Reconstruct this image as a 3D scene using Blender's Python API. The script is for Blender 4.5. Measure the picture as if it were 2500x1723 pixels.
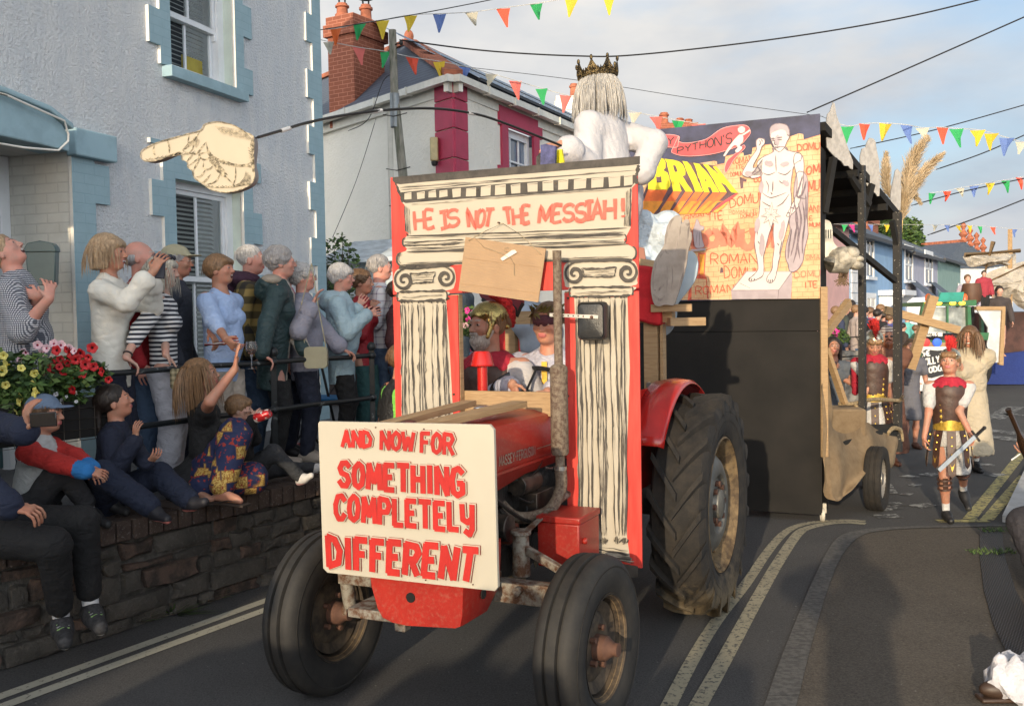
import bpy,bmesh,math,random
import numpy as np
from mathutils import Vector,Matrix
random.seed(7);rng=np.random.default_rng(7)
S=bpy.context.scene
for _o in list(bpy.data.objects):bpy.data.objects.remove(_o)
R=math.radians
FPX=2430.0;CAMH=1.73;PITCH=math.atan(94/2430);ROLL=0.017
cam=bpy.data.objects.new('camera',bpy.data.cameras.new('camera'));S.collection.objects.link(cam);S.camera=cam
cam.data.sensor_width=36;cam.data.lens=36*FPX/2500;cam.data.clip_end=900;cam.data.clip_start=0.05
cam.location=(0,0,CAMH)
CR=Matrix.Rotation(R(90)-PITCH,3,'X')@Matrix.Rotation(-ROLL,3,'Z')
cam.rotation_euler=CR.to_euler()
S.render.resolution_x=1024;S.render.resolution_y=705
SUN_AZ=17.9;SUN_EL=12.8
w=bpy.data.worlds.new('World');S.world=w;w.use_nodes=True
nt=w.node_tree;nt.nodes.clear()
def _n(t,**k):
 n=nt.nodes.new(t)
 for a,b in k.items():setattr(n,a,b)
 return n
sky=_n('ShaderNodeTexSky',sky_type='NISHITA',sun_disc=False,sun_elevation=R(SUN_EL),sun_rotation=R(180+SUN_AZ),air_density=1.0,dust_density=1.6,ozone_density=1.5)
tc=_n('ShaderNodeTexCoord');mp=_n('ShaderNodeMapping');mp.inputs['Scale'].default_value=(1.0,1.0,2.3);mp.inputs['Location'].default_value=(3.1,0.4,1.2)
no=_n('ShaderNodeTexNoise');no.inputs['Scale'].default_value=1.9;no.inputs['Detail'].default_value=9;no.inputs['Roughness'].default_value=.52;no.inputs['Distortion'].default_value=.25
cr=_n('ShaderNodeValToRGB');cr.color_ramp.elements[0].position=.33;cr.color_ramp.elements[1].position=.50
no2=_n('ShaderNodeTexNoise');no2.inputs['Scale'].default_value=2.6;no2.inputs['Detail'].default_value=6;no2.inputs['Roughness'].default_value=.55
cc=_n('ShaderNodeValToRGB');cc.color_ramp.elements[0].position=.36;cc.color_ramp.elements[1].position=.66
cc.color_ramp.elements[0].color=(4.3,4.8,5.5,1);cc.color_ramp.elements[1].color=(7.4,7.2,6.9,1)
mx=_n('ShaderNodeMix',data_type='RGBA');bg=_n('ShaderNodeBackground');ou=_n('ShaderNodeOutputWorld')
lift=_n('ShaderNodeMix',data_type='RGBA',blend_type='ADD');lift.inputs[0].default_value=1;lift.inputs[7].default_value=(1.3,2.0,2.9,1)
L=nt.links.new
L(tc.outputs['Generated'],mp.inputs['Vector']);L(mp.outputs[0],no.inputs['Vector']);L(mp.outputs[0],no2.inputs['Vector'])
L(no.outputs['Fac'],cr.inputs[0]);L(no2.outputs['Fac'],cc.inputs[0]);L(cr.outputs[0],mx.inputs[0])
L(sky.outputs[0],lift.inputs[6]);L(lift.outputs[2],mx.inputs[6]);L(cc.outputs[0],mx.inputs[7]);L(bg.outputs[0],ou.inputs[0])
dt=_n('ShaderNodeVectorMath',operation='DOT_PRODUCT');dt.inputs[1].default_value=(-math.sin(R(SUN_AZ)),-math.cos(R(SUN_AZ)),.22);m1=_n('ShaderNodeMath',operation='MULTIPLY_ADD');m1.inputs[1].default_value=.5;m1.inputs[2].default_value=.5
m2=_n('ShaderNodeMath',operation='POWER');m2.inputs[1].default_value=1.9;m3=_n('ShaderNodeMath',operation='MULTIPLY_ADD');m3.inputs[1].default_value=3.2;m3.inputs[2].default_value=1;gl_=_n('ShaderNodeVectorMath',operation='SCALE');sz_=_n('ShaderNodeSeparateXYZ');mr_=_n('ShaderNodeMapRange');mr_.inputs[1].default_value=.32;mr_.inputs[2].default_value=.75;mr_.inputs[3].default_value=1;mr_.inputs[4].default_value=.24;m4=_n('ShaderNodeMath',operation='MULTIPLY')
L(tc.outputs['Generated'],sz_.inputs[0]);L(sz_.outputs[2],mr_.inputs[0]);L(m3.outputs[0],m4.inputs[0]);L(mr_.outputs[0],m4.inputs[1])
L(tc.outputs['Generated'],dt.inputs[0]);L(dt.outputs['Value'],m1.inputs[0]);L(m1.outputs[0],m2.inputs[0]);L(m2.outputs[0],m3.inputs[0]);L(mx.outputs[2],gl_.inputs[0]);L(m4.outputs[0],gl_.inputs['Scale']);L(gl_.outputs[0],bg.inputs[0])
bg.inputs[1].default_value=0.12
sl=bpy.data.lights.new('sun','SUN');sl.energy=4.5;sl.angle=R(0.6);sl.color=(1.0,.82,.58)
so=bpy.data.objects.new('sun',sl);S.collection.objects.link(so)
_d=Vector((math.sin(R(SUN_AZ))*math.cos(R(SUN_EL)),math.cos(R(SUN_AZ))*math.cos(R(SUN_EL)),-math.sin(R(SUN_EL))))
so.rotation_euler=_d.to_track_quat('-Z','Y').to_euler();so.location=(-6,-20,12)
S.view_settings.view_transform='Standard';S.view_settings.look='None';S.view_settings.exposure=-0.02;S.view_settings.gamma=1
S.cycles.max_bounces=6;S.cycles.use_denoising=True
def ray(px,py):return CR@Vector(((px-1250)/FPX,-(py-861.5)/FPX,-1))
def P(px,py,y):
 r=ray(px,py);return Vector((0,0,CAMH))+r*(y/r.y)
def G(px,py,z=0.0):
 r=ray(px,py);return Vector((0,0,CAMH))+r*((z-CAMH)/r.z)
def PROJ(p):
 q=CR.transposed()@(Vector(p)-Vector((0,0,CAMH)));return(1250+FPX*q.x/-q.z,861.5-FPX*q.y/-q.z)
MC={}
def mat(name,col=(.5,.5,.5),rough=.7,metal=0.,var=.12,vs=6.,bump=0.,bs=60.,spec=.5,stretch=(1,1,1),col2=None,mixr=(.4,.6),sheen=0,coat=0,emit=None,es=1,trans=0,detail=4,bdist=.01,sss=0):
 if name in MC:return MC[name]
 m=bpy.data.materials.new(name);m.use_nodes=True;t=m.node_tree;b=t.nodes['Principled BSDF']
 b.inputs['Roughness'].default_value=rough;b.inputs['Metallic'].default_value=metal
 b.inputs['Specular IOR Level'].default_value=spec
 c=Vector(col)
 tcn=t.nodes.new('ShaderNodeTexCoord');mpn=t.nodes.new('ShaderNodeMapping');mpn.inputs['Scale'].default_value=stretch
 t.links.new(tcn.outputs['Object'],mpn.inputs[0])
 if var>0 or col2:
  n=t.nodes.new('ShaderNodeTexNoise');n.inputs['Scale'].default_value=vs;n.inputs['Detail'].default_value=detail;n.inputs['Roughness'].default_value=.6
  t.links.new(mpn.outputs[0],n.inputs['Vector'])
  r=t.nodes.new('ShaderNodeValToRGB');e=r.color_ramp.elements;e[0].position,e[1].position=mixr
  e[0].color=tuple(c*(1-var))+(1,);e[1].color=(tuple(Vector(col2))if col2 else tuple(min(1,x*(1+var))for x in c))+(1,)
  t.links.new(n.outputs['Fac'],r.inputs[0]);t.links.new(r.outputs[0],b.inputs['Base Color'])
 else:b.inputs['Base Color'].default_value=tuple(c)+(1,)
 if bump:
  n=t.nodes.new('ShaderNodeTexNoise');n.inputs['Scale'].default_value=bs;n.inputs['Detail'].default_value=4
  t.links.new(mpn.outputs[0],n.inputs['Vector'])
  u=t.nodes.new('ShaderNodeBump');u.inputs['Strength'].default_value=bump;u.inputs['Distance'].default_value=bdist
  t.links.new(n.outputs['Fac'],u.inputs['Height']);t.links.new(u.outputs[0],b.inputs['Normal'])
 if sheen:b.inputs['Sheen Weight'].default_value=sheen
 if coat:b.inputs['Coat Weight'].default_value=coat;b.inputs['Coat Roughness'].default_value=.15
 if emit:b.inputs['Emission Color'].default_value=tuple(emit)+(1,);b.inputs['Emission Strength'].default_value=es
 if trans:b.inputs['Transmission Weight'].default_value=trans
 if sss:b.inputs['Subsurface Weight'].default_value=sss;b.inputs['Subsurface Radius'].default_value=(.02,.008,.004);b.inputs['Subsurface Scale'].default_value=.5
 MC[name]=m;return m
class NT:
 def __init__(s,name,rough=.8,metal=0):
  s.m=bpy.data.materials.new(name);s.m.use_nodes=True;s.t=s.m.node_tree;s.b=s.t.nodes['Principled BSDF']
  s.b.inputs['Roughness'].default_value=rough;s.b.inputs['Metallic'].default_value=metal;MC[name]=s.m
  s.tc=s.t.nodes.new('ShaderNodeTexCoord')
 def put(s,sock,v):
  if isinstance(v,bpy.types.NodeSocket):s.t.links.new(v,sock)
  elif isinstance(v,(tuple,list))and len(v)==3 and sock.type=='RGBA':sock.default_value=tuple(v)+(1,)
  else:sock.default_value=v
 def node(s,typ,out=0,props=None,**ins):
  n=s.t.nodes.new(typ)
  for a,b in(props or{}).items():setattr(n,a,b)
  for k,v in ins.items():
   k=int(k[1:])if k[0]=='i' and k[1:].isdigit()else k.replace('_',' ')
   s.put(n.inputs[k],v)
  return n.outputs[out]
 def vec(s,scale=(1,1,1),loc=(0,0,0),rot=(0,0,0)):return s.node('ShaderNodeMapping',Vector=s.tc.outputs['Object'],Scale=scale,Location=loc,Rotation=rot)
 def noise(s,v,sc=5,det=4,ro=.6,out=0,dist=0):return s.node('ShaderNodeTexNoise',out,Vector=v,Scale=sc,Detail=det,Roughness=ro,Distortion=dist)
 def math(s,op,a,b=0.,c=0.):return s.node('ShaderNodeMath',0,{'operation':op},i0=a,i1=b,i2=c)
 def ramp(s,f,p0,c0,p1,c1,interp='LINEAR'):
  n=s.t.nodes.new('ShaderNodeValToRGB');n.color_ramp.interpolation=interp;e=n.color_ramp.elements
  e[0].position=p0;e[1].position=p1;e[0].color=tuple(c0)+(1,);e[1].color=tuple(c1)+(1,);s.put(n.inputs[0],f);return n.outputs[0]
 def mix(s,f,a,b,mode='MIX'):
  n=s.t.nodes.new('ShaderNodeMix');n.data_type='RGBA';n.blend_type=mode;s.put(n.inputs[0],f);s.put(n.inputs[6],a);s.put(n.inputs[7],b);return n.outputs[2]
 def sep(s,v,i):return s.node('ShaderNodeSeparateXYZ',i,Vector=v)
 def step(s,f,p,w=.02):return s.ramp(f,p-w,(0,0,0),p+w,(1,1,1))
 def bump(s,h,st=.5,d=.01):s.put(s.b.inputs['Normal'],s.node('ShaderNodeBump',Height=h,Strength=st,Distance=d))
 def base(s,c):s.put(s.b.inputs['Base Color'],c)
def link(o):
 S.collection.objects.link(o);return o
def tag(o,label=None,cat=None,group=None,kind=None):
 if label:o['label']=label
 if cat:o['category']=cat
 if group:o['group']=group
 if kind:o['kind']=kind
 return o
def empty(name,loc=(0,0,0),rz=0.,label=None,cat=None,group=None):
 o=bpy.data.objects.new(name,None);o.empty_display_size=.1;link(o);o.location=loc;o.rotation_euler=(0,0,rz)
 return tag(o,label,cat,group)
def copy_tree(o,parent=None):
 c=o.copy();link(c);c.parent=parent
 for ch in list(o.children):copy_tree(ch,c)
 return c
def frame(d,up=(0,0,1)):
 d=Vector(d).normalized();u=Vector(up)
 if abs(d.dot(u))>.98:u=Vector((0,1,0))if abs(d.y)<.9 else Vector((1,0,0))
 x=d.cross(u).normalized();y=x.cross(d).normalized();return x,y,d
class MB:
 def __init__(s):s.v=[];s.f=[];s.m=[];s.mi=0;s.X=None
 def add(s,vs,fs,m=None):
  o=len(s.v);X=s.X
  s.v+=[tuple(X@Vector(p))if X is not None else tuple(p)for p in vs]
  s.f+=[tuple(i+o for i in f)for f in fs];s.m+=[s.mi if m is None else m]*len(fs);return s
 def box(s,c,d,rot=None,m=None):
  hx,hy,hz=d[0]/2,d[1]/2,d[2]/2;c=Vector(c)
  vs=[Vector((x*hx,y*hy,z*hz))for x in(-1,1)for y in(-1,1)for z in(-1,1)]
  if rot is not None:vs=[rot@v for v in vs]
  return s.add([c+v for v in vs],[(0,1,3,2),(4,6,7,5),(0,4,5,1),(2,3,7,6),(0,2,6,4),(1,5,7,3)],m)
 def box2(s,a,b,m=None):
  a,b=Vector(a),Vector(b);return s.box((a+b)/2,(abs(b.x-a.x),abs(b.y-a.y),abs(b.z-a.z)),None,m)
 def bar(s,a,b,w,h,up=(0,0,1),m=None):
  a,b=Vector(a),Vector(b);x,y,d=frame(b-a,up);q=[]
  for p in(a,b):
   for i,j in((-1,-1),(1,-1),(1,1),(-1,1)):q.append(p+x*(i*w/2)+y*(j*h/2))
  return s.add(q,[(0,3,2,1),(4,5,6,7),(0,1,5,4),(1,2,6,5),(2,3,7,6),(3,0,4,7)],m)
 def cyl(s,a,b,r0,r1=None,n=16,caps=True,m=None):
  r1=r0 if r1 is None else r1;a,b=Vector(a),Vector(b);x,y,d=frame(b-a)
  q=[p+x*(r*math.cos(t))+y*(r*math.sin(t))for p,r in((a,r0),(b,r1))for t in(2*math.pi*i/n for i in range(n))]
  f=[(i,(i+1)%n,n+(i+1)%n,n+i)for i in range(n)]
  if caps:f+=[tuple(range(n-1,-1,-1)),tuple(range(n,2*n))]
  return s.add(q,f,m)
 def tube(s,pts,r,n=8,m=None,caps=True):
  pts=[Vector(p)for p in pts];k=len(pts);rs=r if isinstance(r,(list,tuple))else[r]*k;q=[];up=None
  for i,p in enumerate(pts):
   d=(pts[min(i+1,k-1)]-pts[max(i-1,0)])
   if d.length<1e-9:d=Vector((0,0,1))
   d.normalize()
   if up is None:x,y,_=frame(d)
   else:
    x=up-d*up.dot(d);x=x.normalized()if x.length>1e-6 else frame(d)[0];y=d.cross(x)
   up=x
   for j in range(n):
    t=2*math.pi*j/n;q.append(p+x*(rs[i]*math.cos(t))+y*(rs[i]*math.sin(t)))
  f=[(i*n+j,i*n+(j+1)%n,(i+1)*n+(j+1)%n,(i+1)*n+j)for i in range(k-1)for j in range(n)]
  if caps:f+=[tuple(range(n-1,-1,-1)),tuple(range((k-1)*n,k*n))]
  return s.add(q,f,m)
 def lathe(s,prof,o=(0,0,0),ax=(0,0,1),n=24,m=None,closed=False,caps=False):
  x,y,d=frame(ax);o=Vector(o);k=len(prof)
  q=[o+d*h+x*(r*math.cos(2*math.pi*j/n))+y*(r*math.sin(2*math.pi*j/n))for r,h in prof for j in range(n)]
  f=[(i*n+j,i*n+(j+1)%n,(i+1)*n+(j+1)%n,(i+1)*n+j)for i in range(k-1)for j in range(n)]
  if closed:f+=[((k-1)*n+j,(k-1)*n+(j+1)%n,(j+1)%n,j)for j in range(n)]
  elif caps:
   if prof[0][0]>1e-4:f.append(tuple(range(n-1,-1,-1)))
   if prof[-1][0]>1e-4:f.append(tuple(range((k-1)*n,k*n)))
  return s.add(q,f,m)
 def ell(s,c,r,n=12,k=8,rot=None,m=None):
  q=[];c=Vector(c)
  for i in range(k+1):
   p=math.pi*i/k
   for j in range(n):
    t=2*math.pi*j/n;v=Vector((r[0]*math.sin(p)*math.cos(t),r[1]*math.sin(p)*math.sin(t),r[2]*math.cos(p)))
    q.append(c+(rot@v if rot is not None else v))
  return s.add(q,[(i*n+j,(i+1)*n+j,(i+1)*n+(j+1)%n,i*n+(j+1)%n)for i in range(k)for j in range(n)],m)
 def prism(s,out,o,ux,uy,th,m=None):
  ux,uy,o=Vector(ux),Vector(uy),Vector(o);nrm=ux.cross(uy).normalized()*th;n=len(out)
  if sum(out[i][0]*out[(i+1)%n][1]-out[(i+1)%n][0]*out[i][1]for i in range(n))<0:out=out[::-1]
  q=[o+ux*a+uy*b for a,b in out];q+=[p+nrm for p in q]
  return s.add(q,[tuple(range(n-1,-1,-1)),tuple(range(n,2*n))]+[(i,(i+1)%n,n+(i+1)%n,n+i)for i in range(n)],m)
 def quad(s,a,b,c,d,m=None):return s.add([a,b,c,d],[(0,1,2,3)],m)
 def build(s,name,mats,parent=None,smooth=True,bevel=0,loc=None,rz=0.,fix=True):
  me=bpy.data.meshes.new(name);me.from_pydata(s.v,[],s.f)
  for mm in(mats if isinstance(mats,(list,tuple))else[mats]):me.materials.append(mm)
  me.polygons.foreach_set('material_index',s.m)
  me.update()
  if fix:
   bm=bmesh.new();bm.from_mesh(me);bmesh.ops.remove_doubles(bm,verts=bm.verts,dist=1e-6);bmesh.ops.recalc_face_normals(bm,faces=bm.faces)
   bm.to_mesh(me);bm.free()
  if smooth:
   me.shade_smooth()
   try:me.set_sharp_from_angle(angle=R(38))
   except Exception:pass
  o=bpy.data.objects.new(name,me);link(o);o.parent=parent
  if loc is not None:o.location=loc
  o.rotation_euler=(0,0,rz)
  if bevel:
   b=o.modifiers.new('b','BEVEL');b.width=bevel;b.segments=2;b.limit_method='ANGLE';b.angle_limit=R(40)
   b.harden_normals=False
  return o
def bez(pts,n=8,closed=False):
 pts=[Vector(p)for p in pts];k=len(pts);out=[]
 for i in range(k if closed else k-1):
  p0=pts[(i-1)%k]if closed or i>0 else pts[0];p1=pts[i];p2=pts[(i+1)%k];p3=pts[(i+2)%k]if closed or i+2<k else pts[-1]
  for j in range(n):
   t=j/n;out.append(.5*((2*p1)+(p2-p0)*t+(2*p0-5*p1+4*p2-p3)*t*t+(3*p1-p0-3*p2+p3)*t**3))
 if not closed:out.append(pts[-1].copy())
 return out
class Plane:
 def __init__(s,o,rz):s.o=Vector(o);s.rz=rz;s.u=Vector((math.cos(rz),math.sin(rz),0));s.n=Vector((math.sin(rz),-math.cos(rz),0))
 def uv(s,px,py):
  r=ray(px,py);c=Vector((0,0,CAMH));t=(s.o-c).dot(s.n)/r.dot(s.n);q=c+r*t-s.o;return(q.dot(s.u),q.z+s.o.z)
class Paint:
 def __init__(s,y0=-.001,step=.00006):s.mb=MB();s.y=y0;s.step=step
 def poly(s,pts,m=0):
  s.y-=s.step;pts=[(p[0],p[1])for p in pts];n=len(pts)
  if sum(pts[i][0]*pts[(i+1)%n][1]-pts[(i+1)%n][0]*pts[i][1]for i in range(n))<0:pts=pts[::-1]
  s.mb.add([(a,s.y,b)for a,b in pts],[tuple(range(n))],m)
 def stroke(s,pts,w,m=0,wob=.0,taper=0,cap=0,seed=None):
  pts=[Vector((p[0],p[1]))for p in pts];k=len(pts)
  if k<2:return
  s.y-=s.step;L_,R_=[],[];rd=random.Random(seed if seed is not None else len(s.mb.v))
  for i,p in enumerate(pts):
   a=(pts[i]-pts[i-1]).normalized()if i>0 else None;b=(pts[i+1]-pts[i]).normalized()if i<k-1 else None
   if a is None:a=b
   if b is None:b=a
   t=(a+b);t=t.normalized()if t.length>1e-4 else a;nn=Vector((-t.y,t.x));c=max(.45,abs(nn.dot(Vector((-a.y,a.x)))))
   ww=w(i/(k-1))if callable(w)else w
   if taper:ww*=min(1,.15+min(i,k-1-i)/(taper*k+1e-6))
   ww=ww/2/c
   q=p
   if cap and i==0:q=p-a*w/2*cap if not callable(w)else p
   if cap and i==k-1:q=p+b*w/2*cap if not callable(w)else p
   L_.append(q+nn*ww*(1+wob*rd.uniform(-1,1)));R_.append(q-nn*ww*(1+wob*rd.uniform(-1,1)))
  vs=[(a.x,s.y,a.y)for a in L_]+[(a.x,s.y,a.y)for a in R_]
  s.mb.add(vs,[(k+i,k+i+1,i+1,i)for i in range(k-1)],m)
 def build(s,name,mats,parent,**k):return s.mb.build(name,mats,parent,smooth=False,fix=False,**k)
GL={'A':[[(0,0),(.5,1),(1,0)],[(.2,.35),(.8,.35)]],'B':[[(0,0),(0,1),(.7,.95),(.85,.75),(.65,.52),(0,.5)],[(.65,.52),(.95,.28),(.75,.03),(0,0)]],'C':[[(1,.82),(.7,1),(.25,.95),(0,.6),(.05,.25),(.35,0),(.75,.02),(1,.2)]],'D':[[(0,0),(0,1),(.6,.92),(1,.55),(.85,.15),(0,0)]],'E':[[(1,1),(0,1),(0,0),(1,0)],[(0,.5),(.75,.52)]],'F':[[(1,1),(0,1),(0,0)],[(0,.52),(.75,.52)]],'G':[[(1,.85),(.65,1),(.2,.92),(0,.55),(.1,.12),(.5,0),(1,.12),(1,.45),(.6,.45)]],'H':[[(0,0),(0,1)],[(1,0),(1,1)],[(0,.5),(1,.5)]],'I':[[(.5,0),(.5,1)]],'J':[[(.8,1),(.8,.25),(.55,0),(.2,.05),(0,.3)]],'L':[[(0,1),(0,0),(1,0)]],'M':[[(0,0),(.08,1),(.5,.25),(.92,1),(1,0)]],'N':[[(0,0),(0,1),(1,0),(1,1)]],'O':[[(.5,1),(.1,.8),(0,.45),(.15,.1),(.5,0),(.88,.15),(1,.55),(.85,.88),(.5,1)]],'P':[[(0,0),(0,1),(.8,.95),(1,.72),(.8,.48),(0,.45)]],'R':[[(0,0),(0,1),(.8,.95),(1,.74),(.75,.5),(0,.48)],[(.45,.48),(1,0)]],'S':[[(1,.85),(.7,1),(.25,.97),(.02,.75),(.2,.55),(.8,.45),(1,.22),(.75,0),(.3,0),(0,.17)]],'T':[[(0,1),(1,1)],[(.5,1),(.5,0)]],'U':[[(0,1),(.02,.3),(.25,0),(.7,0),(.98,.3),(1,1)]],'W':[[(0,1),(.22,0),(.5,.75),(.78,0),(1,1)]],'Y':[[(0,1),(.5,.5),(1,1)],[(.5,.5),(.5,0)]],'y':[[(0,1),(.05,.45),(.5,.35),(.95,.5)],[(1,1),(.95,.1),(.7,-.12),(.3,0)]],'!':[[(.5,1),(.5,.3)],[(.5,.1),(.5,0)]],'-':[[(.1,.5),(.9,.5)]],"'":[[(.5,1),(.4,.75)]],'K':[[(0,0),(0,1)],[(1,1),(0,.45),(1,0)]],'.':[[(.45,.03),(.55,.03)]]}
GW={'I':.3,'!':.3,'M':1.25,'W':1.35,' ':.55,"'":.25,'.':.25,'J':.8,'L':.8,'E':.85,'F':.85,'-':.6}
def letters(text,quad,gap=.32,smooth=False,jit=0,seed=1,serifI=False):
 """strokes of text fitted in the quad (bottom-left, bottom-right, top-right, top-left) of 2-d points"""
 rd=random.Random(seed);tot=sum(GW.get(c,1)for c in text)+gap*(len(text)-1);x=0;out=[];q=[Vector(p[:2])for p in quad]
 for c in text:
  wd=GW.get(c,1);jx,jy,js=rd.uniform(-jit,jit),rd.uniform(-jit,jit),1+rd.uniform(-jit,jit)
  gl=list(GL.get(c,[]))
  if c=='I' and serifI:gl=gl+[[(-.9,1),(1.9,1.02)],[(-1.0,0),(2,.03)]]
  for st in gl:
   pts=[]
   for a,b in st:
    u=(x+jx+a*wd)/tot;v=(b-.5)*js+.5+jy;pts.append((q[0]*(1-u)+q[1]*u)*(1-v)+(q[3]*(1-u)+q[2]*u)*v)
   if smooth and len(pts)>3:pts=bez(pts,5)
   else:
    pp=[]
    for i in range(len(pts)-1):pp+=[pts[i].lerp(pts[i+1],t)for t in(0,.5)]
    pts=pp+[pts[-1]]if smooth else pts
   out.append(pts)
  x+=wd+gap
 return out
# ================================================================ SETTING
def asphalt(name,c0,c1,warm=(.0,.0,.0)):
 n=NT(name,.9);v=n.vec();a=n.noise(v,1.3,6,.6);b=n.noise(v,105,3,.75);g=n.noise(v,48,4,.75)
 c=n.ramp(a,.30,tuple(x*.82 for x in c0),.70,tuple(x*1.12 for x in c1));st=n.noise(n.vec(scale=(1,.35,1),rot=(0,0,.44)),1.1,5,.6);c=n.mix(n.ramp(st,.56,(0,0,0),.66,(.45,.45,.45)),c,tuple(x*.6 for x in c0));c=n.mix(n.ramp(b,.35,(0,0,0),.75,(.8,.8,.8)),c,tuple(x*2.6 for x in c1));c=n.mix(n.ramp(g,.3,(.5,.5,.5),.5,(0,0,0)),c,tuple(x*.55 for x in c0))
 p=n.node('ShaderNodeTexVoronoi',0,{'feature':'F1'},Vector=v,Scale=9.0);sp=n.math('LESS_THAN',p,.045);c=n.mix(n.math('MULTIPLY',sp,.7),c,(.25,.24,.22))
 n.base(c);n.bump(b,.8,.008);return n.m
M_road=asphalt('asphalt',(.032,.032,.034),(.050,.049,.049));M_pave=asphalt('pavement tarmac',(.046,.039,.031),(.070,.059,.047))
M_terr=asphalt('terrace tarmac',(.05,.052,.055),(.08,.08,.085))
def worn(name,col,under=(.06,.06,.06),thr=.5,sc=26):
 n=NT(name,.8);v=n.vec();a=n.noise(v,sc,8,.75);f=n.ramp(a,thr-.03,(0,0,0),thr+.02,(1,1,1));b=n.noise(v,3,4)
 c=n.mix(f,under,n.ramp(b,.3,tuple(x*.8 for x in col),.7,col));n.base(c);n.bump(a,.3,.004);return n.m
M_yel=worn('worn yellow paint',(.36,.325,.23),thr=.45,sc=34);M_yel2=worn('pale road paint',(.44,.42,.34),thr=.40,sc=40);M_yel3=worn('faded yellow paint',(.42,.37,.15),thr=.47,sc=18);M_wht=worn('worn white paint',(.36,.36,.34),thr=.53,sc=9)
def sheet(name,pts,m,z,kind='structure',lab=None):
 mb=MB();mb.add([(p[0],p[1],z)for p in pts],[tuple(range(len(pts)))]);o=mb.build(name,m,smooth=False);tag(o,kind=kind)
 return o
def strip(mb,pts,w,z,m=0):
 pts=[Vector((p[0],p[1]))for p in pts];k=len(pts);q=[]
 for i,p in enumerate(pts):
  t=(pts[min(i+1,k-1)]-pts[max(i-1,0)]).normalized();nn=Vector((-t.y,t.x))*w/2;q+=[(p.x+nn.x,p.y+nn.y,z),(p.x-nn.x,p.y-nn.y,z)]
 mb.add(q,[(2*i,2*i+1,2*i+3,2*i+2)for i in range(k-1)],m)
sheet('road',[(-90,-40),(120,-40),(120,160),(-90,160)],M_road,0)
C6=lambda x,y:(1500+x/2.316,1160+y/2.316)
kl=[G(*C6(*p))for p in((760,1500),(850,1304),(920,1100),(1010,870),(1100,650),(1180,480),(1240,380),(1300,335),(1400,312),(1600,295),(1900,289),(2220,283),(2600,277))]
kr=[G(*C6(*p))for p in((960,1500),(1030,1304),(1085,1080),(1140,870),(1200,670),(1265,500),(1330,400),(1390,350),(1450,328),(1620,308),(1900,299),(2220,292),(2600,285))]
kl=bez([(p.x,p.y)for p in kl],4);kr=bez([(p.x,p.y)for p in kr],4)
sheet('pavement',[tuple(p)for p in kr]+[(9,8.0),(9,-3),(.15,-3),(.3,2.5)],M_pave,.004)
mb=MB()
M_kerb=mat('kerb stone',(.085,.082,.078),.9,var=.15,vs=30,bump=.4,bs=120,col2=(.12,.115,.108))
n_=len(kl)
for i in range(n_-1):
 g=1 if i%4 else .97
 mb.add([(kl[i].x,kl[i].y,.009),(kr[i].x,kr[i].y,.009),(kr[i+1].x*g+kr[i].x*(1-g),kr[i+1].y*g+kr[i].y*(1-g),.009),(kl[i+1].x*g+kl[i].x*(1-g),kl[i+1].y*g+kl[i].y*(1-g),.009)],[(0,1,2,3)])
tag(mb.build('kerb',M_kerb,smooth=False),kind='structure')
mb=MB()
for a,b,m in(((0,1701),(667,1460),1),((0,1727),(662,1484),1)):
 A,B=G(*a),G(*b);d=(B-A);strip(mb,[A+d*t for t in(-.8,0,1,2.2,3.4)],.075,.0045,m)
strip(mb,bez([G(*C6(*p))[:2]for p in((205,1500),(308,1304),(440,1050),(575,830),(740,620),(870,430),(965,325),(1060,280),(1180,262),(1300,256),(1420,262))],5),.070,.0045,0)
strip(mb,bez([G(*C6(*p))[:2]for p in((370,1500),(475,1304),(590,1100),(715,870),(830,660),(935,480),(1040,330),(1120,292),(1230,272),(1320,268),(1420,276))],5),.080,.0045,0)
C10=lambda x,y:(1980+x/2.494,660+y/2.494)
for a,b in(((965,1515),(1290,1110)),((1070,1520),(1300,1250)),((765,1527),(1080,1525))):strip(mb,[G(*C10(*a)),G(*C10(*b))],.1,.0045,2)
for a,b in(((390,1500),(540,1495)),((400,1460),(520,1440)),((480,1425),(560,1422)),((630,1440),(740,1425)),((560,1250),(640,1262)),((600,1300),(660,1310)),((550,1360),(610,1366)),((440,1300),(480,1360)),((1000,1180),(1120,1186)),((1080,1250),(1180,1240)),((690,1250),(760,1236))):strip(mb,[G(*C10(*a)),G(*C10(*b))],.15,.0048,3)
for a,b in(((1110,905),(1240,830)),((980,965),(1320,1000)),((980,1000),(1320,1040)),((1180,880),(1290,880))):strip(mb,[G(*C10(*a)),G(*C10(*b))],.3,.0049,3)
tag(mb.build('road_markings',[M_yel,M_yel2,M_yel3,M_wht],smooth=False),kind='structure')
n=NT('gutter grating',.55,.3);v=n.vec(scale=(1,1,1),rot=(0,0,-.35));c1=n.node('ShaderNodeTexWave',1,{'wave_type':'BANDS'},Vector=v,Scale=16.0,Distortion=.4);v2=n.vec(rot=(0,0,.55));c2=n.node('ShaderNodeTexWave',1,{'wave_type':'BANDS'},Vector=v2,Scale=24.0)
h=n.math('MULTIPLY',c1,c2);n.base(n.ramp(h,.1,(.012,.012,.013),.6,(.11,.11,.115)));n.bump(h,.8,.01)
gl=[G(*C6(*p))for p in((2065,320),(2068,480),(2090,660),(2145,860),(2235,1045),(2330,1190),(2420,1330))];gr=[G(*C6(*p))for p in((2190,315),(2210,480),(2270,660),(2380,860),(2500,1045),(2620,1190),(2750,1330))]
mb=MB()
for i in range(len(gl)-1):
 a,b,c,d=gl[i],gr[i],gr[i+1],gl[i+1];mb.add([(q.x,q.y,.012)for q in(a,b,c,d)],[(0,1,2,3)])
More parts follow.
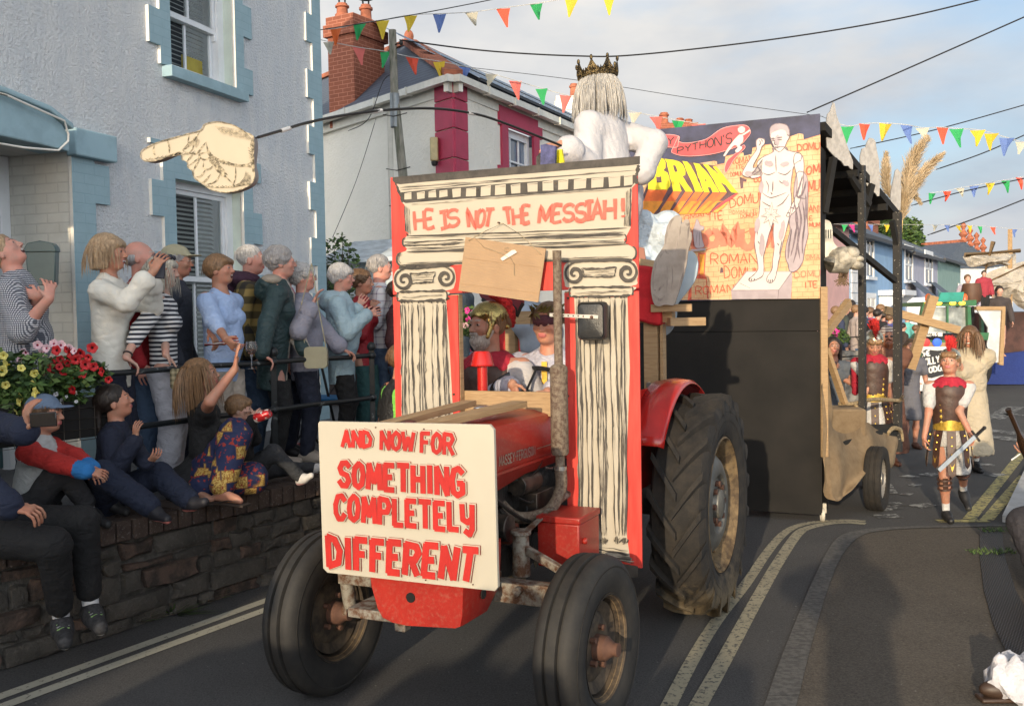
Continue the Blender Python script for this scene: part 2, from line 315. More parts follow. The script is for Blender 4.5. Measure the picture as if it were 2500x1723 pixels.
o=mb.build('gutter_grating',n.m,smooth=False);tag(o,'dark cross-hatched metal gutter grating along the right edge of the pavement','grating')
mb=MB();q_=[G(2488,1278),G(2530,1170),G(2600,1020)];[mb.bar(q_[i]+Vector((0,0,.03)),q_[i+1]+Vector((0,0,.03)),.24,.055)for i in(0,1)];tag(mb.build('kerb_slabs',mat('pale slab',(.42,.42,.42),.8,var=.1,bump=.2),smooth=False),kind='structure')
W0=Vector((-2.53,4.92,0));WD=Vector((.53,.848,0));WN=Vector((-.848,.53,0));TZ=.62
def W(t,back=0,z=0):return W0+WD*t+WN*back+Vector((0,0,z))
sheet('terrace',[W(-4,.3)[:2],W(8.2,.3)[:2],W(8.2,6)[:2],W(4,9)[:2],W(-4,9)[:2]],M_terr,TZ-.012)
wall=empty('terrace_wall',(0,0,0),0,'low dark stone wall with brick-on-edge coping below the seated spectators','wall')
n=NT('wall stone',.92);v=n.vec();a=n.noise(v,5,6,.65);b=n.noise(v,40,5,.7);c=n.ramp(a,.3,(.038,.034,.030),.7,(.105,.094,.080));c=n.mix(n.ramp(b,.55,(0,0,0),.75,(.6,.6,.6)),c,(.15,.14,.125));n.base(c);n.bump(b,1.,.02);M_stone=n.m
M_stone2=mat('reddish wall stone',(.055,.042,.034),.92,var=.35,vs=12,bump=1.,bs=60,col2=(.10,.065,.05));M_mort=mat('old mortar',(.085,.078,.068),.95,var=.3,vs=20,bump=.9,bs=90)
rd=random.Random(3);mb=MB()
yy=.0;row=0
mb.add([W(-4,.04),W(8.2,.04),W(8.2,.04,.6),W(-4,.04,.6)],[(0,1,2,3)],2)
rows=[0,.09,.19,.30,.40,.50]
for r_ in range(5):
 t=-4+rd.uniform(0,.2)
 while t<8:
  L0=rd.choice((rd.uniform(.10,.2),rd.uniform(.18,.5)));zf=lambda r,u:0 if r==0 else .5 if r==5 else rows[r]+.020*math.sin(u*2.3+r*2)+.014*math.sin(u*5.7+r*1.3);z0,z1=zf(r_,t+L0/2)+rd.uniform(.004,.014),zf(r_+1,t+L0/2)-rd.uniform(.0,.010);t1=t+L0-.015;dep=rd.uniform(.0,.028);j=lambda:rd.uniform(-.017,.017)
  if rd.random()<.3 and r_<4 and L0<.3:z1=min(.5,z1+rd.uniform(.0,.03))
  cs=[(t+j(),z0+j()*.5),((t+t1)/2,z0+j()),(t1+j(),z0+j()*.5),(t1+j(),(z0+z1)/2),(t1+j(),z1+j()*.5),((t+t1)/2+j(),z1+j()),(t+j(),z1+j()*.5),(t+j(),(z0+z1)/2)]
  ct=((t+t1)/2,(z0+z1)/2);q=[]
  for k_,(sc,bk)in enumerate(((1,.04),(.97,dep+.01),(.86,dep-.006),(.5,dep-.012+j()*.4))):q+=[W(ct[0]+(a-ct[0])*sc,bk+rd.uniform(-.003,.003),ct[1]+(b-ct[1])*sc)for a,b in cs]
  f=[(k_*8+i,k_*8+(i+1)%8,k_*8+8+(i+1)%8,k_*8+8+i)for k_ in range(3)for i in range(8)]+[tuple(range(24,32))]
  mb.add(q,f,1 if rd.random()<.2 else 0);t+=L0+rd.uniform(0,.01)
mb.build('stonework',[M_stone,M_stone2,M_mort],wall)
n=NT('coping brick',.85);v=n.vec();a=n.noise(v,9,5,.65);b=n.noise(v,55,5,.7);c=n.ramp(a,.3,(.045,.028,.022),.7,(.095,.066,.052));c=n.mix(n.ramp(b,.56,(0,0,0),.72,(.8,.8,.8)),c,(.26,.245,.225));n.base(c);n.bump(b,.8,.01);M_cop=n.m
mb=MB();t=-4.0
while t<8:
 L0=.105;j=rd.uniform(-.006,.006);a=W(t,-.01+j,.505+rd.uniform(-.002,.002));rot=Matrix.Rotation(math.atan2(WD.y,WD.x)+rd.uniform(-.02,.02),3,'Z')
 mb.box(W(t+L0/2,.1+j,.565),(L0-.012,.225,.112+rd.uniform(-.006,.006)),rot,0);t+=L0
for k_ in range(60):
 t=-4+k_*.2;mb.box(W(t+.1,.3,.56),(.196,.17,.11),Matrix.Rotation(math.atan2(WD.y,WD.x),3,'Z'),0)
mb.add([W(-4,.01,.6),W(8,.01,.6),W(8,.4,.6),W(-4,.4,.6)],[(0,1,2,3)],1)
mb.build('coping',[M_cop,M_mort],wall,bevel=.008)
M_iron=mat('peeling black rail paint',(.016,.02,.023),.45,var=.2,vs=14,bump=.5,bs=60,col2=(.12,.13,.13),mixr=(.62,.66),bdist=.004)
def rail(name,t0,t1,off,label,posts):
 rt=empty(name,W(t0,off,TZ),0,label,'railing');o=W(t0,off,TZ)
 for z in(.80,.46):
  mb=MB();mb.tube([W(t0+(t1-t0)*i/12,off,TZ+z+.004*math.sin(i*2.1))-o for i in range(13)],.019,10);mb.build('rail_bar',M_iron,rt)
 for p in posts:
  mb=MB();mb.tube([W(p,off,TZ-.02)-o,W(p,off,TZ+.84)-o],.021,10);mb.ell(W(p,off,TZ+.87)-o,(.036,.036,.04));mb.ell(W(p,off,TZ+.46)-o,(.034,.034,.03));mb.ell(W(p,off,TZ+.80)-o,(.036,.036,.032));mb.build('post',M_iron,rt)
rail('railing',-.6,3.36,.45,'peeling black two-bar railing on the terrace in front of the standing crowd',(2.28,3.36))
def brickmat(name,c1,c2,mort,sc=1.,bw=.215,bh=.075,ms=.008,axis='x',rough=.85,bst=.5,off=.5,rot=None):
 n=NT(name,rough);sx,sy,sz=[n.sep(n.tc.outputs['Object'],i)for i in range(3)]
 if axis=='xy':sx=n.math('ADD',sx,sy)
 vv=n.node('ShaderNodeCombineXYZ',0,None,X=(sy if axis=='y' else sx),Y=sz,Z=0.)
 b=n.t.nodes.new('ShaderNodeTexBrick');n.t.links.new(vv,b.inputs['Vector']);b.offset=off
 for k,val in(('Color1',c1),('Color2',c2),('Mortar',mort)):b.inputs[k].default_value=tuple(val)+(1,)
 b.inputs['Scale'].default_value=sc;b.inputs['Mortar Size'].default_value=ms;b.inputs['Brick Width'].default_value=bw;b.inputs['Row Height'].default_value=bh;b.inputs['Mortar Smooth'].default_value=.3
 a=n.noise(n.vec(),7,6,.6);c=n.mix(n.ramp(a,.35,(0,0,0),.7,(.35,.35,.35)),b.outputs[0],tuple(x*.7 for x in c1));n.base(c)
 h=n.math('ADD',n.math('MULTIPLY',b.outputs['Fac'],-1.),n.math('MULTIPLY',n.noise(n.vec(),45,3),.25));n.bump(h,bst,.012);return n.m
M_bluebrick=brickmat('blue painted brick',(.29,.42,.47),(.31,.44,.49),(.265,.395,.445),bst=.3,ms=.005);M_creambrick=brickmat('cream painted brick',(.66,.64,.57),(.70,.68,.61),(.60,.58,.52),bst=.35,axis='y')
M_bluepaint=mat('blue masonry paint',(.29,.42,.47),.8,var=.08,vs=5,bump=.25,bs=20)
n=NT('roughcast render',.9);v=n.vec();a=n.math('ADD',n.noise(v,38,5,.62),n.math('MULTIPLY',n.noise(v,110,3,.6),.45));st=n.noise(n.vec(scale=(3.2,3.2,.7)),2.2,6,.7);g=n.noise(v,11,7,.8)
c=n.ramp(st,.35,(.78,.82,.86),.6,(.88,.90,.91));c=n.mix(n.ramp(g,.58,(0,0,0),.74,(.62,.62,.62)),c,(.34,.36,.38));n.base(c);n.bump(a,1.,.05);M_rough=n.m
M_wpaint=mat('white window paint',(.72,.74,.76),.45,var=.04);M_sidewhite=mat('white side edge',(.78,.75,.68),.8,var=.05,bump=.3,bs=50)
def glassmat(name,col,rough=.06):
 return mat(name,col,rough,var=0,spec=1.0)
M_glass=glassmat('dark window glass',(.03,.04,.05));M_blind=mat('pale blind slats',(.42,.42,.40),.7,var=.05)
HC=Vector((-2.07,11.07,0));HRZ=R(71.1);hp=Plane(HC,HRZ);house=empty('white_roughcast_house',HC,HRZ,'white roughcast house with blue painted quoins and sash windows on the left','house')
def U(px,py):return hp.uv(px,py)
uw1=(U(412,160)[0],U(571,218)[0]);zb=(U(412,163)[1]+U(545,213)[1])/2;print('upper win',uw1,zb,'meet',U(412,18)[1],'sill',U(404,165),U(592,235))
uw2=(U(421,430)[0],U(588,480)[0]);zt2=(U(421,432)[1]+U(560,466)[1])/2;print('lower',uw2,zt2,'meet',U(459,643)[1]);door_r=U(170,500)[0];print('door',door_r,'lintel',U(170,330)[1],U(235,330)[1],U(165,365)[1])
u1a,u1b=uw1;u2a,u2b=uw2;z1t=zb+1.75;z2b=zt2-1.75;HT=7.2;DR=door_r;DL=DR-1.25;DT=U(168,362)[1]
mb=MB();xs=sorted([-7.2,DL,DR,u1a,u1b,u2a,u2b,0]);zs=sorted([.3,z2b,zt2,zb,z1t,DT,HT])
def inh(x,z):return(u1a<x<u1b and zb<z<z1t)or(u2a<x<u2b and z2b<z<zt2)or(DL<x<DR and z<DT)
for i in range(len(xs)-1):
 for j in range(len(zs)-1):
  if not inh((xs[i]+xs[i+1])/2,(zs[j]+zs[j+1])/2):mb.add([(xs[i],0,zs[j]),(xs[i+1],0,zs[j]),(xs[i+1],0,zs[j+1]),(xs[i],0,zs[j+1])],[(0,1,2,3)])
mb.add([(0,0,.3),(0,5,.3),(0,5,HT),(0,0,HT)],[(0,1,2,3)])
mb.add([(-7.2,0,.3),(-7.2,5,.3),(-7.2,5,HT),(-7.2,0,HT)],[(0,3,2,1)])
mb.build('wall',M_rough,house,smooth=False)
mb=MB();mb.prism([(-.3,0),(5.3,0),(2.5,2)],(-7.4,0,HT+.01),(0,1,0),(0,0,1),7.6);mb.build('roof',mat('slate',(.035,.042,.055),.6,var=.2),house,smooth=False)
mb=MB();PR=-.03
def qbox(x0,x1,z0,z1,pr=PR):
 mb.add([(x0,pr,z0),(x1,pr,z0),(x1,pr,z1),(x0,pr,z1)],[(0,1,2,3)],0)
 mb.add([(x0,pr,z0),(x1,pr,z0),(x1,pr,z1),(x0,pr,z1),(x0,.01,z0),(x1,.01,z0),(x1,.01,z1),(x0,.01,z1)],[(0,3,7,4)],1)  # only the left side face of each quoin block is white
 mb.add([(x0,pr,z0),(x1,pr,z0),(x1,pr,z1),(x0,pr,z1),(x0,.01,z0),(x1,.01,z0),(x1,.01,z1),(x0,.01,z1)],[(1,5,6,2),(0,4,5,1),(3,2,6,7)],0)
def column(xe,sgn,z0,z1,w=.12,t=.11,ph=0):
 z=z0-ph*.3;k=0
 while z<z1:
  a,b=max(z,z0),min(z+.3,z1);ww=w+(t if k%2 else 0);e=xe+sgn*ww
  if b>a:qbox(min(xe,e),max(xe,e),a,b)
  z+=.3;k+=1
zc0=U(775,17)[1];column(.0,-1,.3,HT,.19,.12,ph=.35)
column(u1a,-1,zb-.0,z1t,.14,.14,.5);column(u1b,1,zb,z1t,.14,.14,1.2);column(u2a,-1,z2b,zt2+.3,.16,.15,.3);column(u2b,1,z2b,zt2+.3,.16,.15,.8)
qbox(u2a+.002,u2b-.002,zt2,zt2+.30,-.028);qbox(u1a,u1b,z1t,z1t+.25,-.028)
column(DR,1,.6,DT-.02,.24,.16,.2)
mb.build('quoins',[M_bluebrick,M_sidewhite],house,smooth=False)
hc_=Plane(HC+hp.n*.22,HRZ);UC=hc_.uv;x1=UC(168,300)[0];xl=x1-2.2;zt_=UC(165,282)[1];DB=UC(165,366)[1];mb=MB();q=[(xl,DB+.02),(x1-.25,DB),(x1,DB-.01),(x1,zt_-.16),(x1-.06,zt_-.07),(x1-.2,zt_-.01),(x1-.6,zt_+.04),(xl,zt_+.06)]
mb.prism(q,(0,-.22,0),(1,0,0),(0,0,1),-.27);mb.prism([(a*1.0,b)for a,b in[(xl,zt_+.06),(x1-.6,zt_+.04),(x1-.2,zt_-.01),(x1+.01,zt_-.10),(x1+.01,zt_-.06),(x1-.2,zt_+.03),(x1-.6,zt_+.08),(xl,zt_+.10)]],(0,-.26,0),(1,0,0),(0,0,1),-.30)
mb.box2((DR-.02,-.10,DT-.06),(DR+.42,.0,U(235,330)[1]+.0))
o=mb.build('door_canopy',M_bluepaint,house,smooth=False,bevel=.012)
mb=MB();mb.tube([(xl,-.27,zt_+.03),(x1-.6,-.27,zt_+.02),(x1-.1,-.275,zt_-.06),(x1-.03,-.24,zt_-.14),(x1-.03,-.235,DB+.06),(x1-.12,-.23,DB-.02),(x1-.4,-.2,DB-.04),(x1-.7,-.12,DB-.03)],.008,6);mb.build('cable',M_sidewhite,house)
DD=.62;mb=MB();mb.add([(DR,0,.6),(DR,DD,.6),(DR,DD,DT),(DR,0,DT)],[(0,1,2,3)]);mb.build('brick_reveal',M_creambrick,house,smooth=False)
mb=MB();mb.box2((DL,0,DT-.03),(DR-.003,DD,DT-.003));mb.box2((DL-.05,DD-.02,.6),(DL,DD+.06,DT),0);mb.build('soffit',mat('grubby soffit',(.5,.5,.47),.8),house,smooth=False)
mb=MB();fz=U(60,480)[1]
for a,b in(((DR-.10,DD-.06,.6),(DR-.004,DD+.02,DT-.03)),((DL,DD-.06,DT-.12),(DR-.1,DD+.02,DT-.032)),((DL,DD-.05,2.55),(DR-.1,DD+.02,2.66)),((DL,DD-.06,.6),(DL+.1,DD+.02,DT-.12))):mb.box2(a,b)
mb.build('door_frame',M_wpaint,house,bevel=.008)
mb=MB();mb.box2((DL+.1,DD,2.66),(DR-.1,DD+.01,DT-.12));mb.build('transom_light',M_glass,house,smooth=False)
mb=MB();mb.box2((DL+.1,DD+.0,.62),(DR-.102,DD+.05,2.55));[mb.box2((DL+.2+i*.42,DD-.012,.8),(DL+.5+i*.42,DD+.0,1.5))for i in range(2)];o=mb.build('door',mat('teal door paint',(.03,.075,.085),.4,var=.05),house,bevel=.006)
mb=MB();mb.box2((DR-.125,DD-.02,2.2),(DR-.095,DD-.0,2.34));mb.build('hinge',mat('worn brass',(.3,.27,.2),.4,1),o)
def sash(x0,x1,z0,z1,zm,sill):
 f=MB();D=.12
 wn=empty('window',(0,0,0));wn.parent=house
 for a,b in(((x0,0,z0),(x0+.001,0,z0)),):pass
 r_=MB();r_.add([(x0,0,z0),(x0,D,z0),(x0,D,z1),(x0,0,z1)],[(0,3,2,1)]);r_.add([(x1,0,z0),(x1,D,z0),(x1,D,z1),(x1,0,z1)],[(0,1,2,3)]);r_.add([(x0,0,z1),(x1,0,z1),(x1,D,z1),(x0,D,z1)],[(0,1,2,3)]);r_.build('reveal',mat('reveal paint',(.55,.62,.55),.8,var=.05),wn,smooth=False)
 for a,b in(((x0,D-.02,z0),(x0+.07,D+.08,z1)),((x1-.09,D-.02,z0),(x1,D+.08,z1)),((x0+.07,D-.02,z1-.06),(x1-.09,D+.08,z1)),((x0+.07,D-.02,z0),(x1-.09,D+.08,z0+.05))):f.box2(a,b)
 fr=f.build('frame',M_wpaint,wn,bevel=.006)
 xa,xb=x0+.07,x1-.09;g=MB()
 for(za,zc,y)in((zm,z1-.06,D+.005),(z0+.05,zm+.04,D+.045)):
  g.box2((xa,y,za),(xb,y+.035,za+.05));g.box2((xa,y,zc-.04),(xb,y+.035,zc));g.box2((xa,y,za+.05),(xa+.04,y+.035,zc-.04));g.box2((xb-.04,y,za+.05),(xb,y+.035,zc-.04));m_=(xa+xb)/2;g.box2((m_-.012,y+.005,za+.05),(m_+.012,y+.03,zc-.04))
 g.box2((xb-.02,D-.0,zm-.06),(xb+.012,D+.045,zm+.0));g.build('sash',M_wpaint,wn,bevel=.004)
 p=MB();p.add([(xa,D+.028,zm),(xb,D+.028,zm),(xb,D+.028,z1-.06),(xa,D+.028,z1-.06)],[(0,1,2,3)]);p.add([(xa,D+.066,z0+.05),(xb,D+.066,z0+.05),(xb,D+.066,zm),(xa,D+.066,zm)],[(0,1,2,3)]);p.build('pane',M_gl2,wn,smooth=False)
 b=MB();z=z0+.06
 while z<z1-.08:b.add([(xa,D+.13,z),(xb,D+.13,z),(xb,D+.165,z+.026),(xa,D+.165,z+.026)],[(0,1,2,3)]);z+=.042
 b.build('blind',M_blind,wn,smooth=False)
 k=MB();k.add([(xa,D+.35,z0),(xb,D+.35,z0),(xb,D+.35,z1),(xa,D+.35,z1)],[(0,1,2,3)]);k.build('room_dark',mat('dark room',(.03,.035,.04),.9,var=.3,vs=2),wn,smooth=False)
 if sill:
  s_=MB();s_.box2((x0-.09,-.10,z0-.10),(x1+.10,.03,z0-.005));s_.box2((x0-.088,-.0,z0-.008),(x1+.0,D,z0-.001));s_.build('sill',M_bluepaint,wn,bevel=.008)
 return wn
M_gl2=bpy.data.materials.new('thin window glass');M_gl2.use_nodes=True;_t=M_gl2.node_tree;_t.nodes.clear()
_o=_t.nodes.new('ShaderNodeOutputMaterial');_mx=_t.nodes.new('ShaderNodeMixShader');_tr=_t.nodes.new('ShaderNodeBsdfTransparent');_gg=_t.nodes.new('ShaderNodeBsdfGlossy');_fr=_t.nodes.new('ShaderNodeFresnel');_fr.inputs[0].default_value=1.5;_gg.inputs['Roughness'].default_value=.03;_gg.inputs['Color'].default_value=(.8,.85,.9,1);_tr.inputs[0].default_value=(.8,.85,.85,1)
_mm=_t.nodes.new('ShaderNodeMath');_mm.operation='MULTIPLY';_mm.inputs[1].default_value=.38;_t.links.new(_fr.outputs[0],_mm.inputs[0]);_t.links.new(_mm.outputs[0],_mx.inputs[0]);_t.links.new(_tr.outputs[0],_mx.inputs[1]);_t.links.new(_gg.outputs[0],_mx.inputs[2]);_t.links.new(_mx.outputs[0],_o.inputs[0])
sash(u1a,u1b,zb,z1t,U(412,22)[1],True);sash(u2a,u2b,z2b,zt2,(z2b+zt2)/2,True)
mb=MB();a=U(500,155);mb.box2((a[0]-.05,.2,zb+.06),(a[0]+.24,.215,zb+.24));tag(mb.build('yellow_book',mat('yellow card',(.6,.42,.04),.6),smooth=False,loc=HC,rz=HRZ),'yellow card leaning inside the upper sash window','card')
mb=MB();pb=P(107,650,6.95);lo=[(-.13,0),(.13,0),(.15,.42),(.12,.5),(0,.53),(-.12,.5),(-.15,.42)]
mb.prism(lo,(0,0,0),(1,0,0),(0,0,1),-.12);mb.prism([(-.16,0),(.16,0),(.15,.06),(.12,.11),(0,.14),(-.12,.11),(-.15,.06)],(0,-.02,.41),(1,0,0),(0,0,1),-.15)
o=mb.build('post_box',mat('green enamel',(.065,.11,.11),.35,var=.05),bevel=.01,loc=(pb.x-.02,pb.y,1.99),rz=R(8));o.scale=(.68,.7,.56);tag(o,'dark green wall post box beside the open front door','post box')
wh=empty('white_burgundy_house',(-.87,16,0),0,'cream rendered house with burgundy corner, slate roof and solar panels behind the arch','house')
M_cream=NT('cream render',.9);v=M_cream.vec();a=M_cream.noise(v,13,6,.7);M_cream.base(M_cream.ramp(M_cream.noise(v,1.2,5),.3,(.70,.68,.61),.7,(.76,.74,.67)));M_cream.bump(a,.8,.03);M_cream=M_cream.m
C1=Vector((0,0,0));dl=Vector((-.622,.783,0)).normalized();dr=Vector((.424,.906,0)).normalized();EZ=5.5
L1=C1+dl*7.0;R1=C1+dr*14;Zv=Vector((0,0,1))
nl=Vector((-dl.y,dl.x,0));nl=nl if nl.y<0 else-nl;nr=Vector((dr.y,-dr.x,0));nr=nr if nr.x>0 else-nr
wr=Plane(Vector((-.87,16,0)),math.atan2(dr.y,dr.x));wa,wb_=wr.uv(1236,310),wr.uv(1300,402);print('whitewin',wa,wb_)
x0,x1,z0w,z1w=wa[0],wb_[0],2.9,wa[1]
mb=MB()
def rp(x,z,o=0):return C1+dr*x+nr*o+Zv*z
for xa,xb,za,zc in((0,x0,0,EZ),(x1,14,0,EZ),(x0,x1,0,z0w),(x0,x1,z1w,EZ)):mb.add([rp(xa,za),rp(xb,za),rp(xb,zc),rp(xa,zc)],[(0,1,2,3)])
mb.add([L1,C1,C1+Zv*EZ,L1+Zv*EZ],[(0,1,2,3)]);mb.build('wall',M_cream,wh,smooth=False)
M_burg=mat('burgundy paint',(.36,.025,.07),.6,var=.08,vs=3,bump=.15);mb=MB()
for i in range(12):
 z=.02+i*.47
 if z>EZ-.05:break
 za,zc=z,min(z+.455,EZ-.06)
 mb.bar(C1+dl*.48+nl*.015+Zv*(za+zc)/2,C1-dl*.03+nl*.015+Zv*(za+zc)/2,.05,zc-za);mb.bar(C1+dr*.43+nr*.017+Zv*(za+zc)/2,C1-dr*.02+nr*.017+Zv*(za+zc)/2,.05,zc-za)
mb.build('corner_quoins',M_burg,wh,bevel=.012,smooth=False)
mb=MB();fw=.3
mb.bar(rp(x0-.35,z1w+.16,.02),rp(x1+.4,z1w+.16,.02),.05,.33);
for xx,s_ in((x0,-1),(x1,1)):mb.bar(rp(xx+s_*.13,z0w,.018),rp(xx+s_*.13,z1w,.018),.26,.05,up=nr);mb.bar(rp(xx+s_*.2,z1w-1.0,.019),rp(xx+s_*.2,z1w-.72,.019),.38,.05,up=nr)
mb.build('window_surround',M_burg,wh,smooth=False)
win=empty('window',(0,0,0));win.parent=wh;mb=MB()
for a,b,w_ in((x0,z0w,0),(x1,z0w,0)):mb.bar(rp(a,z0w,-.12),rp(a,z1w,-.12),.09,.07,up=nr)
for k_ in(1,2):mb.bar(rp(x0+(x1-x0)*k_/3,z0w,-.12),rp(x0+(x1-x0)*k_/3,z1w,-.12),.03,.03,up=nr)
for zz,t_ in((z1w-.06,.14),(z1w-.55,.03),(z1w-1.0,.06)):mb.bar(rp(x0,zz,-.12),rp(x1,zz,-.12),.05,t_)
mb.build('frame',M_wpaint,win,smooth=False);mb=MB();mb.add([rp(x0,z0w,-.15),rp(x1,z0w,-.15),rp(x1,z1w,-.15),rp(x0,z1w,-.15)],[(0,1,2,3)]);mb.build('pane',mat('sky-lit glass',(.10,.14,.2),.05,var=.3,vs=1.5,spec=1),win,smooth=False)
AP=Vector((-2.0+.87,4.6,7.3));RL=AP+dl*4.6;RR=AP+dr*13
n=NT('roof slate',.55);v=n.tc.outputs['Object'];z=n.sep(v,2);wv=n.math('FRACT',n.math('MULTIPLY',z,12.));ns=n.noise(v,8,4);n.base(n.mix(n.step(wv,.12,.08),(.02,.024,.03),n.ramp(ns,.3,(.065,.085,.12),.7,(.10,.125,.165))));n.bump(wv,.5,.02);M_slate=n.m
mb=MB();ov=.25;CE=C1+(nl+nr)*ov*.8+Zv*EZ;LE=L1+nl*ov+Zv*EZ;RE=R1+nr*ov+Zv*EZ
mb.add([LE,CE,AP,RL],[(0,1,2,3)]);mb.add([CE,RE,RR,AP],[(0,1,2,3)]);rf=mb.build('roof',M_slate,wh,smooth=False)
M_terra=mat('terracotta',(.32,.105,.055),.8,var=.25,vs=6,bump=.4,bs=20)
mb=MB()
for a,b,w_ in((AP,CE,.3),(AP,RL,.16),(AP,RR,.16)):mb.bar(a+Zv*.04,b+Zv*.04,w_,.09)
mb.ell(AP+Zv*.14,(.1,.1,.14));mb.build('ridge_tiles',M_terra,rf,smooth=False)
mb=MB();e1=(RE-CE).normalized();e2=(AP-CE)-e1*(AP-CE).dot(e1);sl_=e2.length;e2.normalize();nn=e1.cross(e2);nn=nn if nn.z>0 else-nn
for i in range(7):
 for j in range(2):
  a=CE+e1*(1.6+i*1.62+j*.6)+e2*(.45+j*sl_*.44)+nn*.1;mb.add([a,a+e1*1.58,a+e1*1.58+e2*sl_*.42,a+e2*sl_*.42],[(0,1,2,3)],0);mb.bar(a+e2*.02-nn*.02,a+e1*1.6+e2*.02-nn*.02,.05,.05,m=1)
  for k_ in range(1,4):mb.bar(a+e2*sl_*.105*k_+nn*.004,a+e1*1.58+e2*sl_*.105*k_+nn*.004,.015,.008,m=2)
mb.build('solar_panels',[mat('solar glass',(.45,.62,.85),.12,metal=.9,var=.1),mat('black rail',(.01,.01,.012),.5,var=0),mat('grid silver',(.4,.45,.5),.4,var=0)],wh,smooth=False)
M_gut=mat('gutter plastic',(.62,.61,.55),.5,var=.06);mb=MB()
for a,b,nrm in((LE,CE,nl),(CE,RE,nr)):
 mb.bar(a+nrm*.06-Zv*.05,b+nrm*.06-Zv*.05,.12,.11);mb.bar(a-nrm*.14-Zv*.14,b-nrm*.14-Zv*.14,.08,.2);L_=(b-a).length
 for k_ in range(1,int(L_)):mb.bar(a+(b-a)*k_/L_+nrm*.07-Zv*.06,a+(b-a)*(k_+.03)/L_+nrm*.07-Zv*.06,.14,.14)
mb.build('gutter',M_gut,wh,smooth=False)
dp=P(955,330,17.55)-Vector((-.87,16,0));mb=MB();mb.tube([(dp.x,dp.y-.1,EZ-.2),(dp.x,dp.y-.1,.2)],.05,10);mb.build('downpipe',M_gut,wh)
lp=P(1060,365,16.25)-Vector((-.87,16,0));mb=MB();mb.box((lp.x,lp.y,lp.z),(.13,.12,.38));mb.cyl((lp.x,lp.y,lp.z-.19),(lp.x,lp.y,lp.z-.27),.06,.04,m=1);mb.build('wall_lantern',[mat('lamp beige',(.45,.38,.2),.5),mat('lamp black',(.02,.02,.02),.4)],wh,bevel=.02)
M_rbrick=brickmat('red chimney brick',(.27,.085,.045),(.23,.072,.04),(.48,.2,.13),bst=.4,axis='xy',ms=.006)
def pot(mb,c,r,h,m=0,cowl=None):
 mb.lathe([(r*.95,0),(r*1.15,.03),(r*1.15,.07),(r*.9,.1),(r*.85,h*.7),(r*1.1,h*.75),(r*1.1,h*.85),(r*.85,h*.9),(r*.8,h),(r*.6,h),(r*.6,h*.8)],c,m=m)
 if cowl is not None:mb.lathe([(r*1.25,h+.12),(r*1.2,h+.16),(r*.6,h+.24),(0,h+.26)],c,m=cowl);[mb.cyl(Vector(c)+Vector((r*.6*math.cos(t),r*.6*math.sin(t),h*.9)),Vector(c)+Vector((r*.7*math.cos(t),r*.7*math.sin(t),h+.14)),.012,m=cowl,n=6)for t in(0,1.57,3.14,4.71)]
def chimney(parent,c,sx,sy,z0,z1,rz,pots,m=None,flat=False):
 e=empty('chimney',c,rz);e.parent=parent;mb=MB();mb.box2((-sx/2,-sy/2,z0),(sx/2,sy/2,z1));mb.box2((-sx/2-.06,-sy/2-.06,z1-.32),(sx/2+.06,sy/2+.06,z1-.1));mb.box2((-sx/2-.02,-sy/2-.02,z1-.1),(sx/2+.02,sy/2+.02,z1+.05));mb.build('stack',m or M_rbrick,e,smooth=False)
 for(x,y,r,h,cw)in pots:mb=MB();pot(mb,(x,y,z1+.05),r,h,0,1 if cw else None);mb.build('chimney_pot',[M_terra,mat('cowl iron',(.02,.02,.02),.5,.5)],e)
 return e
cpos=P(872,200,19.2)-Vector((-.87,16,0));print('chim',cpos);zc_=lambda px,py,y:P(px,py,y).z
chimney(wh,(cpos.x,cpos.y,0),.62,.92,5.3,zc_(830,60,19.2),math.atan2(dr.y,dr.x)-R(90)-.1,[(-.1,-.27,.12,.28,1),(.05,.25,.12,.36,1)])
pc=P(880,640,12.6);porch=empty('garden_porch',(pc.x,pc.y,0),R(-5),'small blue brick porch with pale slab roof behind the plaid-shirt man','porch')
mb=MB();mb.box2((-.15,-.1,.6),(.0,.1,2.42));mb.build('post',M_wpaint,porch,smooth=False)
mb=MB();mb.box2((.003,-.05,.6),(.9,.3,2.42));mb.build('wall',brickmat('pale blue and white brick',(.62,.68,.72),(.30,.42,.46),(.5,.55,.58),bst=.3),porch,smooth=False)
mb=MB();mb.add([(-.5,-.35,2.42),(1.0,-.35,2.48),(1.0,.6,2.78),(-.2,.5,2.72),(-.5,-.35,2.38),(1.0,-.35,2.43),(1.0,.6,2.72),(-.2,.5,2.66)],[(0,1,2,3),(4,7,6,5),(0,4,5,1),(1,5,6,2),(2,6,7,3),(3,7,4,0)]);mb.build('slab_roof',mat('pale lichen slab',(.5,.55,.58),.9,var=.15,bump=.8,bs=14,bdist=.03),porch,smooth=False)
mb=MB();mb.box2((-.9,.0,.6),(-.25,.5,2.4));mb.build('back_wall',mat('dark brick',(.09,.07,.065),.9,var=.3),porch,smooth=False)
nb=empty('rendered_chimney_house',(P(1398,230,27).x,27,0),0,'far house with white rendered chimney and terracotta pot behind the crowned figure','house')
mb=MB();mb.box2((-1.2,0,0),(3,3,6.2));mb.build('wall',M_cream,nb,smooth=False)
chimney(nb,(0,1,0),.8,.7,5.5,zc_(1398,245,28),0,[(.1,0,.12,.4,0)],M_cream)
mb=MB();mb.prism([(-1.4,6.2),(3.2,6.2),(3.0,6.5),(-1.2,6.5)],(0,0,0),(1,0,0),(0,0,1),-2.8);mb.build('roof',M_slate,nb,smooth=False)
nb=empty('brick_chimney_house',(P(1665,300,34).x,34,0),0,'far slate roofed house with short brick chimney peeping over the painted board','house')
mb=MB();mb.box2((-2,0,0),(3,3,6.6));mb.build('wall',M_cream,nb,smooth=False)
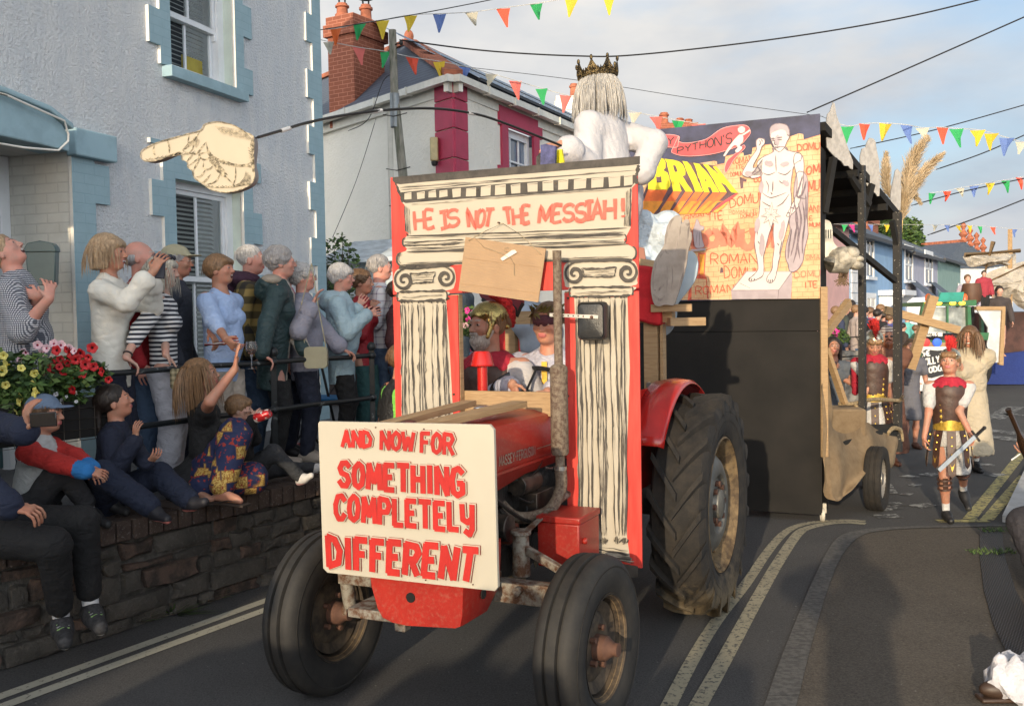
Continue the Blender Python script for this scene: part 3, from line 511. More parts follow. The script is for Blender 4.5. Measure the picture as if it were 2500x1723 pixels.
chimney(nb,(0,1,0),1.3,.7,6.4,zc_(1665,308,35),0,[(-.45,0,.16,.42,0),(.1,0,.14,.22,0),(.4,0,.14,.18,0)])
mb=MB();mb.prism([(-2.2,6.6),(3.2,6.6),(2.2,7.2),(-1.2,7.2)],(0,0,0),(1,0,0),(0,0,1),-2.8);mb.build('roof',M_slate,nb,smooth=False)
FD=Vector((math.sin(R(30.6)),math.cos(R(30.6)),0));F0=Vector((8.64,28,0));frz=math.atan2(FD.y,FD.x);fp=Plane(F0,frz)
def fu(px,py):return fp.uv(px,py)
def cottage(name,label,pxa,pxb,pye,col,wins,extra=None,roofh=1.7,group='painted cottages down the street'):
 ua,ub=fu(pxa,600)[0],fu(pxb,600)[0];ez=fu((pxa+pxb)/2,pye)[1];o=F0+FD*ua;rt=empty(name,o,frz,label,'house',group);Wd=ub-ua;mb=MB()
 xs=sorted(set([0,Wd]+[fu(a,600)[0]-ua for a,b,c,d in wins]+[fu(b,600)[0]-ua for a,b,c,d in wins]));wz=[(fu(a,600)[0]-ua,fu(b,600)[0]-ua,fu((a+b)/2,d)[1],fu((a+b)/2,c)[1])for a,b,c,d in wins]
 mb.box2((0,0,0),(Wd-.003,6,ez));mb.build('wall',mat(name+' paint',col,.85,var=.06,vs=2,bump=.2,bs=8),rt,smooth=False)
 mb=MB();mb.prism([(-.25,ez),(6.2,ez),(3,ez+roofh)],(0,0,0),(0,1,0),(0,0,1),Wd-.003);rf=mb.build('roof',M_slate,rt,smooth=False)
 mb=MB();mb.bar((0,-.3,ez-.02),(Wd,-.3,ez-.02),.12,.12);mb.build('gutter',mat('dark gutter',(.02,.02,.025),.5),rt,smooth=False)
 for(xa,xb,za,zc)in wz:
  w_=empty('window',(xa,0,za));w_.parent=rt;W_,H_=xb-xa,zc-za;mb=MB()
  for a,b in(((-.18,-.04,-.05),(0,-.003,H_+.18)),((W_,-.04,-.05),(W_+.18,-.003,H_+.18)),((0,-.04,H_),(W_,-.003,H_+.18)),((-.25,-.12,-.16),(W_+.25,-.003,-.05)),((W_*.46,-.03,0),(W_*.54,-.012,H_)),((0,-.031,H_*.46),(W_,-.0125,H_*.52))):mb.box2(a,b)
  mb.build('frame',M_wpaint,w_,smooth=False);mb=MB();mb.add([(0,-.01,0),(W_,-.01,0),(W_,-.01,H_),(0,-.01,H_)],[(0,1,2,3)]);mb.build('pane',M_glass,w_,smooth=False)
 return rt,Wd,ez,ua
pk,wd,ez,ua=cottage('pink_cottage','pale pink cottage nearest behind the float posts',1900,2073,531,(.68,.40,.37),[])
bl,wd,ez,ua=cottage('blue_cottage','sky blue cottage with white quoins and white windows',2076,2211,590,(.24,.38,.56),[(2114,2130,588,672),(2114,2134,728,770)])
mb=MB();[mb.box2((.02 if k_%2 else .02,-.05,z),(.95 if k_%2 else 1.2,-.004,z+.3))for k_,z in enumerate(np.arange(0,ez-.3,.32))];mb.build('quoins',mat('white quoins',(.7,.7,.7),.8),bl,smooth=False)
x_=fu(2160,720)[0]-ua;z_=fu(2160,722)[1];mb=MB();mb.box2((x_-1.3,-.9,z_),(x_+1.3,-.004,z_+.18));[mb.prism([(-.9,0),(-.0,0),(-.0,-.7)],(x_+k_,0,z_),(0,1,0),(0,0,1),.12)for k_ in(-1.1,1.0)];mb.build('door_canopy',M_wpaint,bl,smooth=False)
mb=MB();mb.box2((x_-.7,-.02,.2),(x_+.7,-.004,z_-.1));mb.build('door',mat('pale door',(.35,.45,.55),.5),bl,smooth=False)
chimney(bl,(4,3,0),1.5,.7,ez+1,ez+2.4,0,[],M_rbrick)
li,wd,ez,ua=cottage('lilac_cottage','lilac grey cottage with bay window between blue and green cottages',2212,2289,627,(.40,.41,.50),[(2209,2226,610,682),(2258,2275,622,690)])
for pxb in(2226,2276):
 x_=fu(pxb,740)[0]-ua;z_=fu(pxb,727)[1];mb=MB();mb.box2((x_-1.2,-.7,.2),(x_+1.2,-.004,z_));b_=mb.build('bay_window',M_wpaint,li,smooth=False);mb=MB();mb.box2((x_-.9,-.72,z_-1.5),(x_+.9,-.702,z_-.2));mb.build('pane',M_glass,b_,smooth=False)
 mb=MB();mb.add([(x_-1.4,-.85,z_),(x_+1.4,-.85,z_),(x_+1.1,0,z_+.75),(x_-1.1,0,z_+.75)],[(0,1,2,3)]);mb.build('bay_roof',M_slate,b_,smooth=False)
chimney(li,(2.5,2.2,0),2.4,.9,ez+.6,fu(2235,540)[1]*1.06,0,[(.2,0,.28,.9,0)],M_rbrick)
gr_,wd,ez,ua=cottage('green_cottage','sage green cottage at the far end of the painted row',2290,2345,640,(.24,.36,.33),[(2340,2344,700,720)])
for i in range(4):
 px=2352+i*16;y=62+i*4;o=P(px,700,y);z0=P(px,655-i*2,y).z;z1=P(px,588+i*10,y).z
 rt=empty('gabled_house',(o.x,o.y,0),R(25),['far brick house whose long slate roof has red ridge tiles','second far gable with a terracotta finial','third far gable with a terracotta finial','last far gable with a terracotta finial'][i],'house','far gabled houses')
 mb=MB();wd=3.2;mb.box2((-wd,0,0),(wd,8,z0));mb.build('wall',mat('pale gable',(.6,.62,.64),.8),rt,smooth=False)
 mb=MB()
 if i==0:mb.prism([(0,z0),(6,z0),(3,z1)],(-9,1,0),(0,1,0),(0,0,1),9)
 mb.prism([(-2.2,z0),(2.2,z0),(0,z1)],(0,-.1,0),(1,0,0),(0,0,1),-7);mb.build('roof',M_slate,rt,smooth=False)
 mb=MB();mb.bar((0,-.2,z1),(0,6,z1),.22,.18);mb.lathe([(.22,0),(.12,.2),(.28,.4),(.08,.7),(.2,.95),(0,1.2)],(0,0,z1));
 if i==0:mb.bar((-9,4,z1),(0,4,z1),.22,.2);[mb.cyl((-8.8+k_*.7,4,z1),(-8.8+k_*.7,4,z1+.4),.12,n=6)for k_ in range(13)]
 mb.build('ridge_tiles',M_terra,rt,smooth=False)
for i in range(4):
 c_=P(2262+i*9,600,52);mb=MB()
def leafcloud(mb,c,r,n,sz,rd,mats=2,shell=.55):
 for _ in range(n):
  while True:
   v=Vector((rd.uniform(-1,1),rd.uniform(-1,1),rd.uniform(-1,1)))
   if v.length<=1:break
  k=shell+(1-shell)*v.length if v.length>0 else 0;v=v.normalized()*k if rd.random()<.6 else v;p=Vector((c[0]+v.x*r[0],c[1]+v.y*r[1],c[2]+v.z*r[2]));s_=sz*rd.uniform(.6,1.4)
  a=Vector((rd.uniform(-1,1),rd.uniform(-1,1),rd.uniform(-.5,.5))).normalized();b=a.orthogonal();b.rotate(Matrix.Rotation(rd.uniform(0,6.28),3,a));mb.add([p-a*s_*.9,p+b*s_*.38,p+a*s_,p-b*s_*.38],[(0,1,2,3)],rd.randrange(mats))
M_lf=[mat('leaf green',(.05,.10,.02),.6,var=.3,vs=3),mat('leaf dark',(.025,.055,.015),.6,var=.3,vs=3),mat('leaf light',(.10,.16,.04),.6,var=.2)]
M_bark=mat('bark',(.09,.065,.045),.9,var=.3,bump=.8,bs=20)
def tree(name,label,px,py,y,r,n,sz,zg=0,grp=None):
 c=P(px,py,y);rt=empty(name,(c.x,c.y,zg),0,label,'tree',grp);rd=random.Random(int(px));h=c.z-zg;mb=MB();mb.tube([(0,0,0),(.1,0,h*.4),(0,.1,h*.8)],[r*.12,r*.09,r*.04]);[mb.tube([(0,0,h*.5),(r*.5*math.cos(a),r*.5*math.sin(a),h*.95)],[r*.05,r*.02],6)for a in(0,2,4)];mb.build('trunk',M_bark,rt)
 mb=MB();[leafcloud(mb,(rd.uniform(-.5,.5)*r,rd.uniform(-.5,.5)*r,h+rd.uniform(-.5,.5)*r),(r*.5,r*.5,r*.45),n//7,sz,rd,3)for _ in range(7)];mb.build('crown',M_lf,rt,smooth=False)
tree('dark_tree','dark green tree top rising behind the blue cottage roof',2140,552,50,1.3,1800,.14);tree('dark_tree','dark green tree top beside the tall brick chimney',2212,568,54,1.3,1800,.14)
def bush(name,label,c,r,n,sz,cat='plant',seed=1):
 rt=empty(name,c,0,label,cat);rd=random.Random(seed);mb=MB()
 for i in range(12):
  a=rd.uniform(0,6.28);e=Vector((math.cos(a)*r[0]*rd.uniform(.3,.9),math.sin(a)*r[1]*rd.uniform(.3,.9),r[2]*rd.uniform(1.0,1.9)));mb.tube([(0,0,0),e*.5+Vector((0,0,.05)),e],[.008,.006,.003],5)
 mb.build('stems',M_bark,rt);mb=MB();leafcloud(mb,(0,0,r[2]),r,n,sz,rd,3);mb.build('leaves',M_lf,rt,smooth=False)
c=P(815,625,11.9);bush('climbing_shrub','dark leafy climber at the corner of the white roughcast house',(c.x+.05,c.y,1.5),(.28,.2,.62),900,.035,seed=4)
for i,(px,py,s_)in enumerate(((250,1535,.10),(300,1522,.14),(420,1500,.16),(500,1462,.12),(560,1430,.12),(600,1415,.10),(228,1555,.06))):
 c=G(px,py);rd=random.Random(i);mb=MB()
 for _ in range(60):a=rd.uniform(0,6.28);rr=rd.uniform(.2,1)*s_*1.6;e=Vector((math.cos(a)*rr*1.4,math.sin(a)*rr*.5,rd.uniform(.01,.5)*s_));t_=Vector((-e.y,e.x,0)).normalized()*.008;mb.add([e*.3-t_,e*.3+t_,e+Vector((0,0,.01))],[(0,1,2)],rd.randrange(3))
 o=mb.build('weed',M_lf,None,smooth=False,loc=(c.x,c.y,.004));tag(o,['small green weed in the gutter beside the dark trainers','low spreading weed just right of the dark trainers','largest weed tuft at the foot of the stone wall','weed tuft below the mid section of the stone wall','weed clump near the front tyre at the wall foot','last weed clump beside the front tyre at the wall foot','tiny weed touching the toe of the dark trainer'][i],'weed','weeds at the foot of the wall')
mb=MB();rd=random.Random(9)
for cx,cy in((2190,318),(2130,442)):
 c=G(*C6(cx,cy))
 for _ in range(160):a=rd.uniform(0,6.28);p=Vector((c.x+rd.uniform(-.16,.16),c.y+rd.uniform(-.07,.07),.012));e=Vector((math.cos(a)*.02,math.sin(a)*.02,rd.uniform(.008,.03)));mb.add([p+Vector((.004,0,0)),p-Vector((.004,0,0)),p+e],[(0,1,2)],rd.randrange(3))
o=mb.build('grass',M_lf,smooth=False);tag(o,'green grass tufts growing at the end of the grating','grass',kind='stuff')
bh=empty('opposite_house',(-7.9,-9,0),R(-SUN_AZ),'dark rendered house behind the viewpoint shading the crowd','house')
mb=MB();mb.box2((-9,-4,0),(1.35,4,5.3));mb.build('wall',M_cream,bh,smooth=False);mb=MB();mb.prism([(-4.2,5.3),(4.2,5.3),(0,6.1)],(-9,0,0),(0,1,0),(0,0,1),10.35);mb.build('roof',M_slate,bh,smooth=False)
# ================================================================ TRACTOR (local x = towards picture right, y = towards its rear)
TF=Vector((-.29,4.30,0));TRZ=R(-24.8);tr=empty('tractor',TF,TRZ,'old red farm tractor carrying the painted arch and the hand-lettered sign','tractor')
TU=Vector((math.cos(TRZ),math.sin(TRZ),0));TV=Vector((-math.sin(TRZ),math.cos(TRZ),0))
def T(x,y,z=0):return TF+TU*x+TV*y+Vector((0,0,z))
n=NT('faded tractor red',.38);v=n.vec();a=n.noise(v,3,5,.6);b=n.noise(v,16,8,.75);c=n.ramp(a,.3,(.25,.014,.010),.7,(.36,.024,.015));c=n.mix(n.ramp(b,.66,(0,0,0),.70,(1,1,1)),c,(.12,.055,.03));c=n.mix(n.ramp(n.noise(v,60,4),.5,(0,0,0),.8,(.35,.35,.35)),c,(.30,.17,.12));n.base(c);n.bump(b,.08,.004);M_tred=n.m
M_redp=mat('glossy red',(.44,.016,.012),.25,var=.08,coat=.4)
n=NT('rusty steel',.7,.2);v=n.vec();a=n.noise(v,22,8,.7);c=n.ramp(a,.42,(.10,.045,.022),.58,(.25,.235,.20));n.base(c);n.bump(a,.5,.006);M_rust=n.m
n=NT('rusty exhaust',.75,.1);v=n.vec();z=n.sep(n.tc.outputs['Object'],2);a=n.noise(v,60,6,.7);zz=n.math('ADD',z,n.math('MULTIPLY',n.noise(v,6,3),.25));c=n.mix(n.ramp(zz,1.22,(0,0,0),1.55,(1,1,1)),n.ramp(a,.4,(.20,.16,.115),.62,(.085,.05,.034)),n.ramp(a,.4,(.050,.034,.028),.7,(.030,.022,.02)));n.base(c);n.bump(a,.3,.003);M_exh=n.m
M_eng=mat('oily engine black',(.012,.012,.012),.5,var=.5,vs=10,bump=.6,bs=40,col2=(.03,.026,.022));M_engr=mat('engine grime red',(.06,.015,.01),.6,var=.4,vs=10)
n=NT('tyre rubber',.72);v=n.vec();a=n.noise(v,7,6,.7);b=n.noise(v,90,3,.7);c=n.ramp(a,.4,(.012,.0115,.0115),.72,(.030,.027,.023));n.base(c);n.bump(b,.25,.003);M_tyre=n.m
n=NT('muddy tyre rubber',.85);v=n.vec();z=n.sep(n.tc.outputs['Object'],2);a=n.noise(v,9,7,.75);c=n.ramp(a,.42,(.011,.010,.0095),.72,(.036,.029,.022));c=n.mix(n.ramp(n.math('ADD',n.math('MULTIPLY',z,-1.),n.math('MULTIPLY',a,.5)),.62,(0,0,0),.80,(.7,.7,.7)),c,(.17,.13,.075));n.base(c);n.bump(n.noise(v,60,4),.4,.004);M_mud=n.m
M_rimt=mat('rust tan rim',(.10,.065,.035),.8,var=.3,vs=14,bump=.3,bs=40,col2=(.19,.13,.065));M_rims=mat('grey wheel disc',(.13,.125,.11),.5,.3,var=.25,vs=8);M_dk=mat('dark rim',(.07,.06,.05),.6,var=.4,vs=8,col2=(.12,.09,.06));M_nut=mat('rusty nut',(.085,.04,.026),.8,var=.3)
n=NT('pale timber',.75);v=n.vec(scale=(1.5,1.5,24));a=n.noise(v,3,6,.65,dist=1.2);n.base(n.ramp(a,.3,(.25,.155,.075),.7,(.42,.29,.155)));n.bump(a,.15,.003);M_timber=n.m
n=NT('pale timber lengthwise',.75);v=n.vec(scale=(3,1.2,30));a=n.noise(v,3,6,.65,dist=1.0);n.base(n.ramp(a,.3,(.25,.155,.075),.7,(.43,.29,.15)));n.bump(a,.15,.003);M_timb2=n.m
def front_wheel(x,steer):
 w_=empty('front_wheel',(x,0,.37),steer);w_.parent=tr;Rr=.372;hw=.088;mb=MB()
 prof=[(.20,-.06),(.23,-.085),(.29,-.098),(.335,-.092),(Rr-.018,-.080),(Rr-.004,-.066),(Rr,-.050),(Rr,-.036),(Rr-.014,-.031),(Rr-.014,-.023),(Rr+.002,-.018),(Rr+.003,.018),(Rr-.014,.023),(Rr-.014,.031),(Rr,.036),(Rr,.050),(Rr-.004,.066),(Rr-.018,.080),(.335,.092),(.29,.098),(.23,.085),(.20,.06)]
 mb.lathe(prof,(0,0,0),(1,0,0),64,closed=True)
 for k_ in(.215,.245,.30,.325):mb.lathe([(k_,.0),(k_+.006,.002),(k_+.006,.0)],(.094 if k_>.25 else .082,0,0),(1,0,0),48)
 mb.build('tyre',M_tyre,w_)
 mb=MB();mb.lathe([(.222,.08),(.215,.082),(.20,.06),(.195,-.06),(.205,-.08),(.215,-.08),(.19,-.055),(.185,.04),(.14,.02),(.12,.035),(.06,.035),(.05,.03)],(0,0,0),(1,0,0),40,m=1)
 mb.lathe([(.20,-.075),(.17,-.03),(.06,-.02),(.0,-.02)],(0,0,0),(1,0,0),30,m=1)
 mb.build('rim',[M_dk,mat('brown front rim',(.04,.028,.019),.75,var=.35,vs=14,bump=.3,bs=40,col2=(.085,.06,.036))],w_);mb=MB();mb.lathe([(.055,.03),(.05,.08),(.04,.09),(.028,.11),(.028,.13),(0,.13)],(0,0,0),(1,0,0),20);[mb.cyl((.03,.08*math.cos(t),.08*math.sin(t)),(.06,.08*math.cos(t),.08*math.sin(t)),.013,n=6)for t in np.arange(0,6.2,1.256)];mb.build('hub',M_nut,w_)
 mb=MB();mb.lathe([(.222,.083),(.21,.075),(.198,.055),(.203,.055),(.214,.072),(.222,.078)],(0,0,0),(1,0,0),40);mb.build('rim_edge',M_rimt,w_)
 return w_
front_wheel(.645,R(-3));front_wheel(-.645,R(-3))
def rear_wheel(x,s_):
 w_=empty('rear_wheel',(x,1.84,.63),0);w_.parent=tr;Rr=.595;mb=MB()
 mb.lathe([(.37,-.10),(.41,-.135),(.50,-.15),(.555,-.145),(Rr-.01,-.125),(Rr,-.06),(Rr+.004,0),(Rr,.06),(Rr-.01,.125),(.555,.145),(.50,.15),(.41,.135),(.37,.10)],(0,0,0),(1,0,0),72,closed=True)
 nl_=19
 for i in range(nl_):
  for sd in(-1,1):
   a0=2*math.pi*(i+(.5 if sd>0 else 0))/nl_;q=[]
   for k_,(t,hh,ww)in enumerate(((-.012,.032,.036),(.05,.036,.036),(.10,.036,.038),(.145,.026,.042),(.152,-.035,.045))):
    ang=a0-t*2.3;r0=Rr-.02 if k_<3 else Rr-.035-(.04 if k_==4 else 0);r1=Rr+hh
    for(rr,dw)in((r0,-1.25),(r1,-1),(r1,1),(r0,1.25)):aa=ang+dw*ww/2/Rr;q.append((sd*t,-rr*math.sin(aa),rr*math.cos(aa)))
   f=[(k_*4+j,k_*4+(j+1)%4,k_*4+4+(j+1)%4,k_*4+4+j)for k_ in range(4)for j in range(4)]+[(0,1,2,3),(19,18,17,16)]
   mb.add(q,f)
 for k_ in(.39,.43,.47,.52):mb.lathe([(k_,0),(k_+.008,.003),(k_+.008,0)],(.128 if k_<.45 else .146,0,0),(1,0,0),60)
 mb.build('tyre',M_mud,w_,bevel=0)
 mb=MB();mb.lathe([(.385,.125),(.375,.13),(.36,.10),(.345,.0),(.36,-.10),(.385,-.12),(.34,-.1),(.325,0),(.34,.09),(.36,.11)],(0,0,0),(1,0,0),60);mb.build('rim',M_rimt,w_)
 mb=MB();mb.lathe([(.338,-.02),(.31,.03),(.25,.085),(.20,.105),(.17,.10),(.15,.075),(.09,.075),(.08,.11),(.05,.12),(0,.12)],(0,0,0),(1,0,0),48);o=mb.build('wheel_disc',M_rims,w_)
 for t in range(4):a_=t*math.pi/2+.5;mb=MB();mb.bar((.01,.27*math.cos(a_),.27*math.sin(a_)),(.045,.36*math.cos(a_),.36*math.sin(a_)),.10,.03,up=(1,0,0));mb.build('rim_lug',M_rimt,w_)
 mb=MB();[mb.cyl((.05,.115*math.cos(t),.115*math.sin(t)),(.108,.115*math.cos(t),.115*math.sin(t)),.017,n=6)for t in np.arange(0,6.2,.785)];mb.build('wheel_nuts',M_nut,w_)
 if s_<0:w_.scale=(-1,1,1)
rear_wheel(.66,1);rear_wheel(-.66,-1)
mb=MB();mb.bar((-.24,-.02,.585),(.24,-.02,.585),.10,.10);mb.bar((.2,-.02,.57),(.56,.0,.56),.07,.09);mb.bar((-.2,-.02,.57),(-.56,.0,.56),.07,.09)
for s_ in(-1,1):
 mb.cyl((s_*.55,0,.64),(s_*.52,.0,.40),.035,.03);mb.cyl((s_*.52,0,.38),(s_*.60,0,.37),.035);mb.ell((s_*.55,0,.66),(.045,.045,.035))
 for x in(.12,.24,.36):mb.cyl((s_*x,-.09,.585),(s_*x,-.05,.585),.02,n=6)
 mb.bar((s_*.55,.0,.66),(s_*.32,.10,.72),.03,.035)
mb.cyl((.30,.10,.60),(.30,.10,.78),.04,.035);mb.cyl((.30,.10,.78),(.30,.10,.80),.045)
mb.build('front_axle',M_rust,tr,bevel=.004)
mb=MB();mb.tube([(.31,.10,.78),(.32,.5,.86),(.33,1.0,.92)],.017);mb.build('drag_link',M_rust,tr)
mb=MB();mb.box2((-.14,-.3,.52),(.14,1.9,.80));mb.box2((-.17,.0,.66),(.15,.95,1.10));mb.box2((-.22,1.5,.5),(.22,2.1,.95));mb.cyl((-.55,1.84,.63),(.55,1.84,.63),.09);mb.box2((-.2,-.33,.6),(.2,-.22,1.2));mb.build('engine_block',M_eng,tr,bevel=.02)
mb=MB();mb.cyl((.02,-.14,.93),(.02,-.10,.93),.17,n=28);[mb.box((.02+.1*math.cos(t),-.09,.93+.1*math.sin(t)),(.19,.01,.05),Matrix.Rotation(-t,3,'Y'))for t in(.3,1.87,3.44,5.01)];mb.cyl((.16,.12,.80),(.24,.12,.80),.06);mb.cyl((.19,.3,.95),(.19,.5,.95),.05);mb.box2((.13,.42,.72),(.24,.62,.90));mb.cyl((.19,.72,.7),(.19,.72,.88),.045)
mb.build('engine_fittings',mat('dull engine metal',(.05,.045,.04),.45,.4,var=.5,vs=8,col2=(.11,.08,.06)),tr,bevel=.004)
mb=MB();rd=random.Random(5)
for k_ in range(12):a=Vector((rd.uniform(.12,.2),rd.uniform(0,.3),rd.uniform(.7,1.05)));b=a+Vector((rd.uniform(0,.05),rd.uniform(.2,.5),rd.uniform(-.2,.2)));mb.tube(bez([a,(a+b)/2+Vector((.04,0,-.06)),b],5),rd.uniform(.004,.010),6)
mb.build('hoses',M_eng,tr)
mb=MB();mb.box2((.17,.14,.72),(.23,.24,.80));mb.build('fuel_pump',mat('pump brown red',(.12,.035,.02),.5),tr,bevel=.008)
mb=MB();mb.box2((.30,.28,.60),(.50,.54,.80));mb.box2((.295,.275,.80),(.505,.545,.83));mb.cyl((.50,.33,.72),(.52,.33,.72),.015);o=mb.build('battery_box',M_tred,tr,bevel=.006)
mb=MB();sec=[(-.235,.99),(-.24,1.10),(-.235,1.19),(-.20,1.245),(-.13,1.265),(0,1.272),(.13,1.265),(.20,1.245),(.235,1.19),(.24,1.10),(.235,.99)]
ys=[-.44,-.42,-.3,0,.3,.6,.95];q=[]
for i,y in enumerate(ys):
 sc=.90 if i==0 else 1
 for x,z in sec:
  zz=z
  if z<1.0:zz={0:.80,1:.75,2:.70,3:.98,4:1.01,5:1.01,6:1.01}[i]
  q.append((x*sc,y,1.0+(zz-1.0)*sc if z>1 else zz))
ns_=len(sec);f=[(i*ns_+j,i*ns_+j+1,(i+1)*ns_+j+1,(i+1)*ns_+j)for i in range(len(ys)-1)for j in range(ns_-1)]+[tuple(range(ns_))]
mb.add(q,f);bo=mb.build('bonnet',M_tred,tr);sm=bo.modifiers.new('s','SOLIDIFY');sm.thickness=.004
mb=MB();mb.bar((.241,-.28,1.055),(.241,.9,1.055),.012,.012,m=0);mb.build('bonnet_crease',M_tred,bo)
class PX:pass
pt=Paint(y0=0,step=.00005);bpx=lambda x,y:(x,y)
for st in letters('MASSEY-FERGUSON',[(.02,1.085),(.40,1.085),(.40,1.125),(.02,1.125)],gap=.35):pt.stroke(st,.006,0)
pt.stroke([(.42,1.108),(.62,1.108)],.004,0)
o=pt.build('bonnet_lettering',mat('worn chrome',(.35,.32,.28),.35,.6),tr);o.rotation_euler=(0,0,R(90));o.location=(.2425,0,0)
tp=Plane(T(0,-.42),TRZ);N7=lambda x,y:tp.uv(640+x/2.038,940+y/2.038)
out=[N7(*p)for p in((535,930),(545,1000),(575,1110),(600,1155),(650,1180),(720,1195),(960,1208),(985,1200),(995,1150),(1000,1010),(1000,930))]
mb=MB();mb.prism(out,(0,-.42,0),(1,0,0),(0,0,1),-.0005)
n_o=len(out);cx_=sum(p[0]for p in out)/n_o;cz_=.72;q=[]
for k_,(yy,sc)in enumerate(((-.42,1),(-.40,1.02),(-.2,1.04),(-.08,1.0))):q+=[((a-cx_)*sc+cx_,yy,b+(.0 if k_<3 else .06))for a,b in out]
mb.add(q,[(k_*n_o+i,k_*n_o+(i+1)%n_o,(k_+1)*n_o+(i+1)%n_o,(k_+1)*n_o+i)for k_ in range(3)for i in range(n_o)]);nose=mb.build('nose_casting',M_tred,tr)
h1=N7(740,1055);mb=MB();mb.cyl((h1[0],-.4245,h1[1]),(h1[0],-.42,h1[1]),.020,n=20);mb.build('starting_hole',mat('hole black',(.004,.004,.004),.9,var=0),nose,smooth=False);mb=MB();mb.cyl((out[-1][0]+.008,-.27,h1[1]),(out[-1][0]+.0135,-.27,h1[1]),.020,n=20);mb.build('starting_hole',mat('hole black',(.004,.004,.004),.9,var=0),nose,smooth=False)
mb=MB();mb.box2((-.26,-.40,.50),(.0,-.1,.54));mb.box2((-.05,-.38,.46),(.0,-.33,.52));mb.build('drawbar_bracket',M_rust,nose,bevel=.005)
ex=P(1364,900,4.57);exl=((ex-TF).dot(TU),(ex-TF).dot(TV));zt,zm,zb_=P(1359,612,4.57).z,P(1363,893,4.57).z,P(1366,1110,4.57).z
eh=empty('exhaust',(exl[0],exl[1],0));eh.parent=tr;mb=MB();mb.lathe([(.02,zm-.02),(.020,zm+.1),(.0205,zt-.003),(.021,zt),(.017,zt),(.016,zt-.1)],n=20);mb.build('stack_pipe',M_exh,eh)
mb=MB();mb.lathe([(.022,zb_-.10),(.022,zb_),(.036,zb_),(.041,zb_+.012),(.041,zm-.03),(.043,zm-.028),(.043,zm-.022),(.041,zm-.02),(.040,zm-.006),(.030,zm+.004),(.021,zm+.008)],n=28);mb.build('muffler',M_exh,eh)
mb=MB();mb.tube(bez([(0,0,zb_-.06),(0,-.0,zb_-.16),(-.05,-.05,zb_-.26),(-.15,-.16,zb_-.27),(-.22,-.2,zb_-.20)],6),.028,14);mb.build('elbow',M_exh,eh);mb=MB();mb.lathe([(.030,0),(.030,.018)],(0,0,zb_-.07));mb.tube([(-.028,-.02,zb_-.062),(-.06,-.03,zb_-.06)],.009,8);mb.build('clamp',mat('bright steel',(.5,.48,.44),.3,.9),eh)
for s_ in(1,-1):
 mb=MB();q=[];K=22;x0,x1=s_*.40,s_*.60
 for i in range(K+1):
  a=R(-22+(106)*i/K);flare=1 if i>3 else i/3
  for(x,rr)in((x0,.70),((x0+x1)/2,.715),(x1-s_*.02,.705),(x1,.685)):q.append((x,1.84-rr*math.sin(a+R(-28)+R(0)),.63+rr*math.cos(a+R(-28))))
 mb.add(q,[(i*4+j,i*4+j+1,i*4+5+j,i*4+4+j)for i in range(K)for j in range(3)])
 o=mb.build('fender',M_redp,tr);sm=o.modifiers.new('s','SOLIDIFY');sm.thickness=.006
 mb=MB();mb.box2((s_*.40-.004,1.3,.75),(s_*.40+.004,2.3,1.30));mb.build('fender_panel',M_redp,tr)
hc=P(1290,942,5.42);sw=((hc-TF).dot(TU)-.02,(hc-TF).dot(TV),hc.z);mb=MB();tl=R(28);X_=Vector((1,0,0));Y_=Vector((0,math.cos(tl),math.sin(tl)));cc_=Vector(sw)
mb.tube([cc_+X_*.19*math.cos(t)+Y_*.19*math.sin(t)for t in np.linspace(0,2*math.pi,33)],.013,8,caps=False);[mb.tube([cc_-Vector((0,0,.04)),cc_+X_*.185*math.cos(t)+Y_*.185*math.sin(t)],.008,6)for t in(1.57,3.66,5.76)];mb.build('steering_wheel',mat('black bakelite',(.012,.012,.013),.25,var=0),tr)
mb=MB();mb.cyl(cc_-Vector((0,0,.03)),(0,.95,.95),.025);mb.build('steering_column',M_eng,tr);mb=MB();mb.box2((-.20,.9,.9),(.2,1.05,1.22));mb.build('dashboard',M_eng,tr,bevel=.03)
mb=MB();mb.box2((-.22,1.75,.86),(.22,2.12,.92));mb.box2((-.22,2.1,.9),(.22,2.15,1.15));mb.build('driver_seat',mat('black vinyl',(.015,.015,.015),.5),tr,bevel=.03)
ac=P(1178,930,5.05);al=((ac-TF).dot(TU),(ac-TF).dot(TV));za,zc2=P(1178,857,5.05).z,P(1178,893,5.05).z
mb=MB();mb.lathe([(.026,1.0),(.026,zc2),(.058,zc2),(.060,zc2+.006),(.057,zc2+.012),(.044,za-.008),(.038,za),(0,za+.001)],(al[0],al[1],0),n=28);mb.build('air_cleaner_stack',M_redp,tr)
# ================================================================ ARCH
ap=Plane(T(0,.60),TRZ);AE=T(0,.60);arch=empty('painted_arch',AE,TRZ,'plywood classical arch painted in red, cream and black on the tractor','arch')
A6=lambda x,y:ap.uv(940+x/2.314,370+y/2.314);A8=lambda x,y:ap.uv(1190+x/3.989,1060+y/3.989)
n=NT('arch red paint',.6);v=n.vec(scale=(30,1,3));a=n.noise(v,1.2,6,.6);n.base(n.ramp(a,.35,(.50,.026,.018),.62,(.62,.055,.038)));M_ared=n.m
M_acr=mat('arch cream paint',(.43,.385,.305),.7,var=.03,vs=3);M_abk=mat('arch black brushwork',(.05,.043,.036),.65,var=.35,vs=12)
def dry(name,sc,thr=.5,c1=(.05,.043,.036),c2=(.43,.385,.305),w_=.06):
 n=NT(name,.7);v=n.vec(scale=sc);a=n.noise(v,1,6,.65);n.base(n.ramp(a,thr-w_,c1,thr+w_,c2));return n.m
M_dv=dry('dry brush vertical',(150,1,5),.50);M_dh=dry('dry brush horizontal',(6,1,170),.50);M_dv2=dry('dry brush light',(180,1,4),.38);M_rtx=dry('translucent red lettering',(60,1,12),.42,(.58,.06,.045),(.62,.13,.09),.15)
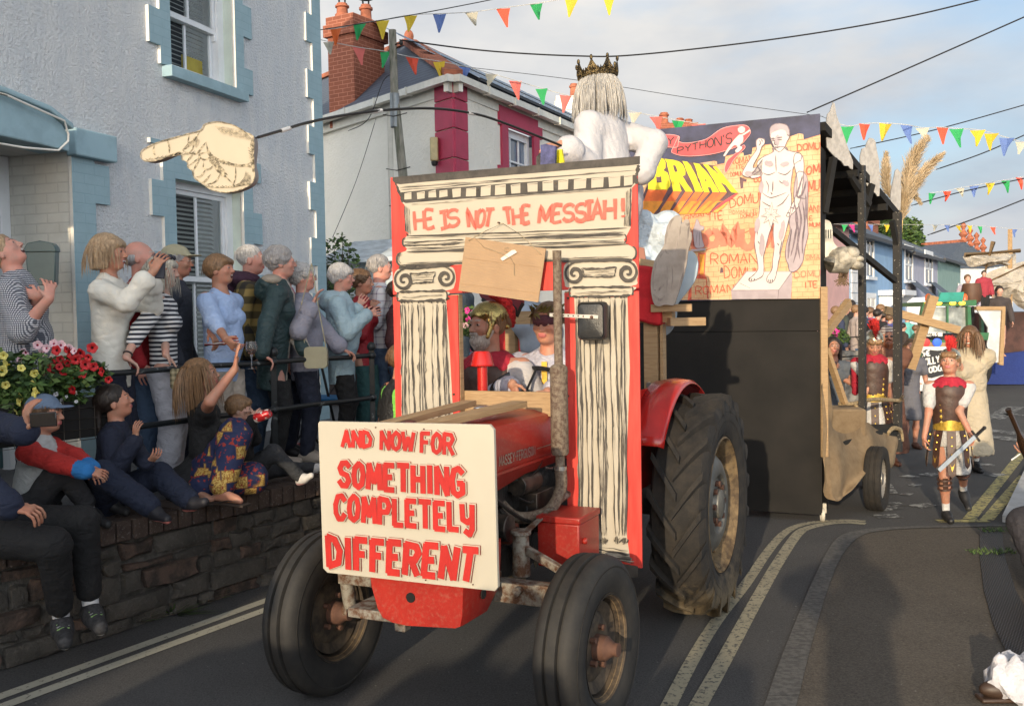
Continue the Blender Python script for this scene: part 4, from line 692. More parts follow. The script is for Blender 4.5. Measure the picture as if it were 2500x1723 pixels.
tl_,tr_=A6(30,148),A6(1441,25);bl_=(tl_[0],.95);br_=A8(1478,1300);ZB=br_[1];uL,uR=tl_[0],(tr_[0]+br_[0])/2;ZT=(tl_[1]+tr_[1])/2
oL,oR,oT=ap.uv(1119,850)[0],ap.uv(1380,900)[0],(A6(415,806)[1]+A6(945,792)[1])/2
print('arch',tl_,tr_,br_,'open',oL,oR,oT)
TH=.012;mb=MB()
for a,b,c,d in((uL,oL,.90,A6(36,820)[1]-.0015),(oR,uR,ZB,A6(1440,785)[1]-.0015),(uL,uR,A6(200,805)[1],ZT)):
 mb.box2((a,0,c),(b,TH,d))
mb.build('plywood',[M_ared],arch,smooth=False,bevel=.002)
mb=MB();mb.box2((oL-.045,TH+.001,.95),(oL+.002,.05,oT));mb.box2((oR-.002,TH+.001,.6),(oR+.045,.05,oT));mb.box2((uL+.01,TH+.001,ZT-.07),(uR-.01,.05,ZT-.02));mb.build('timber_batten',M_timber,arch)
mb=MB();mb.box2((oL-.04,.055,P(1150,1012,4.95).z),(oR-.03,.08,P(1150,957,4.9).z));mb.build('cross_plank',M_timb2,arch)
AM=[M_acr,M_abk,M_dv,M_dh,M_dv2,M_rtx,M_ared]
pt=Paint();sc_=lambda pts:[A6(*p)for p in pts]
pt.poly(sc_([(62,170),(80,215),(92,250),(98,290),(110,300),(108,350),(116,440),(135,470),(112,488),(100,512),(108,535),(125,548),(118,562),(88,572),(70,600),(72,628),(90,650),(1000,620),(1395,614),(1417,596),(1420,566),(1400,540),(1362,520),(1350,500),(1368,470),(1388,430),(1394,300),(1396,205),(1415,185),(1422,150),(1430,100),(1436,70)]))
pt.poly([ap.uv(x,y)for x,y in((977,738),(1090,733),(1098,850),(1106,1005),(1106,1055),(981,1055),(980,900))])
pt.poly([ap.uv(x,y)for x,y in((1402,727),(1532,725),(1535,820),(1538,900),(1531,1100),(1531,1310),(1540,1375),(1405,1335),(1415,1310),(1413,1180),(1410,900))])
def cap_blob(pts):pt.poly(sc_(bez(pts,4,closed=True)))
cap_blob([(70,668),(120,655),(250,648),(370,650),(398,690),(395,750),(350,785),(90,800),(52,760),(50,705)]);cap_blob([(1035,625),(1120,615),(1250,608),(1390,612),(1428,660),(1425,720),(1390,760),(1060,770),(1015,740),(1010,660)])
cap_blob([(85,800),(345,790),(352,815),(335,840),(100,848),(78,830)]);cap_blob([(1060,770),(1395,762),(1398,790),(1380,810),(1070,822),(1052,800)])
def ln(a,b,w0,m=1,wob=.25,nseg=26,amp=.0018,cut=None,seed=0,dens=1.):
 A_,B_=Vector(A6(*a)),Vector(A6(*b));rd=random.Random(seed+int(a[0]*7+a[1]));ph=rd.uniform(0,6);nn=Vector((-(B_-A_).y,(B_-A_).x)).normalized();pts=[];t0=0
 f1,f2=rd.uniform(3,7),rd.uniform(11,19)
 for i in range(nseg+1):t=i/nseg;pts.append(A_.lerp(B_,t)+nn*amp*(math.sin(f1*t+ph)+.5*math.sin(f2*t+ph*2)))
 pt.stroke(pts,lambda t:w0*(1+.35*math.sin(f1*2*t+ph*3)+.2*math.sin(f2*2.3*t)),m,wob=wob,taper=.06)
pt.poly(sc_([(44,146),(300,122),(700,90),(1100,55),(1441,26),(1441,72),(1380,80),(1100,100),(900,118),(600,142),(420,158),(230,172),(90,186),(58,182),(42,165)]),1)
ln((60,180),(100,290),.012,amp=.002);ln((1432,75),(1418,185),.014)
ln((85,208),(1425,105),.005);ln((95,196),(600,168),.0025,3);ln((400,188),(1300,112),.003,3,seed=4);ln((90,218),(700,170),.003,1,seed=5)
pt.poly(sc_([(86,232),(300,210),(600,188),(900,165),(1200,148),(1422,132),(1424,160),(1400,190),(1392,202),(1200,215),(900,238),(600,256),(300,277),(118,292),(100,284),(88,262)]),1)
for i,(a,b,c,d)in enumerate(((987,1005,471,488),(1019,1037,469,486),(1046,1065,466,483),(1074,1093,465,482),(1105,1126,462,482),(1139,1162,459,480),(1174,1199,455,479),(1210,1235,453,477),(1248,1272,450,474),(1288,1314,447,470),(1325,1351,443,467),(1364,1387,440,464),(1402,1432,438,462),(1445,1474,435,460),(1487,1515,431,457),(1523,1544,428,454))):
 rd=random.Random(i);j=lambda:rd.uniform(-1.2,1.2);k_=(b-a)*.08;pt.poly([ap.uv(a+j(),c+1+j()),ap.uv(b+j(),c-k_+j()),ap.uv(b+j(),d-k_+j()),ap.uv(a+j(),d+j())],0);pt.stroke([ap.uv(a+2,c+4),ap.uv(b-1,c+2)],.0025,3)
for k_ in range(9):ln((112+k_*3.2,305+k_*2),(120+k_*3.2,455+k_*2),.003 if k_ else .007,1 if k_ in(0,3)else 2,amp=.001,nseg=14,seed=k_)
for k_ in range(9):ln((1392-k_*4,205+k_*3),(1386-k_*4,425),.006 if k_<3 else .003,1 if k_ in(0,1)else 2,amp=.001,nseg=14,seed=k_)
ln((120,465),(135,474),.006);ln((150,300),(500,275),.004,3);ln((480,268),(1300,215),.005,3,seed=2)
def text(pa,plane_fn,txt,quad,w_,m,**k):
 q=[Vector(plane_fn(*p))for p in quad];c=sum(q,Vector((0,0)))/4;qq=[]
 ex_,ey_=((q[1]-q[0])+(q[2]-q[3])).normalized(),((q[3]-q[0])+(q[2]-q[1])).normalized();mw=w_ if not callable(w_)else .018
 qq=[q[0]+ex_*mw/2+ey_*mw/2,q[1]-ex_*mw/2+ey_*mw/2,q[2]-ex_*mw/2-ey_*mw/2,q[3]+ex_*mw/2-ey_*mw/2]
 return letters(txt,qq,**k)
for i,(wd,q)in enumerate((('HE',[(168,457),(290,437),(282,320),(158,330)]),('IS',[(330,442),(432,415),(422,310),(318,330)]),('NOT',[(465,438),(608,430),(632,315),(462,332)]),('THE',[(672,426),(830,410),(832,298),(655,318)]),('MESSIAH',[(862,412),(1312,388),(1312,258),(872,308)]),('!',[(1335,390),(1362,388),(1358,255),(1335,258)]))):
 for j,st in enumerate(text(pt,A6,wd,q,.017,5,gap=.16,smooth=True,jit=.05,seed=i+3,serifI=True)):pt.stroke(st,lambda t,j=j:.0175+.003*math.sin(4*t+j),5,wob=.08,cap=0)
for a,b,w_,m in(((128,476),(1370,436),.006,1),((118,490),(1360,452),.003,3),((104,512),(450,500),.005,1),((480,497),(1352,462),.007,1),((110,530),(430,517),.010,1),((900,484),(1352,470),.010,1),((120,524),(1340,480),.004,3),((122,548),(1345,500),.005,1),((140,556),(800,528),.004,3),((125,570),(1385,522),.012,1),((700,530),(1365,512),.006,3),((85,640),(1400,606),.010,1),((120,628),(1380,592),.005,3),((500,628),(1100,600),.006,3),((80,652),(395,640),.012,1),((1000,622),(1400,612),.010,1)):ln(a,b,w_,m)
def arc(cx,cy,rx,ry,a0,a1,w_,m=1,n_=14):pt.stroke([A6(cx+rx*math.cos(R(a0+(a1-a0)*i/n_)),cy+ry*math.sin(R(a0+(a1-a0)*i/n_)))for i in range(n_+1)],w_,m,wob=.15,taper=.12)
arc(118,512,16,24,90,270,.008);arc(95,608,26,36,90,270,.010);arc(105,606,26,26,100,260,.004,2);arc(1398,572,24,36,-90,90,.008);arc(1352,492,14,24,-90,90,.006)
def volute(cx,cy,r,sgn,turns=2.1):
 pts=[];N_=30
 for i in range(N_+1):t=i/N_;a=-90+sgn*(-360*turns*t);rr=r*(1-t)**.85+3;pts.append(A6(cx+rr*math.cos(R(a)),cy+rr*1.05*math.sin(R(a))))
 pt.stroke(pts,lambda t:.010+.010*math.sin(math.pi*t)**2,1,wob=.12,taper=.05)
for cx,cy,r,s_ in((112,728,56,1),(346,712,50,-1),(1075,692,56,1),(1372,684,56,-1)):volute(cx,cy,r,s_,1.6)
for(x0,x1,y0,y1,sk)in((150,282,688,745,-6),(1122,1305,660,708,-4)):
 ln((x0-8,y0+2),(x1+8,y0+sk),.007);ln((x0,y1),(x1,y1+sk),.007);ln((x0-6,y0),(x0+10,y1),.005);ln((x1+6,y0+sk),(x1-8,y1+sk),.005)
 for k_ in range(3):ln((x0+8,y0+10+k_*14),(x1-8,y0+6+k_*14),.004,3,seed=k_)
ln((80,662),(370,650),.008);ln((1040,622),(1395,618),.007);ln((85,795),(350,785),.010);ln((80,845),(345,838),.012);ln((100,822),(330,812),.006,3);ln((1058,770),(1396,762),.009);ln((1058,822),(1392,812),.011);ln((1075,800),(1380,790),.008,3);arc(82,820,10,25,90,270,.007);arc(347,815,9,24,-90,90,.007);arc(1056,796,10,26,90,270,.007);arc(1396,788,9,24,-90,90,.007)
def flute(pa,pb,wd,seed,kind=0):
 A_,B_=Vector(ap.uv(*pa)),Vector(ap.uv(*pb));rd=random.Random(seed);ph=rd.uniform(0,6);n_=34
 for off,w_,m in(((0,wd,2),(-.5,.006,1),(.5,.006,1),(-.15,.004,2))if kind==0 else((0,wd*.8,4),(-.45,.005,1),(.45,.007,1))):
  pts=[A_.lerp(B_,i/n_)+Vector((off*wd*(1+.25*math.sin(3+5*i/n_+ph))+.0022*math.sin(9*i/n_+ph)+.0012*math.sin(23*i/n_+ph),0))for i in range(n_+1)]
  pt.stroke(pts,lambda t,w_=w_:w_*(1+.4*math.sin(17*t+ph+off*9)+.3*math.sin(41*t+ph)),m,wob=.25,taper=.03)
 e=A_+Vector((0,.004));pt.stroke([e+Vector((wd*.5*math.cos(R(a)),wd*.4*math.sin(R(a))))for a in range(0,181,20)],.006,1,wob=.2)
for i,(xa,xb,wd)in enumerate(((986,990,.020),(1003,1008,.026),(1030,1036,.030),(1063,1068,.034),(1086,1095,.018))):flute((xa,742),(xb,1045),wd,i,i%2)
for i,(xa,xb,wd)in enumerate(((1413,1421,.018),(1433,1447,.026),(1463,1477,.032),(1497,1510,.028),(1522,1527,.018))):flute((xa,730),(xb,1306),wd,i+9,i%2)
def l8(a,b,w_,m=1):A_,B_=Vector(A8(*a)),Vector(A8(*b));pt.stroke([A_.lerp(B_,i/14)+Vector((0,.002*math.sin(i*1.3+a[0])))for i in range(15)],lambda t:w_*(1+.4*math.sin(9*t+a[1])),m,wob=.3,taper=.05)
for x in(925,1025,1145,1275,1345):pt.stroke([A8(x+28*math.cos(R(a)),1015+32*math.sin(R(a)))for a in range(0,181,20)],.010,1,wob=.3);l8((x-20,1022),(x+20,1028),.02,2)
for a,b,w_,m in(((880,1075),(1390,1165),.008,1),((900,1055),(1380,1130),.004,3),((870,1110),(1420,1210),.020,3),((860,1130),(1150,1180),.008,1),((1100,1140),(1440,1230),.012,3),((860,1160),(1440,1245),.006,1)):l8(a,b,w_,m)
pt.poly([A8(*p)for p in((860,1180),(1100,1215),(1476,1275),(1476,1380),(1300,1390),(860,1330))],1)
pt.build('painting',AM,arch)
mb=MB();[mb.cyl((A6(*p)[0],-.006,A6(*p)[1]),(A6(*p)[0],.0,A6(*p)[1]),.006,n=8)for p in((965,180),(525,212),(390,1370),(1034,1380),(1035,828),(360,830))];mb.build('screws',mat('screw',(.1,.08,.06),.4,.8),arch)
cb=empty('cardboard_sheet',AE,TRZ,'blank brown cardboard sheet hanging crookedly by string over the arch opening','cardboard');cpl=Plane(T(0,.555),TRZ);K6=lambda x,y:cpl.uv(940+x/2.314,370+y/2.314)
n=NT('corrugated cardboard',.85);v=n.vec(rot=(0,.16,0));x_=n.sep(v,2);wv=n.node('ShaderNodeTexWave',1,{'bands_direction':'Z'},Vector=v,Scale=42.0,Distortion=.5);f=n.noise(v,9,4);n.base(n.mix(n.math('MULTIPLY',wv,.12),n.ramp(f,.3,(.31,.205,.12),.7,(.36,.24,.14)),(.34,.22,.13)));n.bump(wv,.15,.003);M_card=n.m
cs=[K6(*p)for p in((455,483),(908,548),(865,852),(415,785))];mb=MB();mb.prism([c for c in cs],(0,-.045,0),(1,0,0),(0,0,1),-.006);[mb.bar((K6(*a)[0],-.0465,K6(*a)[1]),(K6(*b)[0],-.0465,K6(*b)[1]),.002,.002)for a,b in(((425,745),(872,800)),((440,600),(900,655)))];mb.build('sheet',M_card,cb,smooth=False)
M_str=mat('jute string',(.30,.24,.15),.9);kk=lambda x,y,o=-.053:Vector((K6(x,y)[0],o,K6(x,y)[1]));mb=MB();mb.tube([kk(648,403,-.012),kk(560,450,-.035),kk(475,505)],.0018,5);mb.tube([kk(648,403,-.012),kk(760,470,-.03),kk(885,580)],.0018,5);mb.tube([kk(508,485,-.05),kk(560,540),kk(660,575),kk(700,598)],.0012,5);mb.tube([kk(712,600),kk(735,640),kk(732,690),kk(736,702)],.0012,5);mb.tube([kk(690+14*math.cos(t),555+12*math.sin(t))for t in np.linspace(1,5.8,12)],.0010,5);mb.build('string',M_str,cb)
mb=MB();mb.prism([K6(655,605),K6(668,618),K6(750,570),K6(738,556),K6(720,558)],(0,-.0525,0),(1,0,0),(0,0,1),.0006);mb.build('tape',mat('masking tape',(.60,.52,.46),.6),cb,smooth=False)
mb=MB();mb.cyl((A6(648,403)[0],-.02,A6(648,403)[1]),(A6(648,403)[0],0,A6(648,403)[1]),.004,n=8);mb.build('nail',M_nut,cb)
mr=empty('wing_mirror',AE,TRZ,'black rounded wing mirror held out on a perforated steel strap from the exhaust','mirror');mp_=Plane(T(0,.50),TRZ);R6=lambda x,y:mp_.uv(940+x/2.314,370+y/2.314)
x0,z1=R6(1086,850);x1,z0=R6(1247,1064);ow,oh=(x1-x0)/2,(z1-z0)/2;cx_,cz_=(x0+x1)/2,(z0+z1)/2
def rr(w_,h_,r,n_=6):return[(sx*(w_-r)+r*math.cos(R(a0+90*i/n_)),sy*(h_-r)+r*math.sin(R(a0+90*i/n_)))for sx,sy,a0 in((1,1,0),(-1,1,90),(-1,-1,180),(1,-1,270))for i in range(n_+1)]
mb=MB();o_=rr(ow,oh,.022);k_=len(o_);q=[]
for sc,y in((1,-.06),(1,-.10),(.93,-.112),(.88,-.108),(.86,-.112),(.5,-.118)):q+=[(cx_+a*sc,y,cz_+b*sc)for a,b in o_]
mb.add(q,[(j*k_+i,j*k_+(i+1)%k_,(j+1)*k_+(i+1)%k_,(j+1)*k_+i)for j in range(5)for i in range(k_)]+[tuple(range(k_)),tuple(range(5*k_,6*k_))]);mb.build('housing',mat('mirror black plastic',(.02,.021,.022),.35,var=.2,vs=30,bump=.2,bs=200),mr)
mb=MB();a,b=R6(942,922),R6(1215,934);mb.bar((a[0],-.125,a[1]),(b[0],-.125,b[1]),.016,.003,up=(0,-1,0));[mb.cyl((a[0]+(b[0]-a[0])*t,-.127,a[1]+(b[1]-a[1])*t),(a[0]+(b[0]-a[0])*t,-.1265,a[1]+(b[1]-a[1])*t),.004,n=8,m=1)for t in np.linspace(.08,.7,7)];mb.cyl((b[0]-.03,-.135,b[1]),(b[0]-.03,-.12,b[1]),.007,n=8,m=1);mb.build('strap',[mat('galvanised strap',(.5,.48,.44),.4,.4),M_nut],mr,smooth=False)
# ================================================================ SIGN
sp=Plane(T(0,-.52),TRZ);SE=T(0,-.52);sign=empty('lettered_sign',SE,TRZ,'white board with red hand lettering hung on the front of the tractor','sign');S7=lambda x,y:sp.uv(640+x/2.038,940+y/2.038)
cn=[S7(*p)for p in((278,190),(285,180),(1130,196),(1152,222),(1172,1005),(1158,1024),(325,932),(303,910))]
mb=MB();mb.prism(cn,(0,-.0,0),(1,0,0),(0,0,1),-.018);mb.build('panel',mat('sign cream white',(.45,.41,.33),.5,var=.03,vs=2),sign,smooth=False,bevel=.0015)
print('sign',cn)
M_sr=mat('sign red paint',(.42,.016,.012),.5,var=.08,vs=6);M_sd=mat('sign thin outline',(.24,.025,.015),.6,var=.1);M_sc=mat('sign cream gap',(.45,.41,.33),.5,var=.03,vs=2)
pt=Paint(y0=-.0003,step=.00003);W_=[]
for txt,q,w_,gp in(('AND',[(398,310),(558,320),(555,222),(400,214)],.0165,.34),('NOW',[(590,323),(768,336),(770,230),(592,218)],.0165,.30),('FOR',[(790,338),(965,353),(966,232),(792,226)],.0165,.34),('SOMETHING',[(380,508),(1020,562),(1016,398),(382,366)],.0235,.44),('COMPLETELy',[(362,672),(1070,740),(1066,580),(362,530)],.0225,.44),('DIFFERENT',[(328,910),(1072,985),(1098,800),(322,730)],.0285,.46)):
 for st in text(pt,S7,txt,q,w_,0,gap=gp+.1,jit=.02,seed=len(txt)):W_.append((st,w_))
def capped(st,w_,m,e):
 for i in range(len(st)-1):
  a,b=st[i],st[i+1];d=(b-a);L_=d.length
  if L_<1e-5:continue
  d/=L_;a2=a-d*(w_*.5-.0 if i>0 else e);b2=b+d*(w_*.5 if i<len(st)-2 else e);
  if i>0:a2=a-d*w_*.22
  if i<len(st)-2:b2=b+d*w_*.22
  pt.stroke([a2,b2],w_,m)
for st,w_ in W_:capped(st,w_+.0080,1,.0095)
for st,w_ in W_:capped(st,w_+.0062,2,.0088)
for st,w_ in W_:capped(st,w_,0,.0055)
pt.build('red_lettering',[M_sr,M_sd,M_sc],sign)
mb=MB();[mb.cyl((S7(*p)[0],-.0035,S7(*p)[1]),(S7(*p)[0],0,S7(*p)[1]),.003,n=8)for p in((566,210),(806,218),(572,915),(1050,990),(815,968))];mb.build('screws',M_nut,sign)
mb=MB();
for x in(-.16,.2):mb.bar((x,.025,.72),(x,.025,1.30),.04,.02,up=(0,1,0))
mb.bar((-.2,.06,1.0),(.24,.06,1.0),.03,.03);mb.build('mounting_batten',M_timber,sign)
for nm,a,b,w_,lab in(('bonnet_plank',(-.10,-.42,1.285),(-.14,.50,1.305),.07,'long timber plank lying along the left side of the bonnet'),('bonnet_plank',(.06,-.43,1.285),(.16,.42,1.315),.085,'timber plank lying on the right of the bonnet with squared end')):
 mb=MB();mb.bar(Vector(a)-Vector((0,0,1.28)),Vector(b)-Vector((0,0,1.28)),w_,.028);o=mb.build(nm,M_timb2,loc=T(0,0,1.28),rz=TRZ,bevel=.002);tag(o,lab,'plank','planks on the bonnet')
mb=MB();mb.ell((0,0,0),(.055,.018,.012));mb.ell((.05,0,.0),(.02,.013,.01));o=mb.build('bonnet_catch',mat('chrome catch',(.6,.58,.54),.2,1),loc=T(.0,.38,1.295));tag(o,'chrome oval catch on top of the bonnet between the planks','catch')
mb=MB();mb.ell((0,0,0),(.035,.014,.012));o=mb.build('bonnet_catch',M_engr,loc=T(-.02,-.28,1.295));tag(o,'small dark catch on the bonnet just behind the lettered sign','catch')
# ================================================================ POINTING HAND AND ROD
HY=4.05;hpz=Plane(Vector((-1.1,HY,0)),R(-4));H1=lambda x,y:hpz.uv(x/2.66,y/2.66)
hand=empty('giant_pointing_hand',(-1.1,HY,0),R(-4),'giant cream cut-out of a pointing hand dangling from the long black rod','cut-out hand')
ho=bez([H1(*p)for p in((916,1012),(926,980),(1000,938),(1100,905),(1210,875),(1305,848),(1330,812),(1385,795),(1450,797),(1530,820),(1600,862),(1645,888),(1652,960),(1643,1060),(1655,1120),(1652,1165),(1620,1205),(1540,1240),(1450,1250),(1375,1232),(1310,1190),(1262,1152),(1252,1112),(1224,1088),(1216,1052),(1185,1036),(1176,992),(1130,1000),(1050,1035),(980,1050),(932,1042))],5,closed=True)
M_hc=mat('hand cream face',(.42,.365,.275),.7,var=.03,vs=4);M_hs=mat('hand edge brown',(.30,.27,.25),.8,var=.1)
mb=MB();mb.prism([tuple(p)for p in ho],(0,.0,0),(1,0,0),(0,0,1),-.001,m=0);mb.prism([tuple(p)for p in ho],(0,.0015,0),(1,0,0),(0,0,1),-.045,m=1);mb.build('foam_body',[M_hc,M_hs],hand,smooth=False)
pt=Paint(y0=-.0015,step=.00004);M_ink=dry('hand ink hatching',(60,1,60),.52,(.075,.06,.035),(.45,.38,.26),.08)
def ink(pts,w_=.006,m=0,seed=0):pt.stroke(bez([H1(*p)for p in pts],6),lambda t:w_*(.35+.9*math.sin(math.pi*min(1,t*1.05))),m,wob=.3,taper=.2,seed=seed)
ink([(1003,940),(998,985),(1012,1018)],.006);ink([(1085,905),(1100,950),(1100,1000)],.006);ink([(1230,870),(1220,930)],.004);ink([(1300,855),(1250,925),(1200,965),(1188,985)],.008);ink([(1188,985),(1230,990),(1255,960),(1250,925),(1225,930),(1190,975)],.004);ink([(1188,985),(1270,1000),(1310,960),(1340,920)],.006)
ink([(1340,925),(1352,980),(1380,1020),(1440,1050),(1520,1072),(1590,1075),(1640,1050)],.012);ink([(1370,985),(1300,1000),(1305,1030),(1345,1035),(1375,1000)],.006);ink([(1255,1000),(1215,1050)],.006);ink([(1300,1020),(1225,1080)],.004);ink([(1300,1025),(1255,1110)],.006);ink([(1325,1045),(1322,1085),(1350,1102),(1382,1080),(1385,1040)],.005);ink([(1340,1095),(1305,1145),(1270,1150)],.005)
ink([(1385,1010),(1370,1030),(1400,1065),(1440,1130),(1430,1140)],.018);ink([(1400,1030),(1430,1090),(1480,1140)],.012);ink([(1370,1130),(1330,1180),(1310,1190)],.006);ink([(1430,1130),(1400,1180),(1340,1200)],.005);ink([(1530,1080),(1530,1150),(1510,1220)],.004);ink([(1645,1090),(1600,1075),(1560,1080)],.008);ink([(1650,1130),(1648,1060),(1640,960)],.006);ink([(1640,895),(1635,960),(1648,990)],.010)
for i in range(16):ink([(1390+i*12,812+i*2),(1420+i*13,840+i*3),(1455+i*13,880+i*3)],.0022,seed=i)
for i in range(14):ink([(1390+i*4,1060+i*6),(1430+i*5,1100+i*6),(1460+i*6,1150+i*5)],.0025,seed=i)
for i in range(12):ink([(1330+i*22,1195+i*4-(i*i)*.4),(1345+i*24,1212+i*3-(i*i)*.4),(1390+i*22,1215+i*2-(i*i)*.4)],.003,seed=i)
for i in range(12):ink([(945+i*26,1032-i*3),(965+i*26,1040-i*4),(985+i*26,1020-i*4)],.0025,seed=i)
for i in range(8):ink([(1270+i*4,880+i*4),(1240+i*5,930+i*5)],.002,seed=i)
for i in range(8):ink([(1610+i*3,960+i*16),(1630+i*2,975+i*18),(1640,1010+i*16)],.003,seed=i)
for i in range(6):ink([(1600+i*5,1110+i*3),(1580+i*8,1170+i*4),(1500+i*12,1230-i*6)],.0025,seed=i)
op=[tuple(p)for p in ho];pt.stroke([Vector(p)for p in op]+[Vector(op[0])],.0035,0,wob=.6,seed=3)
pt.build('ink_drawing',[M_ink],hand)
rod=empty('fishing_rod',(0,0,0),0,'long thin black bending rod holding the giant hand out over the crowd','rod');rp_=[P(622,338,HY+.02),P(690,318,4.25),P(750,300,4.4),P(850,280,4.65),P(968,267,4.95),P(1072,266,5.2),P(1162,279,5.4),P(1232,301,5.55),P(1341,344,5.75),P(1370,356,5.82)]
pts=bez(rp_,6);mb=MB();mb.tube(pts,[.006-.002*abs(i/len(pts)-.1)+.003*(i/len(pts))for i in range(len(pts))],8);mb.build('shaft',mat('black carbon',(.012,.012,.012),.35,var=0),rod)
mb=MB();[mb.cyl(P(a,b,d),P(a2,b2,d2),.009,n=8)for a,b,d,a2,b2,d2 in((686,320,4.24,708,313,4.30),(906,274,4.8,932,270,4.86),(1143,276,5.36,1160,279,5.4))];mb.build('silver_tape',mat('silver tape',(.6,.6,.6),.4,.3),rod)
# ================================================================ FLOAT: painted board, cart, canopy
B0=Vector((2.486,8.0,0));bp=Plane(B0,TRZ);float_=empty('painted_backboard',B0,TRZ,'tall painted board of a marble figure and ruined wall above black panels','backboard')
B2=lambda x,y:bp.uv(1500+x/3.13,250+y/3.13);B3=lambda x,y:bp.uv(1500+x/2.493,700+y/2.493)
BL=-1.70;zt_l=B2(200,225)[1];zt_r=B2(1575,80)[1];zb_p=(B2(420,1515)[1]+B2(1570,1500)[1])/2;zs=B3(900,272)[1];zbot=B3(1240,1390)[1];print('board',zt_l,zt_r,zb_p,zs,zbot)
ZTB=(zt_l+zt_r)/2
M_blkp=mat('scuffed black board',(.011,.0105,.010),.75,spec=.25,var=.25,vs=2.5,bump=.15,bs=6,col2=(.018,.016,.0145),mixr=(.3,.7));M_navy=mat('navy painted sky',(.028,.032,.075),.6,var=.5,vs=5,col2=(.06,.065,.14),mixr=(.3,.75))
mb=MB();mb.box2((BL,0,zb_p),(0,.018,ZTB));mb.build('painted_panel',M_navy,float_,smooth=False)
mb=MB();mb.box2((BL,.02,zs+.003),(0,.04,ZTB-.3));mb.box2((BL+.01,.0405,zs-.1),(-.035,.05,zs+.1));mb.box2((BL,.02,zbot),(0,.04,zs-.003));mb.box2((-.03,.04,zbot),(0,.34,ZTB-.25));mb.box2((BL,.041,zbot+.1),(-.03,.3,zbot+.4));mb.build('black_panel',M_blkp,float_,smooth=False)
n=NT('painted brick wall',.65);v=n.vec();c=n.ramp(n.noise(v,2.4,5,.6),.35,(.60,.32,.15),.62,(.62,.46,.26));c=n.mix(n.ramp(n.noise(v,6,5,.7),.5,(0,0,0),.8,(.6,.6,.6)),c,(.55,.21,.10));sx,sz=n.sep(v,0),n.sep(v,2);wv=n.noise(v,9,2);vv=n.node('ShaderNodeCombineXYZ',0,None,X=n.math('ADD',sx,n.math('MULTIPLY',wv,.03)),Y=n.math('ADD',sz,n.math('ADD',n.math('MULTIPLY',sx,-.03),n.math('MULTIPLY',wv,.03))),Z=0.)
b_=n.t.nodes.new('ShaderNodeTexBrick');n.t.links.new(vv,b_.inputs['Vector']);b_.inputs['Scale'].default_value=1;b_.inputs['Mortar Size'].default_value=.0028;b_.inputs['Brick Width'].default_value=.085;b_.inputs['Row Height'].default_value=.042;b_.inputs['Mortar Smooth'].default_value=.6
n.base(n.mix(n.math('MULTIPLY',b_.outputs['Fac'],.75),c,(.45,.16,.08)));M_pwall=n.m
BM=[M_pwall,mat('poster yellow',(.66,.57,.0),.5,var=.04),mat('poster red orange',(.72,.13,.02),.55,var=.2,vs=8),mat('poster orange',(.66,.24,.02),.55,var=.2,vs=8),mat('poster purple brown',(.10,.05,.06),.6,var=.3,vs=14),mat('ribbon coral red',(.72,.06,.07),.55,var=.15,vs=6),mat('lettering near black',(.035,.018,.02),.6,var=.1),mat('graffiti red',(.62,.10,.05),.6,var=.3,vs=20),mat('faint graffiti coral',(.60,.17,.10),.6,var=.12,vs=9),mat('marble white',(.58,.52,.49),.6,var=.05,vs=5),mat('marble lilac line',(.15,.11,.13),.6,var=.25,vs=20),mat('marble lilac wash',(.36,.30,.32),.6,var=.08,vs=9),mat('amber sunset',(.64,.38,.07),.55,var=.1,vs=6),mat('brick outline',(.42,.15,.07),.6),mat('ribbon pale edge',(.85,.35,.33),.6)]
WAL,YEL,RO,ORG,PUR,RIB,BK,GR,GRF,MAR,ML,MW,AMB,BO,RE_=range(15)
pt=Paint(step=.00008);pb_=lambda pts:[B2(*p)for p in pts]
pt.poly(pb_([(200,500),(600,475),(700,458),(760,448),(783,452),(786,478),(842,466),(850,412),(905,398),(985,384),(990,410),(1050,396),(1056,348),(1130,326),(1195,320),(1212,350),(1300,320),(1342,262),(1410,238),(1443,244),(1447,286),(1574,248),(1573,1498),(160,1514),(160,520)]),WAL)
for a in(((786,478),(842,466)),((850,412),(985,384)),((1056,348),(1195,320)),((1447,286),(1574,248))):pt.stroke(pb_(a),.004,BO)
pt.stroke(pb_([(760,448),(775,480),(786,478)]),.004,BO);pt.stroke(pb_([(1410,238),(1400,290),(1447,286)]),.004,BO);pt.stroke(pb_([(700,1130),(1100,950)]),.012,BO,wob=.2);pt.stroke(pb_([(1480,718),(1575,690)]),.004,BO)
pt.poly(pb_([(955,568),(1012,590),(1008,608),(985,606),(985,655),(965,662)]),PUR);pt.poly(pb_([(812,1262),(828,1262),(833,1300),(806,1305)]),PUR)
pt.poly(pb_([(640,1150),(700,1150),(690,1320),(705,1340),(720,1500),(560,1512),(580,1330),(640,1320)]),7);pt.poly(pb_([(650,1160),(690,1160),(682,1318),(655,1318)]),ORG);pt.poly(pb_([(590,1345),(700,1350),(708,1500),(590,1505)]),WAL)
def graf(t,q,w_,m,**k):
 for st in text(pt,B2,t,q,w_,m,gap=.3,jit=.06,smooth=True,seed=int(q[0][0]),**k):pt.stroke(st,w_,m,wob=.15)
